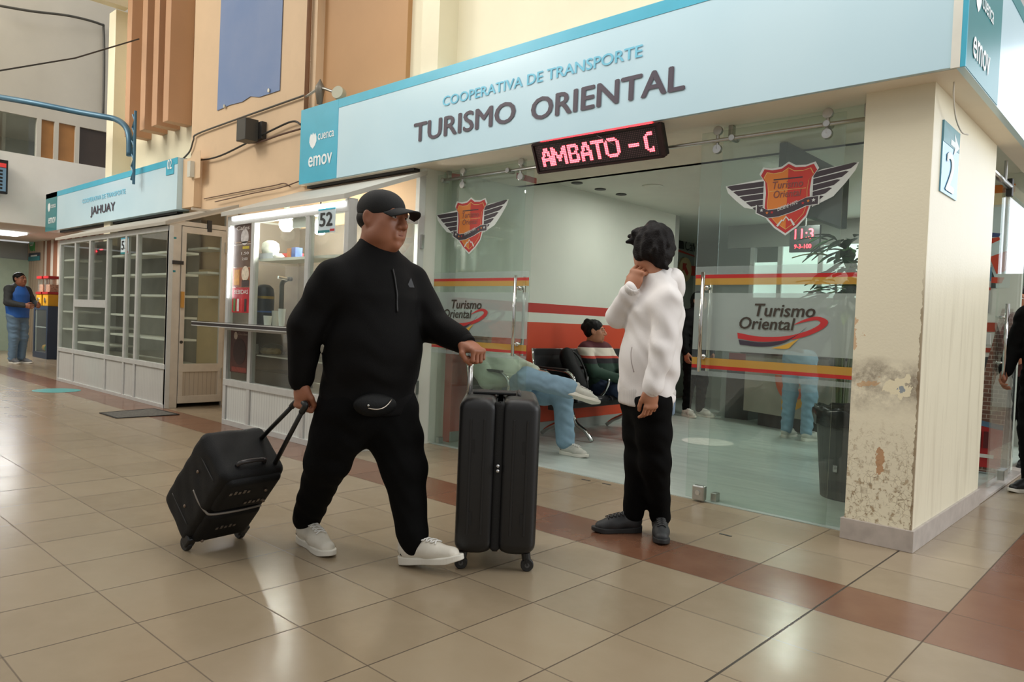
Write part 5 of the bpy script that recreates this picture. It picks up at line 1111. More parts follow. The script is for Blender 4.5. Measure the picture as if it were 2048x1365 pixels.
def head_mesh(M, s=1.0, fat=0.0, mouth=0.0):
    b = Blob(); w = 1 + fat * .14
    b.ell((0, -.018, .030), (.076, .098, .086), .02).ell((0, .028, -.028), (.064 * w, .066, .085), .03).ell((0, .036, -.075), (.048 * w + fat * .008, .050, .040), .03).ell((0, .076, -.100), (.022, .019, .018), .02)
    for sd in (-1, 1):
        b.ell((sd * .040 * w, .054, -.024), (.026, .026, .028), .03).ell((sd * .046 * w, .016, -.068), (.024 + fat * .006, .040, .032), .04)
    b.cone((-.036, .083, .030), (.036, .083, .030), .013, .013, .018).cone((0, .090, .022), (0, .114, -.024), .0095, .0155, .012)
    for sd in (-1, 1): b.ell((sd * .0155, .101, -.030), (.012, .012, .010), .008)
    for sd in (-1, 1): b.ell((sd * .033, .101, .010), (.017, .014, .010), .014, cut=True)
    for sd in (-1, 1): b.ell((sd * .033, .0835, .0185), (.019, .013, .0075), .006).ell((sd * .033, .0825, .0015), (.018, .012, .0055), .006)
    b.cone((-.023, .089, -.053), (.023, .089, -.053), .0095, .0095, .012).cone((-.020, .089, -.069), (.020, .089, -.069), .0105, .0105, .012)
    b.cone((-.029, .103, -.0605), (.029, .103, -.0605), .0038, .0036, .006, cut=True)
    for sd in (-1, 1):
        b.ell((sd * .080, -.012, .0), (.011, .023, .034), .010, ((1, sd * .25, 0), (-sd * .25, 1, .2), (0, -.2, 1))).ell((sd * .093, -.004, .004), (.010, .012, .020), .008, cut=True)
    b.cone((0, -.022, -.055), (0, -.050, -.17), .054 + fat * .010, .058 + fat * .012, .035)
    if fat: b.ell((0, .020, -.112), (.05, .045, .030), .03)
    V, F = b.mesh(.0042); return xf(M, V * s), F
def hand_mesh(M, side, curl, spread=.10, thumb=(.55, .75, -.35), tc=25, s=1.0, arm=.03):
    """side +1: thumb on +x.  curl: one triple of bends, or four of them"""
    b = Blob(); b.ell((0, .045, 0), (.040, .050, .016), .012).ell((side * .026, .030, -.008), (.018, .030, .016), .014).cone((-.030, .080, 0), (.030, .083, .002), .012, .012, .012).cone((0, .0, 0), (0, -arm, 0), .024, .028, .02, ((0, 0, 1), .78)).cone((0, .0, 0), (0, .03, 0), .026, .030, .02, ((0, 0, 1), .6))
    cs = curl if hasattr(curl[0], '__len__') else [curl] * 4; ln = (.92, 1.05, 1.0, .78)
    for i in range(4):
        x = side * (.030 - .0205 * i); p = np.array([x, .084 - (.006 if i == 3 else 0), .001]); a = 0; rr = .0098 - .0009 * (i == 3); sp = side * (1.5 - i) * spread
        for j, L in enumerate((.041, .026, .021)):
            a += math.radians(cs[i][j]); q = p + L * ln[i] * np.array([math.sin(sp) * math.cos(a), math.cos(a) * math.cos(sp), -math.sin(a)]); b.cone(p, q, rr, rr * .93, .0035); p = q; rr *= .93
    t = nrm_(np.array(thumb) * [side, 1, 1]); p = np.array([side * .032, .018, -.006]); q = p + t * .040; b.cone(p, q, .0145, .0118, .010)
    a = math.radians(tc); t2 = nrm_(t * math.cos(a) + np.array([-side * .8, .45, -.35]) * math.sin(a)); r_ = q + t2 * .030; b.cone(q, r_, .0118, .0108, .004); t3 = nrm_(t2 * math.cos(a) + np.array([-side * .9, .3, -.35]) * math.sin(a)); b.cone(r_, r_ + t3 * .024, .0108, .0092, .004)
    V, F = b.mesh(.0034); return xf(M, V * s), F
def shoe_parts(M, parent, upper, sole, L=.29, lace=None, stripe=None, high=.0, name='shoe'):
    """M: frame on the sole under the heel, y towards the toe"""
    b = Blob(); b.ell((0, .04, .055), (.036, .045, .050), .02).cone((0, .05, .06), (0, .16, .048), .038, .036, .03).cone((0, .16, .045), (0, L - .055, .034), .040, .034, .03, ((0, 0, 1), .85)).cone((0, .035, .07), (0, .045, .105 + high), .036, .040, .02).ell((0, .13, .078), (.020, .045, .016), .02, ((1, 0, 0), (0, 1, -.5), (0, .5, 1)))
    b.ell((0, .042, .125 + high), (.030, .036, .03), .01, cut=True)
    V, F = b.mesh(.0055); V = np.array(V); V[:, 2] = np.maximum(V[:, 2], .016)
    sh = MB().mesh(xf(M, V), F).build(name, upper, parent, smooth=True)
    out = [(-.030, .0), (-.040, .05), (-.036, .12), (-.044, .19), (-.040, L - .05), (-.022, L - .012), (0, L), (.022, L - .012), (.040, L - .05), (.044, .19), (.036, .12), (.040, .05), (.030, .0), (0, -.010)]
    oc = smooth_curve([(a, c, 0) for a, c in out] + [(out[0][0], out[0][1], 0)], 4)[:-1]; n = len(oc); m_ = MB()
    tz = lambda y: .026 + .010 * max(0, (.10 - y) / .10) + (.008 * max(0, (y - L * .75) / (L * .25)))
    vs = [np.array([p[0], p[1], .0 + .012 * max(0, (p[1] - L * .8) / (L * .2))]) for p in oc] + [np.array([p[0], p[1], tz(p[1])]) for p in oc]
    m_.add(xf(M, np.array(vs)), [tuple(range(n))[::1], tuple(range(n, 2 * n))[::-1]] + [(i, (i + 1) % n, n + (i + 1) % n, n + i)[::-1] for i in range(n)]); m_.build('sole', sole, sh, bevel=.004)
    if lace is not None:
        l_ = MB()
        
        def top_(x, y):
            dd = (V[:, 0] - x) ** 2 + (V[:, 1] - y) ** 2; nn = np.argsort(dd)[:14]; return V[nn, 2].max()
        for k in range(5):
            y_ = .098 + .021 * k
            for sg_ in (-1, 1): l_.tube(xf(M, [(x_, y_ + sg_ * x_ * .35, top_(x_, y_ + sg_ * x_ * .35) + .003) for x_ in (-.024, -.014, -.005, .005, .014, .024)]), .0034, 6)
        l_.build('laces', lace, sh, smooth=True)
    if stripe is not None: MB().tube(xf(M, smooth_curve([(-.0375, .03, .045), (0, -.008, .05), (.0375, .03, .045)], 6)), .008, 6).build('heel_stripe', stripe, sh, smooth=True)
    return sh
M_skin = mat('skin_brown', (150, 96, 70), .5, var=.07, scale=18); M_skinw = mat('skin_warm', (172, 116, 86), .5, var=.06, scale=18)
M_hair = mat('hair_black', (16, 13, 12), .55, spec=.2, var=.3, scale=60); M_eye = mat('eye_white', (206, 200, 192), .25); M_iris = mat('iris_brown', (40, 26, 18), .2); M_lip = mat('lip_tone', (132, 76, 62), .5)
def face_parts(M, body, s=1.0, brow=True, lip=M_lip):
    for sd in (-1, 1):
        c = np.array([sd * .033, .0805, .0095]) * s
        e = MB().mesh(*ball(xf(M, [c])[0], .0128 * s)).build('eye', M_eye, body, smooth=True)
        d = nrm_(M[:3, 1] * 1.0 + M[:3, 0] * .12); MB().mesh(*ball(xf(M, [c])[0] + d * .0072 * s, .0066 * s)).build('iris', M_iris, e, smooth=True)
        if brow: MB().tube(xf(M, np.array(smooth_curve([(sd * .012, .0945, .033), (sd * .030, .0925, .039), (sd * .050, .077, .034)], 4)) * s), [.003, .0042, .0042, .0042, .004, .004, .0035, .003, .002][:9], 6).build('eyebrow', M_hair, body, smooth=True)
    MB().tube(xf(M, np.array([(-.023, .0945, -.061), (-.010, .0995, -.0605), (0, .100, -.0615), (.010, .0995, -.0605), (.023, .0945, -.061)]) * s), [.001, .0028, .003, .0028, .001], 6).build('lips', lip, body, smooth=True)
def ball(c, r, n=10, m=14):
    V = []; F = []
    for i in range(n + 1):
        a = math.pi * i / n
        for k in range(m): V.append(np.asarray(c) + r * np.array([math.sin(a) * math.cos(2 * math.pi * k / m), math.sin(a) * math.sin(2 * math.pi * k / m), math.cos(a)]))
    for i in range(n):
        for k in range(m): F.append((i * m + k, (i + 1) * m + k, (i + 1) * m + (k + 1) % m, i * m + (k + 1) % m))
    return V, F
def person(label, base, J, st):
    """J holds joints in world coordinates; st the clothing.  Returns the top object."""
    P = thing('person', label, 'person', base); H = look(J['head'], J['face'], J.get('hup', Z)); s = st.get('hs', 1.0); skin = st.get('skin', M_skin)
    B = MB(); B.mesh(*head_mesh(H, s, st.get('fat', 0)))
    lat = nrm_(J['sh_l'] - J['sh_r']); up = nrm_(J['neck'] - J['pelvis']); fw_ = nrm_(np.cross(up, -lat)) ; fw_ = nrm_(np.cross(lat, up))
    if fw_ @ J['chestdir'] < 0: fw_ = -fw_
    g = st.get('girth', 1.0); c = Blob(); ch = J['neck'] * .72 + J['pelvis'] * .28; wa = J['neck'] * .35 + J['pelvis'] * .65
    c.cone(J['neck'] + up * .03, ch, .055, .10 * g, .05, (fw_, .8)).cone(ch, wa, .13 * g, .12 * g, .05, (fw_, .75)).cone(wa, J['pelvis'], .12 * g, .13 * g, .05, (fw_, .8)).cone(J['sh_l'], J['sh_r'], .05, .05, .05)
    for q in 'lr':
        c.chain([J['sh_' + q], J['el_' + q], J['wr_' + q]], [.046, .036, .026], .03).chain([J['hip_' + q], J['kn_' + q], J['an_' + q]], [.072, .048, .034], .04)
    B.mesh(*c.mesh(.012))
    for q in 'lr':
        if J.get('hand_' + q) is not None: B.mesh(*hand_mesh(**J['hand_' + q]))
    body = B.build('body', skin, P, smooth=True)
    if st.get('facial', True): face_parts(H, body, s, lip=st.get('lip', M_lip))
    # upper garment
    t = st['top']; b = Blob(); k = t.get('k', .05); fl = (fw_, t.get('flat', .72)); be = t.get('belly', 0.0)
    hem = J['pelvis'] + up * t.get('hem', .0); sho = t.get('sr', .075)
    r1, r2, r3 = t['r']                                            # chest, waist, hem radii across
    b.cone(J['sh_l'] - lat * .03 - up * .02, J['sh_r'] + lat * .03 - up * .02, sho, sho, k).cone(J['neck'] - up * .04, ch, .09, r1, k, fl).cone(ch, wa + fw_ * be, r1, r2, k, fl).cone(wa + fw_ * be, hem, r2, r3, k, fl)
    b.cone(J['neck'] + up * .0, J['neck'] - up * .05, t.get('collar', .07), .085, .04)
    tz_ = t.get('trap', .06)
    for q in 'lr': b.cone(J['neck'] - up * .015, J['sh_' + q] + up * (sho - tz_) * .6, tz_ + .012, tz_, .05)
    for q in 'lr':
        ra, re, rw = t.get('sleeve', (.072, .062, .05)); e = nrm_(J['wr_' + q] - J['el_' + q])
        b.cone(J['sh_' + q], J['el_' + q], ra, re, t.get('ks', .03)).cone(J['el_' + q], J['wr_' + q] - e * .02, re, rw, .014).cone(J['wr_' + q] - e * .035, J['wr_' + q] + e * .005, rw * .92, rw * .80, .012)
    hb = t.get('band', .03); b.cone(hem + lat * r3 * .35, hem - lat * r3 * .35, r3 * .66, r3 * .66, .03, fl)
    b.ell(hem - up * (r3 * .75), (r3 * 1.9, r3 * 1.9, r3 * .62), .008, (lat, fw_, up), cut=True)
    if 'hole' in t: b.ell(J['neck'] + up * .085 + fw_ * .02, (.064, .064, .06), .012, (lat, fw_, up), cut=True)
    b.disp = folds(*t.get('folds', [((0, .2, 1), .10, .004, (1, .4, 0), 1.0), ((.5, .3, 1), .055, .002, (1, -.6, .2), 1.4)]))
    for fn in t.get('extra', []): fn(b, dict(lat=lat, up=up, fw=fw_, ch=ch, wa=wa, hem=hem))
    top = MB().mesh(*b.mesh(t.get('vox', .0085))).build(t['name'], t['mat'], P, smooth=True)
    if t.get('rib'):
        b = Blob(); c0 = hem - up * .024; b.cone(c0 + lat * r3 * .30, c0 - lat * r3 * .30, r3 * .62, r3 * .62, .02, fl); b.cone(c0 + up * .02, c0 - up * .02, r3 * 1.0, r3 * .98, .02, fl)
        b.ell(c0 - up * (.35 + .052), (1.2, 1.2, .35), .006, (lat, fw_, up), cut=True); b.ell(c0 + up * .30, (1.2, 1.2, .25), .006, (lat, fw_, up), cut=True)
        MB().mesh(*b.mesh(.008)).build('hem_band', t['rib'], top, smooth=True)
        for q in 'lr':
            e = nrm_(J['wr_' + q] - J['el_' + q]); b = Blob(); rw = t.get('sleeve', (.072, .062, .05))[2]; b.cone(J['wr_' + q] - e * .030, J['wr_' + q] + e * .012, rw * .86, rw * .80, .01); b.ell(J['wr_' + q] + e * .10, (.06, .06, .075), .006, (nrm_(np.cross(e, X)), nrm_(np.cross(e, np.cross(e, X))), e), cut=True)
            MB().mesh(*b.mesh(.006)).build('cuff', t['rib'], top, smooth=True)
    # trousers
    l = st['legs']; b = Blob(); rp = l.get('rp', .135 * g); b.cone(J['pelvis'] + up * .10, J['pelvis'], rp, rp * 1.05, .05, (fw_, .82)).cone(J['hip_l'], J['hip_r'], l['r'][0] * 1.02, l['r'][0] * 1.02, .05)
    for q in 'lr':
        a0, a1, a2 = l['r']; d = nrm_(J['an_' + q] - J['kn_' + q]); mid = J['hip_' + q] * .5 + J['kn_' + q] * .5
        b.chain([J['hip_' + q], mid, J['kn_' + q], J['an_' + q]], [a0, (a0 + a1) * .52, a1, a2], .045)
        if l.get('cuff'): b.cone(J['an_' + q] - d * .02, J['an_' + q] + d * .035, a2 * 1.04, a2 * .80, .015)
        else: b.ell(J['an_' + q] + d * (a2 + .035), (.12, .12, .04), .006, (nrm_(np.cross(d, lat)), nrm_(np.cross(d, np.cross(d, lat))), d), cut=True)
    b.disp = folds(*l.get('folds', [((0, .3, 1), .085, .005, (1, .5, 0), 1.2), ((.4, 0, 1), .05, .003, (.3, 1, 0), 1.0)]))
    tr = MB().mesh(*b.mesh(l.get('vox', .0095))).build('trousers', l['mat'], P, smooth=True)
    for q in 'lr':
        f = J.get('foot_' + q)
        if f is not None: shoe_parts(f, P, **st['shoes'])
    return P, body, top, tr, H, dict(lat=lat, up=up, fw=fw_, ch=ch, wa=wa, hem=hem)
# ------------------------------------------------------------------ people
pd = lambda px, py, w: pt(px, py, w=w)
TC = nrm_(np.array([.678, -.735, 0])); RH = nrm_(np.array([RT[0], RT[1], 0]))       # towards the viewer, picture right, on the floor
def dirn(deg): a = math.radians(deg); return TC * math.cos(a) + RH * math.sin(a)       # 0 faces the viewer, 90 faces picture right
def flat_foot(h, d): return look(np.asarray(h) * [1, 1, 0] + Z * np.asarray(h)[2], d)
M_jack = mat('black_jacket', (11, 10, 10), .8, var=.1, scale=30, spec=.15, bump=.2, bscale=260); M_pants = mat('black_trousers', (10, 10, 10), .9, var=.1, scale=30, spec=.12, bump=.2, bscale=300)
M_shoew = mat('shoe_white', (214, 208, 194), .5, var=.05, scale=20); M_sole = mat('sole_white', (222, 218, 206), .5); M_lace = mat('lace_white', (232, 230, 224), .6)
# --- man walking with two cases
F1 = dirn(40); L1 = np.cross(Z, F1); ff = nrm_(F1 * math.cos(.38) + L1 * math.sin(.38))
heel_r, heel_l = pt(604, 1082, z=0), pt(806, 1128, z=0)
tilt = nrm_(ff * math.cos(.20) + Z * math.sin(.20)); 
J = dict(head=pd(766, 441, 3.34), face=dirn(60) - Z * .04, chestdir=F1, neck=pd(752, 512, 3.37), pelvis=pd(735, 800, 3.37),
 sh_r=pd(664, 562, 3.22), sh_l=pd(822, 566, 3.52), el_r=pd(612, 655, 3.22), el_l=pd(866, 652, 3.47), wr_r=pd(602, 762, 3.24), wr_l=pd(928, 685, 3.34),
 hip_r=pd(696, 815, 3.30), hip_l=pd(776, 815, 3.44), kn_r=pd(656, 920, 3.36), kn_l=pd(808, 935, 3.36), an_r=heel_r + F1 * .05 + Z * .13, an_l=heel_l + ff * .05 + Z * .13,
 foot_r=look(heel_r, F1), foot_l=look(heel_l + Z * .002, tilt))
for k_ in ('foot_r', 'foot_l'): J[k_][:3, :3] *= 1.09
hr = J['wr_r'] + Z * -.015; J['hand_r'] = dict(M=frame(hr, -F1, -Z, -L1), side=-1, curl=(62, 85, 55), tc=45, s=1.14, thumb=(.35, .85, -.45))
yl = nrm_(nrm_(J['wr_l'] - J['el_l']) * .85 + F1 * .3 - Z * .15); zl = nrm_(Z - yl * (yl @ Z)); xl = np.cross(yl, zl)
J['hand_l'] = dict(M=frame(J['wr_l'] + yl * .01, xl, yl, zl), side=1, curl=(68, 85, 50), tc=45, s=1.10, thumb=(.45, .75, -.5))
def jacket_extra(b, q):
    n = J['neck']; b.cone(n + q['up'] * .045 + q['fw'] * .0, n - q['up'] * .03, .078, .10, .03)
MAN, mb_, mtop, mtr, MH, q = person('heavy-set person in black cap and jacket walking with a tilted bag and upright suitcase', heel_r * .5 + heel_l * .5, J,
 dict(fat=1.0, hs=1.10, girth=1.18, skin=M_skin, top=dict(name='jacket', mat=M_jack, r=(.200, .216, .222), sr=.080, sleeve=(.086, .080, .057), trap=.07, belly=.03, flat=.80, hem=.02, collar=.078, hole=1, k=.06, rib=M_jack, extra=[jacket_extra],
  folds=[((.2, .1, 1), .17, .004, (1, .3, 0), 1.6), ((.6, -.2, .8), .09, .0022, (1, 1, .2), 1.4)]),
  legs=dict(mat=M_pants, r=(.126, .098, .068), rp=.185, cuff=True, folds=[((.3, .2, 1), .13, .003, (1, .5, 0), 1.8), ((.7, .1, .7), .08, .0022, (.2, 1, 0), 1.4)]),
  shoes=dict(upper=M_shoew, sole=M_sole, lace=M_lace, stripe=mat('heel_black', (24, 26, 30), .4), L=.30, name='shoe')))
# cap, hair, waist bag, zip
def cap_mesh(M, s):
    b = Blob(); b.ell((0, -.014, .046), (.086, .108, .080), .01).ell((0, -.014, -.048), (.14, .16, .078), .006, cut=True); b.ell((0, .092, .025), (.05, .05, .012), .008, cut=True)
    V, F = b.mesh(.0045); return xf(M, V * s), F
cap = MB().mesh(*cap_mesh(MH, 1.10)).build('cap', mat('cap_black', (18, 18, 18), .8, var=.1, bump=.2, bscale=300), MAN, smooth=True)
V = []; nu, nv = 15, 9
for l_ in (0, 1):
    for i in range(nu):
        u_ = -1 + 2 * i / (nu - 1)
        for j in range(nv):
            v_ = j / (nv - 1); yy = .060 + .040 * math.sqrt(max(0, 1 - .95 * u_ * u_)) + v_ * .078 * math.sqrt(max(.0, 1 - .80 * u_ * u_)); V.append((.081 * u_ * (1 - .10 * v_), yy, .050 - .028 * u_ * u_ - .014 * v_ - .004 * l_))
n_ = nu * nv; Fb = []
for i in range(nu - 1):
    for j in range(nv - 1): a_ = i * nv + j; Fb += [(a_, a_ + nv, a_ + nv + 1, a_ + 1), (n_ + a_, n_ + a_ + 1, n_ + a_ + nv + 1, n_ + a_ + nv)]
ed = [i * nv for i in range(nu)] + [(nu - 1) * nv + j for j in range(1, nv)] + [i * nv + nv - 1 for i in range(nu - 2, -1, -1)] + [j for j in range(nv - 2, 0, -1)]
Fb += [(ed[k], ed[(k + 1) % len(ed)], n_ + ed[(k + 1) % len(ed)], n_ + ed[k])[::-1] for k in range(len(ed))]
MB().mesh(xf(MH, np.array(V) * 1.10), Fb).build('cap_bill', mat('cap_black', (22, 22, 22)), cap, smooth=True)
MB().mesh(*ball(xf(MH, [(0, -.014 * 1.10, .123 * 1.10)])[0], .0055)).build('cap_button', mat('cap_black', (22, 22, 22)), cap, smooth=True)
b = Blob(); b.ell((0, -.030, .005), (.0785, .092, .062), .01).ell((0, .062, .0), (.12, .078, .14), .008, cut=True); V, F = b.mesh(.0045)
MB().mesh(xf(MH, V * 1.10), F).build('hair', M_hair, MAN, smooth=True)
wbp = q['hem'] * .30 + J['pelvis'] * .70 + q['fw'] * .172 - q['up'] * .005 - q['lat'] * .075; b = Blob(); b.ell(wbp, (.110, .034, .052), .02, (q['lat'], q['fw'], q['up']))
wb = MB().mesh(*b.mesh(.006)).build('waist_bag', mat('bag_nylon', (12, 12, 12), .6, spec=.2, bump=.3, bscale=120), MAN, smooth=True)
zp = smooth_curve([wbp + q['fw'] * .043 + q['lat'] * (-.055 + .015 * k) + q['up'] * (-.006 - .012 * math.sin(k * math.pi / 8) + .0012 * k * k * .35) - q['fw'] * .0012 * (k - 4) ** 2 * .8 for k in range(9)], 2)
MB().tube(zp, .0026, 6).build('zip', mat('zip_silver', (170, 160, 148), .35, .8), wb, smooth=True)
MB().mesh(*ball(zp[0] + q['up'] * .012, .006)).build('zip_pull', M_steel, wb, smooth=True)

# jacket front: stand collar, zip and a dark chest badge following the cloth
TV = np.array([v.co[:] for v in mtop.data.vertices]) + np.array(mtop.parent.location)
def on_cloth(V_, p, d_, off=.002):
    r_ = V_ - p; t_ = r_ @ d_; side = np.linalg.norm(r_ - np.outer(t_, d_), axis=1); k_ = np.argsort(side)[:24]; k_ = k_[np.argmax(t_[k_])]; return p + d_ * (t_[k_] + off)
zl_ = [on_cloth(TV, J['neck'] * (1 - a_) + q['hem'] * a_, q['fw']) for a_ in (.10, .16, .22, .28, .34, .40)]
MB().tube(smooth_curve(zl_, 4), .004, 6).build('jacket_zip', mat('zip_black', (30, 30, 31), .4), mtop, smooth=True)
b = Blob(); n_k = J['neck']; ring = [n_k + (q['fw'] * math.cos(math.radians(a_)) * .078 + q['lat'] * math.sin(math.radians(a_)) * .082) + q['up'] * (.018 - .022 * math.cos(math.radians(a_))) for a_ in range(12, 361, 14)]
b.chain(ring[:-1], [.017] * (len(ring) - 1), .01); b.chain([p_ - q['up'] * .03 for p_ in ring[:-1]], [.019] * (len(ring) - 1), .02)
MB().mesh(*b.mesh(.006)).build('collar', M_jack, mtop, smooth=True)
ctr_ = q['ch'] + q['lat'] * .10 + q['up'] * .06; bd_ = on_cloth(TV, ctr_, q['fw'], .003)
MB().poly([(-.022, -.02), (.022, -.02), (.012, .0), (0, .024), (-.012, .0)], bd_, q['lat'], q['up'], .001).build('chest_badge', mat('badge_dark', (22, 22, 24), .45), mtop)

# --- youth in the white hoodie
F2 = dirn(-68); L2 = np.cross(Z, F2)
hf_r, hf_l = pt(1280, 1064, z=0), pt(1318, 1064, z=0); d_r = dirn(-80); d_l = dirn(-8)
J = dict(head=pd(1303, 502, 3.84), face=dirn(-150) - Z * .03, chestdir=F2, neck=pd(1318, 560, 3.84), pelvis=pd(1292, 800, 3.86),
 sh_l=pd(1334, 604, 3.68), sh_r=pd(1284, 602, 3.99), el_l=pd(1326, 698, 3.63), wr_l=pd(1303, 778, 3.62), el_r=pd(1236, 634, 3.92), wr_r=pd(1262, 582, 3.78),
 hip_l=pd(1305, 805, 3.77), hip_r=pd(1280, 805, 3.92), kn_l=pd(1310, 925, 3.83), kn_r=pd(1280, 920, 3.95), an_l=hf_l + d_l * .045 + Z * .10, an_r=hf_r + d_r * .045 + Z * .10,
 foot_r=look(hf_r, d_r), foot_l=look(hf_l, d_l))
yh = nrm_(-Z + RH * -.04); J['hand_l'] = dict(M=frame(J['wr_l'] - Z * .01, F2, -Z, L2), side=1, curl=((22, 30, 20), (28, 38, 25), (34, 42, 28), (40, 45, 30)), tc=20, s=.97, spread=.05, thumb=(.35, .9, -.3))
yr_ = nrm_(Z * .93 + RH * .28); zr_ = nrm_(TC * .75 - RH * .65 - yr_ * ((TC * .75 - RH * .65) @ yr_)); J['hand_r'] = dict(M=frame(J['wr_r'] + yr_ * .012, np.cross(yr_, zr_), yr_, zr_), side=-1, curl=((45, 70, 35), (52, 75, 40), (56, 78, 40), (62, 80, 40)), tc=25, s=1.08, thumb=(.45, .85, -.4))
def hood(b, q):
    n = J['neck']
    ring = []
    for k in range(13):
        a = math.radians(-150 + 300 * k / 12); r_ = .078; d_ = (-q['fw']) * math.cos(a) + q['lat'] * math.sin(a); ring.append(n + d_ * r_ + q['up'] * (-.005 + .030 * math.cos(a) - .02 * (1 - math.cos(a)) * .8))
    b.chain(ring, [.022, .026, .03, .034, .038, .040, .042, .040, .038, .034, .03, .026, .022], .02)
    b.ell(n - q['fw'] * .088 - q['up'] * .040, (.088, .050, .075), .03, (q['lat'], q['fw'], q['up'])).cone(n - q['fw'] * .085 - q['up'] * .09, n - q['fw'] * .10 - q['up'] * .02, .035, .03, .03)
M_rib_w = ribbed('ribbed_knit_white', (226, 221, 217), 0, .012); M_hood = mat('white_hoodie', (232, 227, 224), .85, var=.03, scale=8, sheen=.2, bump=.15, bscale=400)
YO, yb_, ytop, ytr, YH, q = person('young person in white hoodie with black curly hair, hand raised to the cheek', hf_r * .5 + hf_l * .5, J,
 dict(hs=.97, girth=.92, skin=M_skinw, top=dict(name='hoodie', mat=M_hood, r=(.158, .166, .168), sr=.066, sleeve=(.074, .062, .050), flat=.86, hem=.045, collar=.068, hole=1, belly=.005, rib=M_rib_w, vox=.007,
  folds=[((.3, .2, 1), .17, .0060, (1, .6, 0), 1.8), ((.6, -.3, .8), .085, .0034, (1, 1, .3), 1.6), ((-.5, .4, .8), .23, .0030, (.2, 1, .3), 1.2)]),
  legs=dict(mat=M_pants, r=(.090, .076, .056), rp=.122, cuff=False, folds=[((.2, .2, 1), .11, .0035, (1, .5, 0), 1.8), ((.6, .1, .8), .07, .0025, (.3, 1, 0), 1.4)]),
  shoes=dict(upper=mat('shoe_charcoal', (46, 47, 48), .6, var=.1, scale=30), sole=mat('sole_dark', (36, 36, 36), .6), lace=mat('lace_dark', (60, 60, 60), .6), L=.275, name='shoe')))
hb_ = Blob(); hood(hb_, q); hb_.disp = folds(((.3, .2, 1), .09, .003, (1, .6, 0), 1.8)); MB().mesh(*hb_.mesh(.006)).build('hood', M_hood, ytop, smooth=True)
rn = np.random.RandomState(3)
def curls(pts, amp, wl):
    D_ = rn.normal(size=(10, 3)); ph = rn.uniform(0, 6.28, 10)
    def f(P):
        d = np.zeros(len(P))
        for k in range(10): d += np.sin(P @ (nrm_(D_[k]) * 2 * np.pi / (wl * (.7 + .08 * k))) + ph[k])
        return d * amp / 3
    return f
b = Blob(); b.ell((0, -.022, .052), (.096, .112, .094), .02).ell((0, -.075, -.015), (.078, .058, .085), .03).ell((0, .060, .092), (.078, .060, .042), .02)
for sd in (-1, 1): b.ell((sd * .074, -.010, .005), (.030, .068, .066), .02)
for k, (x_, y_, z_, dx) in enumerate(((-.05, .105, .085, -.1), (-.02, .118, .090, 0), (.015, .12, .086, .1), (.045, .108, .080, .2), (.07, .085, .07, .3), (-.07, .085, .07, -.3), (.03, .04, .135, .1), (-.02, -.01, .145, 0), (0, -.09, .10, 0), (.05, -.1, .04, .2), (-.05, -.1, .04, -.2), (.0, -.12, -.06, 0))):
    b.cone((x_ * .7, y_ * .75, z_ * .95), (x_ + dx * .08, y_ * 1.03 + .004 * (y_ > .05), z_ - .004 * k % 3), .026, .010, .015)
b.ell((0, .125, -.045), (.062, .085, .095), .012, cut=True); b.disp = curls(None, .0042, .050); V, F = b.mesh(.0048)
MB().mesh(xf(YH, V * .97), F).build('hair', mat('hair_youth', (18, 13, 13), .6, spec=.2, var=.3, scale=80, bump=.8, bscale=140), YO, smooth=True)
pk = q['hem'] + q['up'] * .02; 
seam = [pk + q['fw'] * (.085 + .012 * k) * .9 + q['lat'] * (.108 - .008 * k) + q['up'] * (.03 + .045 * k) for k in range(4)]
MB().tube(smooth_curve([pd(1268, 745, 3.70), pd(1263, 725, 3.70), pd(1262, 706, 3.71), pd(1264, 694, 3.72)], 5), .0028, 6).build('pocket_seam', mat('seam_grey', (170, 160, 156), .8), ytop, smooth=True)
b = Blob(); b.cone(pd(1338, 792, 3.80), pd(1342, 825, 3.80), .035, .02, .01); MB().mesh(*b.mesh(.006)).build('shirt_tail', mat('denim_pale', (120, 140, 160), .8), YO, smooth=True)

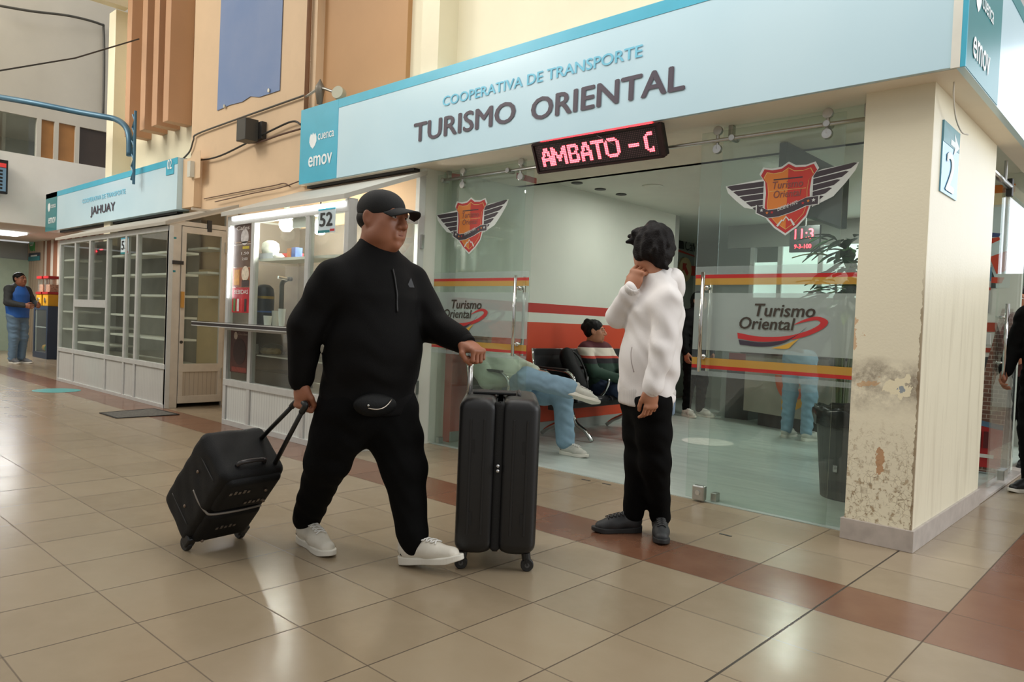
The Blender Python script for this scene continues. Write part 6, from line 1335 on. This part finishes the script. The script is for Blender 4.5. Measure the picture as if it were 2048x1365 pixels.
# --- generic poses
def stand(pos, f, h=1.66, spread=.10, arm_l=None, arm_r=None, lean=0.0, step=0.0, faced=None):
    pos = np.asarray(pos, float); f = nrm_(f); l = np.cross(Z, f); k = h / 1.66; P_ = lambda a, c, z_: pos + l * a * k + f * c * k + Z * z_ * k; S_ = math.sin(lean); C_ = math.cos(lean)
    U = lambda a, c, z_: P_(a, (c * C_ + (z_ - .88) * S_), .88 + (z_ - .88) * C_ - c * S_)
    J = dict(head=U(0, .035, 1.535), face=f if faced is None else faced, chestdir=f, neck=U(0, -.01, 1.395), pelvis=P_(0, 0, .88), sh_l=U(.185, -.01, 1.34), sh_r=U(-.185, -.01, 1.34),
      hip_l=P_(.09, 0, .86), hip_r=P_(-.09, 0, .86), kn_l=P_(spread, .03 + step * .5, .47), kn_r=P_(-spread, .03 - step * .4, .47), an_l=P_(spread, step, .10), an_r=P_(-spread, -step, .10))
    J['foot_l'] = look(P_(spread, step - .05, 0), f + l * .15); J['foot_r'] = look(P_(-spread, -step - .05, 0), f - l * .15)
    for q_, sg_, arm in (('l', 1, arm_l), ('r', -1, arm_r)):
        if arm is None: arm = ((.235, .0, 1.08), (.225, .06, .85))
        (a1, c1, z1), (a2, c2, z2) = arm; J['el_' + q_] = U(sg_ * a1, c1, z1); J['wr_' + q_] = U(sg_ * a2, c2, z2); y_ = nrm_(J['wr_' + q_] - J['el_' + q_]); o_ = l * sg_; z_ = nrm_(o_ - y_ * (o_ @ y_)); J['hand_' + q_] = dict(M=frame(J['wr_' + q_] + y_ * .01, np.cross(y_, z_), y_, z_), side=sg_ if np.cross(y_, z_) @ f > 0 else -sg_, curl=(30, 40, 25), tc=20)
        sd_ = 1 if np.cross(y_, z_) @ f >= 0 else -1; J['hand_' + q_]['side'] = sd_
    return J
def hair_cap(H, m, parent, bun=False, long=False, s=1.0, high=0):
    b = Blob(); b.ell((0, -.022, .045), (.086, .104, .085), .02).ell((0, -.045, .0), (.080, .075, .075), .02)
    if bun: b.ell((0, -.115, .045), (.045, .04, .045), .02)
    if high: b.ell((0, -.09, .10), (.035, .035, .035), .02)
    if long: b.cone((0, -.06, .0), (0, -.075, -.20), .075, .055, .03)
    b.ell((0, .105, -.035), (.075, .075, .105), .012, cut=True); b.disp = curls(None, .0015, .03); V, F = b.mesh(.006); return MB().mesh(xf(H, V * s), F).build('hair', m, parent, smooth=True)
M_jean = mat('pale_denim', (132, 162, 182), .8, var=.12, scale=10, bump=.2, bscale=200); M_navy = mat('navy_denim', (38, 52, 78), .8, var=.12, scale=10)
SH_g = dict(upper=mat('shoe_grey_white', (196, 194, 184), .55, var=.1, scale=30), sole=M_sole, lace=M_lace, L=.28, name='shoe'); SH_b = dict(upper=M_black, sole=mat('sole_dark', (36, 36, 36)), L=.28, name='shoe')
# seated, reclining, in pale jacket and jeans
f_ = X; l_ = Y; SH_ = np.array([-.03, .12, 0])
an_r = pd(1138, 778, 5.98); 
J = dict(head=np.array([-3.66, .40, .99]), face=np.array([1, .1, .15]), chestdir=f_, neck=np.array([-3.62, .42, .84]), pelvis=np.array([-3.30, .52, .50]), sh_l=np.array([-3.57, .60, .78]), sh_r=np.array([-3.57, .24, .78]),
 el_l=np.array([-3.34, .70, .68]), wr_l=pd(1068, 744, 6.15), el_r=np.array([-3.36, .20, .60]), wr_r=np.array([-3.14, .30, .62]), hip_l=np.array([-3.26, .61, .50]), hip_r=np.array([-3.26, .43, .50]),
 kn_l=np.array([-2.84, .60, .50]), an_l=np.array([-2.79, .60, .125]), kn_r=np.array([-2.90, .20, .66]), an_r=an_r, foot_l=look(np.array([-2.83, .60, .004]), (1, .05, 0)), foot_r=look(an_r + np.array([.03, -.045, -.05]), nrm_(np.array([.55, .75, -.25])), nrm_(np.array([-.2, .4, .9]))))
y_ = nrm_(np.array([.7, .35, .0])); J['hand_l'] = dict(M=frame(J['wr_l'], np.cross(y_, Z), y_, Z), side=1, curl=(25, 35, 20), tc=15); J['hand_r'] = dict(M=frame(J['wr_r'] + SH_, np.cross(y_, Z), y_, Z), side=-1, curl=(40, 50, 30), tc=20)
for k_ in J:
    if k_ not in ('face', 'chestdir', 'an_r', 'wr_l', 'foot_r', 'foot_l') and not k_.startswith('hand'): J[k_] = J[k_] + SH_
J['foot_l'][:3, 3] += SH_
JE, _, _, _, H_, q = person('seated person in pale jacket and light jeans reclining with one ankle on the knee', (-3.1, .5, .004), J, dict(skin=M_skin, top=dict(name='jacket', mat=mat('pale_jacket', (196, 202, 184), .8, var=.06), r=(.165, .170, .165), sleeve=(.085, .075, .055), flat=.78, hem=.02, hole=1), legs=dict(mat=M_jean, r=(.095, .085, .082), rp=.14), shoes=dict(SH_g, stripe=mat('stripe_dark', (60, 60, 62), .5))))
hair_cap(H_, M_hair, JE)
# seated woman in the striped sweater
m, t = newmat('striped_sweater'); x_, y_, z_ = t.xyz()
def band_(b_, lo, hi, c_): return t.mix(t.math('MULTIPLY', t.math('GREATER_THAN', z_, lo), t.math('LESS_THAN', z_, hi)), b_, srgb(c_))
bb = t.mix(t.noise(20), srgb((34, 58, 46)), srgb((44, 68, 54))); bb = band_(bb, .74, .79, (34, 30, 34)); bb = band_(bb, .79, .815, (176, 60, 44)); bb = band_(bb, .815, .895, (206, 196, 180)); bb = band_(bb, .895, 2, (78, 26, 32)); t.set('Base Color', bb); t.set('Roughness', .85)
J = dict(head=np.array([-3.35, 1.80, 1.055]), face=np.array([.86, .50, 0]), chestdir=f_, neck=np.array([-3.38, 1.84, .925]), pelvis=np.array([-3.34, 1.95, .50]), sh_l=np.array([-3.37, 2.00, .875]), sh_r=np.array([-3.37, 1.67, .875]), el_l=np.array([-3.22, 2.08, .68]), wr_l=np.array([-3.03, 1.98, .60]),
 el_r=np.array([-3.22, 1.64, .66]), wr_r=np.array([-3.03, 1.80, .60]), hip_l=np.array([-3.30, 2.03, .49]), hip_r=np.array([-3.30, 1.87, .49]), kn_l=np.array([-2.88, 2.02, .50]), kn_r=np.array([-2.88, 1.86, .50]), an_l=np.array([-2.86, 2.02, .10]), an_r=np.array([-2.86, 1.86, .10]), foot_l=look(np.array([-2.90, 2.03, .004]), X), foot_r=look(np.array([-2.90, 1.86, .004]), X))
for q_, s_ in (('l', 1), ('r', -1)): y_ = nrm_(J['wr_' + q_] - J['el_' + q_]); z_ = nrm_(Z - y_ * (y_ @ Z)); J['hand_' + q_] = dict(M=frame(J['wr_' + q_] + y_ * .01, np.cross(y_, z_), y_, z_), side=s_, curl=(35, 45, 30), tc=20, s=.92)
WO, _, wt_, _, H_, q = person('seated person in a maroon, cream and green striped sweater with hair in a bun', (-3.1, 1.92, .004), J, dict(hs=.94, girth=.95, skin=M_skinw, top=dict(name='sweater', mat=m, r=(.150, .165, .165), sr=.066, sleeve=(.070, .058, .046), flat=.8, hem=.02, collar=.06, hole=1), legs=dict(mat=M_navy, r=(.098, .076, .056), rp=.14), shoes=SH_b))
hair_cap(H_, M_hair, WO, bun=True, high=1, s=.95)
MB().mesh(*ball(xf(H_, [(-.045, -.105, .045)])[0], .022)).build('hair_clip', mat('clip_cream', (200, 196, 180), .5), WO, smooth=True)
# standing in the alcove in black
J = stand((-3.60, 4.32, .004), (.9, -.3, 0), 1.60, step=.02); NB, _, _, _, H_, q = person('standing person all in black with long dark hair, half hidden behind the youth', (-3.60, 4.32, .004), J, dict(girth=.95, hs=.95, top=dict(name='coat', mat=M_jack, r=(.155, .16, .17), flat=.8, hem=-.12, hole=1), legs=dict(mat=M_pants, r=(.09, .072, .055)), shoes=SH_g)); hair_cap(H_, M_hair, NB, long=True)
# customer leaning on the counter
J = stand((-1.95, 3.52, .004), (.25, 1, 0), 1.64, spread=.12, lean=.75, arm_l=((.25, .16, 1.14), (.12, .34, 1.12)), arm_r=((.25, .16, 1.14), (.12, .34, 1.12))); CU, _, _, _, H_, q = person('person in pale jeans and dark top leaning on the service counter, seen through the glass', (-1.95, 3.52, .004), J, dict(top=dict(name='sweater', mat=mat('dark_top', (44, 48, 54), .8), r=(.155, .155, .155), flat=.8, hem=.0, hole=1), legs=dict(mat=M_jean, r=(.09, .074, .06)), shoes=SH_g)); hair_cap(H_, M_hair, CU)
# at the right-hand edge
fr_ = dirn(-60); J = stand(pt(2086, 990, z=0), fr_, 1.64, step=.05, arm_r=((.25, .02, 1.08), (.24, .14, .90)), arm_l=((.25, .02, 1.08), (.24, .14, .88))); R1_, _, _, _, H_, q = person('person in black cut off by the picture edge, walking past the side door', pt(2086, 990, z=0), J, dict(girth=1.0, top=dict(name='jacket', mat=M_jack, r=(.17, .175, .17), flat=.8, hem=.0, hole=1), legs=dict(mat=M_pants, r=(.095, .08, .07)), shoes=dict(upper=M_black, sole=M_sole, stripe=mat('shoe_red', (190, 60, 60), .5), L=.29, name='shoe'))); hair_cap(H_, M_hair, R1_)
J = stand((-.06, 3.80, .004), dirn(-60), 1.62, arm_l=((.30, .02, 1.12), (.16, .20, 1.02))); R2_, _, _, _, H_, q = person('person in a dark maroon jacket standing in the side doorway behind the one in black', (-.06, 3.80, .004), J, dict(girth=1.0, top=dict(name='jacket', mat=mat('maroon_jacket', (70, 32, 28), .8, var=.1), r=(.18, .185, .175), flat=.85, hem=-.02, hole=1), legs=dict(mat=M_pants, r=(.095, .08, .065)), shoes=SH_b)); hair_cap(H_, M_hair, R2_)
# far left in the blue vest
bp_ = pt(33, 727, z=0); J = stand(bp_, dirn(75), 1.66, spread=.09, faced=dirn(80) + Z * .15, arm_l=((.26, .06, 1.12), (.16, .28, 1.08)), arm_r=((.26, .06, 1.10), (.14, .30, 1.06)))
BV, _, btop, _, H_, q = person('person in a bright blue vest over dark sleeves at the far left, looking up', bp_, J, dict(fat=.5, top=dict(name='shirt', mat=mat('charcoal_shirt', (52, 54, 54), .8), r=(.16, .165, .16), flat=.8, hem=.0, hole=1), legs=dict(mat=mat('mid_denim', (104, 130, 152), .8, var=.12), r=(.10, .08, .068)), shoes=dict(upper=mat('shoe_slate', (96, 98, 100), .6), sole=M_sole, L=.28, name='shoe')))
hair_cap(H_, M_hair, BV); b = Blob(); b.cone(J['neck'] - q['up'] * .05, q['ch'], .12, .188, .05, (q['fw'], .8)).cone(q['ch'], q['wa'], .188, .192, .05, (q['fw'], .8)).cone(q['wa'], q['hem'] - Z * .02, .192, .195, .05, (q['fw'], .8)).ell(q['hem'] - Z * .19, (.5, .5, .15), .01, cut=True).ell(J['neck'] + Z * .02, (.09, .09, .09), .02, cut=True)
MB().mesh(*b.mesh(.01)).build('vest', mat('vest_blue', (36, 96, 178), .6, var=.06), BV, smooth=True)
MB().tube(xf(H_, smooth_curve([(.082, -.0, .012), (.060, .075, .012), (.034, .104, .010), (0, .100, .014), (-.034, .104, .010), (-.060, .075, .012), (-.082, 0, .012)], 4)), .003, 6).build('glasses', M_black, BV, smooth=True)
# ------------------------------------------------------------------ luggage
# upright hard case: narrow side towards the viewer
sc_ = pt(987, 1147, z=0); u1 = nrm_(pt(1040, 1140, z=0) - pt(910, 1135, z=0)); v1 = np.cross(Z, u1)      # u along the picture, v away
cc = sc_ + v1 * .24; HW, HD, Z0, Z1 = .178, .245, .078, .772
SU = thing('hard_suitcase', 'large upright matt black hard-shell suitcase on four wheels', 'suitcase', (cc[0], cc[1], 0))
M_shell = mat('shell_black', (17, 17, 18), .42, var=.1, scale=30, bump=.12, bscale=400)
def rbox(c, u, v, hw, hd, z0, z1, r=.045, rz=.05, n=7, taper=0.0):
    rings = []
    def ring(sh, z_):
        P = []
        for k, (sx, sy) in enumerate(((1, 1), (-1, 1), (-1, -1), (1, -1))):
            for i in range(n):
                a = math.radians(90 * k + 90 * i / (n - 1)); P.append(c + u * (sx * (hw - r - sh) + (r) * math.cos(a)) + v * (sy * (hd - r - sh) + r * math.sin(a)) + Z * z_)
        return P
    for i in range(6): a = math.pi / 2 * i / 5; rings.append(ring(rz * (1 - math.sin(a)) * .8, z0 + rz * (1 - math.cos(a))))
    for i in range(6): a = math.pi / 2 * (5 - i) / 5; rings.append(ring(rz * (1 - math.sin(a)) * .8, z1 - rz * (1 - math.cos(a))))
    m_ = len(rings[0]); V = [p for R in rings for p in R]; F = [(i * m_ + k, i * m_ + (k + 1) % m_, (i + 1) * m_ + (k + 1) % m_, (i + 1) * m_ + k) for i in range(len(rings) - 1) for k in range(m_)]
    F += [tuple(range(m_))[::-1], tuple((len(rings) - 1) * m_ + k for k in range(m_))]; return V, F
for s_ in (-1, 1): MB().mesh(*rbox(cc + u1 * s_ * (HW / 2 + .006), u1, v1, HW / 2 - .004, HD, Z0, Z1)).build('shell', M_shell, SU, smooth=True)
MB().mesh(*rbox(cc, u1, v1, .022, HD - .012, Z0 + .012, Z1 - .012, .018, .02)).build('zip_gusset', mat('gusset_black', (14, 14, 14), .8, bump=.4, bscale=200), SU, smooth=True)
for s_ in (-1, 1):
    for k in (-1, 1):
        x_ = s_ * (HW / 2 + .006) + k * .030; MB().bar(cc + u1 * x_ - v1 * (HD + .001) + Z * (Z0 + .09), cc + u1 * x_ - v1 * (HD + .001) + Z * (Z1 - .09), .010, .006, v1).build('rib', M_shell, SU, bevel=.002)
for dz in (0, .022): MB().mesh(*ball(cc - v1 * (HD + .0) + Z * (.455 + dz), .0085)).build('zip_pull', mat('pull_silver', (196, 196, 196), .25, .9), SU, smooth=True)
for s_ in (-1, 1):
    for z_ in (.56, .24):
        MB().obox(cc + u1 * s_ * .115 - v1 * (HD + .0005) + Z * z_, u1 * .009, v1 * .002, Z * .028).build('bumper_slot', mat('slot_black', (9, 9, 9), .6), SU)
for s_ in (-1, 1):
    for e_ in (-1, 1):
        w_ = cc + u1 * s_ * (HW - .038) + v1 * e_ * (HD - .05); out = u1 * s_ * .004
        fk = MB().cyl(w_ + Z * .082, w_ + Z * .055 + out, .020, 12).bar(w_ + out + v1 * .018 + Z * .06, w_ + out * 2 + v1 * .018 + Z * .03, .016, .006, u1).bar(w_ + out - v1 * .018 + Z * .06, w_ + out * 2 - v1 * .018 + Z * .03, .016, .006, u1).build('wheel_fork', M_black, SU)
        wc = w_ + out * 2 + Z * .029; MB().lathe([(.012, -.014), (.026, -.014), (.029, -.009), (.029, .009), (.026, .014), (.012, .014)], wc, v1, 22).build('wheel', mat('wheel_rubber', (30, 30, 30), .5), fk, smooth=False)
        MB().cyl(wc - v1 * .0155, wc + v1 * .0155, .011, 12).build('hub', mat('hub_grey', (76, 76, 76), .4), fk)
MB().obox(cc + u1 * -.03 + Z * (Z1 + .006), u1 * .10, v1 * .06, Z * .006).build('handle_well', mat('slot_black', (9, 9, 9)), SU, bevel=.004)
MB().tube(smooth_curve([cc + u1 * .085 - v1 * .08 + Z * (Z1 - .002), cc + u1 * .085 - v1 * .06 + Z * (Z1 + .009), cc + u1 * .085 + v1 * .06 + Z * (Z1 + .009), cc + u1 * .085 + v1 * .08 + Z * (Z1 - .002)], 5), .009, 8).build('top_handle', M_black, SU, smooth=True)
gp = pt(942, 712, w=depth(cc)); pole0 = cc - u1 * (HW - .030)
pz = gp[2]
tr_ = MB()
for e_ in (-.07, .07):
    MB().cyl(pole0 + v1 * e_ + Z * (Z1 - .03), pole0 + v1 * e_ + Z * (pz - .02) + (gp - pole0 - Z * (gp - pole0)[2]) * .9, .0095, 12).build('trolley_pole', mat('pole_silver', (196, 194, 190), .25, .9), SU, smooth=True)
gt = pole0 + (gp - pole0) * [1, 1, 0] * .9 + Z * (pz - pole0[2])
MB().tube(smooth_curve([gt - v1 * .085 - Z * .03, gt - v1 * .080, gt, gt + v1 * .080, gt + v1 * .085 - Z * .03], 5), .0135, 10).build('trolley_grip', M_black, SU, smooth=True)
# tilted soft case pulled behind
A0 = np.array([-2.269, -2.765, .020]); az = math.radians(-5.4); W_ = np.array([math.sin(az), math.cos(az), 0]); H0 = np.array([math.cos(az), -math.sin(az), 0]); th = math.radians(48); Lx = H0 * math.cos(th) + Z * math.sin(th); Dn = -H0 * math.sin(th) + Z * math.cos(th)   # long axis up and forward, thickness backward
wr_ = .034; LW, LL, LD = .322, .490, .280
o0 = A0 + Lx * .006
SB = thing('soft_suitcase', 'black soft wheeled suitcase tilted on its wheels and pulled by the walking person', 'suitcase', (A0[0], A0[1] + .15, 0))
M_fab = mat('black_fabric', (10, 10, 11), .6, spec=.28, var=.15, scale=40, bump=.35, bscale=320); M_trim = mat('trim_grey', (124, 116, 106), .45)
class Rel: pass
def B3(a, c, d): return o0 + W_ * a + Lx * c + Dn * d
def rb3(w0, w1, l0, l1, d0, d1, r, h=.006, puff=None):
    b = Blob(); ctr = B3((w0 + w1) / 2, (l0 + l1) / 2, (d0 + d1) / 2); hs = np.array([(w1 - w0) / 2, (l1 - l0) / 2, (d1 - d0) / 2]) - r; A = np.array([W_, Lx, Dn])
    def f(P):
        q = np.abs((P - ctr) @ A.T) - hs; return np.linalg.norm(np.maximum(q, 0), axis=-1) + np.minimum(q.max(-1), 0) - r
    R = np.linalg.norm(hs + r) + .01; b.p.append((f, ctr - R, ctr + R, .01, False)); return b
b = rb3(0, LW, 0, LL, 0, LD, .038); b.disp = curls(None, .0015, .10); MB().mesh(*b.mesh(.0075)).build('body', M_fab, SB, smooth=True)
b = rb3(.02, LW - .02, .03, LL * .49, -.022, .05, .03); MB().mesh(*b.mesh(.0065)).build('front_pocket', M_fab, SB, smooth=True)
b = rb3(.02, LW - .02, LL * .52, LL - .02, -.018, .05, .028); MB().mesh(*b.mesh(.0065)).build('front_pocket', M_fab, SB, smooth=True)
MB().tube(smooth_curve([B3(.001, LL * .52, LD * .45), B3(.001, LL * .51, LD * .22), B3(.012, LL * .505, .010), B3(.035, LL * .505, -.012), B3(LW * .5, LL * .505, -.018), B3(LW - .04, LL * .505, -.014)], 6), .0055, 6).build('reflective_piping', M_trim, SB, smooth=True)
for l0 in (.10, LL - .08): MB().tube(smooth_curve([B3(.001, l0, LD - .05), B3(.0, l0, LD * .5), B3(.001, l0, .05)], 5), .0035, 6).build('zip_line', mat('zip_dark', (40, 38, 36), .5), SB, smooth=True)
for (a, c, d, n1, n2) in ((.06, LL * .80, -.020, W_, Lx), (.17, LL * .62, -.020, W_, Lx), (.10, LL * .28, -.024, W_, Lx)):
    for k in range(5): MB().obox(B3(a + .022 * k, c + .004 * (k % 2), d), n1 * .006, Dn * .0012, n2 * (.010 if k % 2 else .007)).build('logo_mark', mat('logo_silver', (120, 110, 100), .4, .5), SB)
for (a, c, d) in ((.24, LL * .78, -.020), (.27, LL * .60, -.020), (.06, LL * .12, -.024), (.0, LL * .30, .12), (.0, LL * .70, .16)): MB().mesh(*ball(B3(a, c, d), .008)).build('zip_pull', mat('pull_bronze', (120, 104, 90), .35, .7), SB, smooth=True)
MB().tube(smooth_curve([B3(.08, LL + .0, .06), B3(.10, LL + .022, .06), B3(.20, LL + .022, .06), B3(.22, LL + .0, .06)], 5), .010, 8).build('carry_handle', mat('handle_sheen', (44, 40, 40), .3), SB, smooth=True)
for a in (.025, LW - .025):
    wc = A0 * [1, 1, 0] + W_ * a + Dn * .012 * [1, 1, 0] + Z * wr_; fk = MB().obox(wc + Lx * .03, W_ * .022, Lx * .030, Dn * .026).build('wheel_housing', M_black, SB, bevel=.006); MB().lathe([(.010, -.013), (wr_ - .003, -.013), (wr_, -.008), (wr_, .008), (wr_ - .003, .013), (.010, .013)], wc, W_, 22).build('wheel', mat('wheel_rubber', (30, 30, 30)), fk)
g1, g2 = J_grip = (hr + F1 * -.045 - Z * .085, hr + F1 * .055 - Z * .085)
for e_, tip in ((LD * .72, g1), (LD * .16, g2)):
    a = B3(LW - .05, LL - .02, e_); MB().tube([a, tip], .0105, 10).build('trolley_pole', M_black, SB, smooth=True)
MB().tube(smooth_curve([g1 - (g1 - B3(LW - .05, LL, LD * .72)) * .12, g1, (g1 + g2) / 2 + Z * .008, g2, g2 - (g2 - B3(LW - .05, LL, LD * .16)) * .12], 5), .014, 10).build('trolley_grip', M_black, SB, smooth=True)
# backpack on the bench
bo = np.array([-3.33, 1.46, .445]); b = Blob(); b.cone(bo + np.array([.04, 0, .10]), bo + np.array([-.10, 0, .36]), .10, .085, .03, (X, .75)).cone(bo + np.array([.10, .0, .07]), bo + np.array([.0, 0, .22]), .065, .06, .03, (X, .8)).ell(bo + np.array([0, 0, -.20]), (.4, .4, .20), .006, cut=True)
MB().mesh(*b.mesh(.008)).build('bag_body', mat('bag_nylon', (20, 20, 21)), bp, smooth=True)
MB().tube(smooth_curve([bo + np.array([-.12, .02, .42]), bo + np.array([-.06, .10, .38]), bo + np.array([.06, .10, .22]), bo + np.array([.13, .06, .06])], 6), .010, 8).build('strap', M_black, bp, smooth=True)
MB().obox(bo + np.array([.165, -.0, .16]), X * .004, Y * .012, Z * .018).build('buckle', mat('pull_silver', (196, 196, 196)), bp)
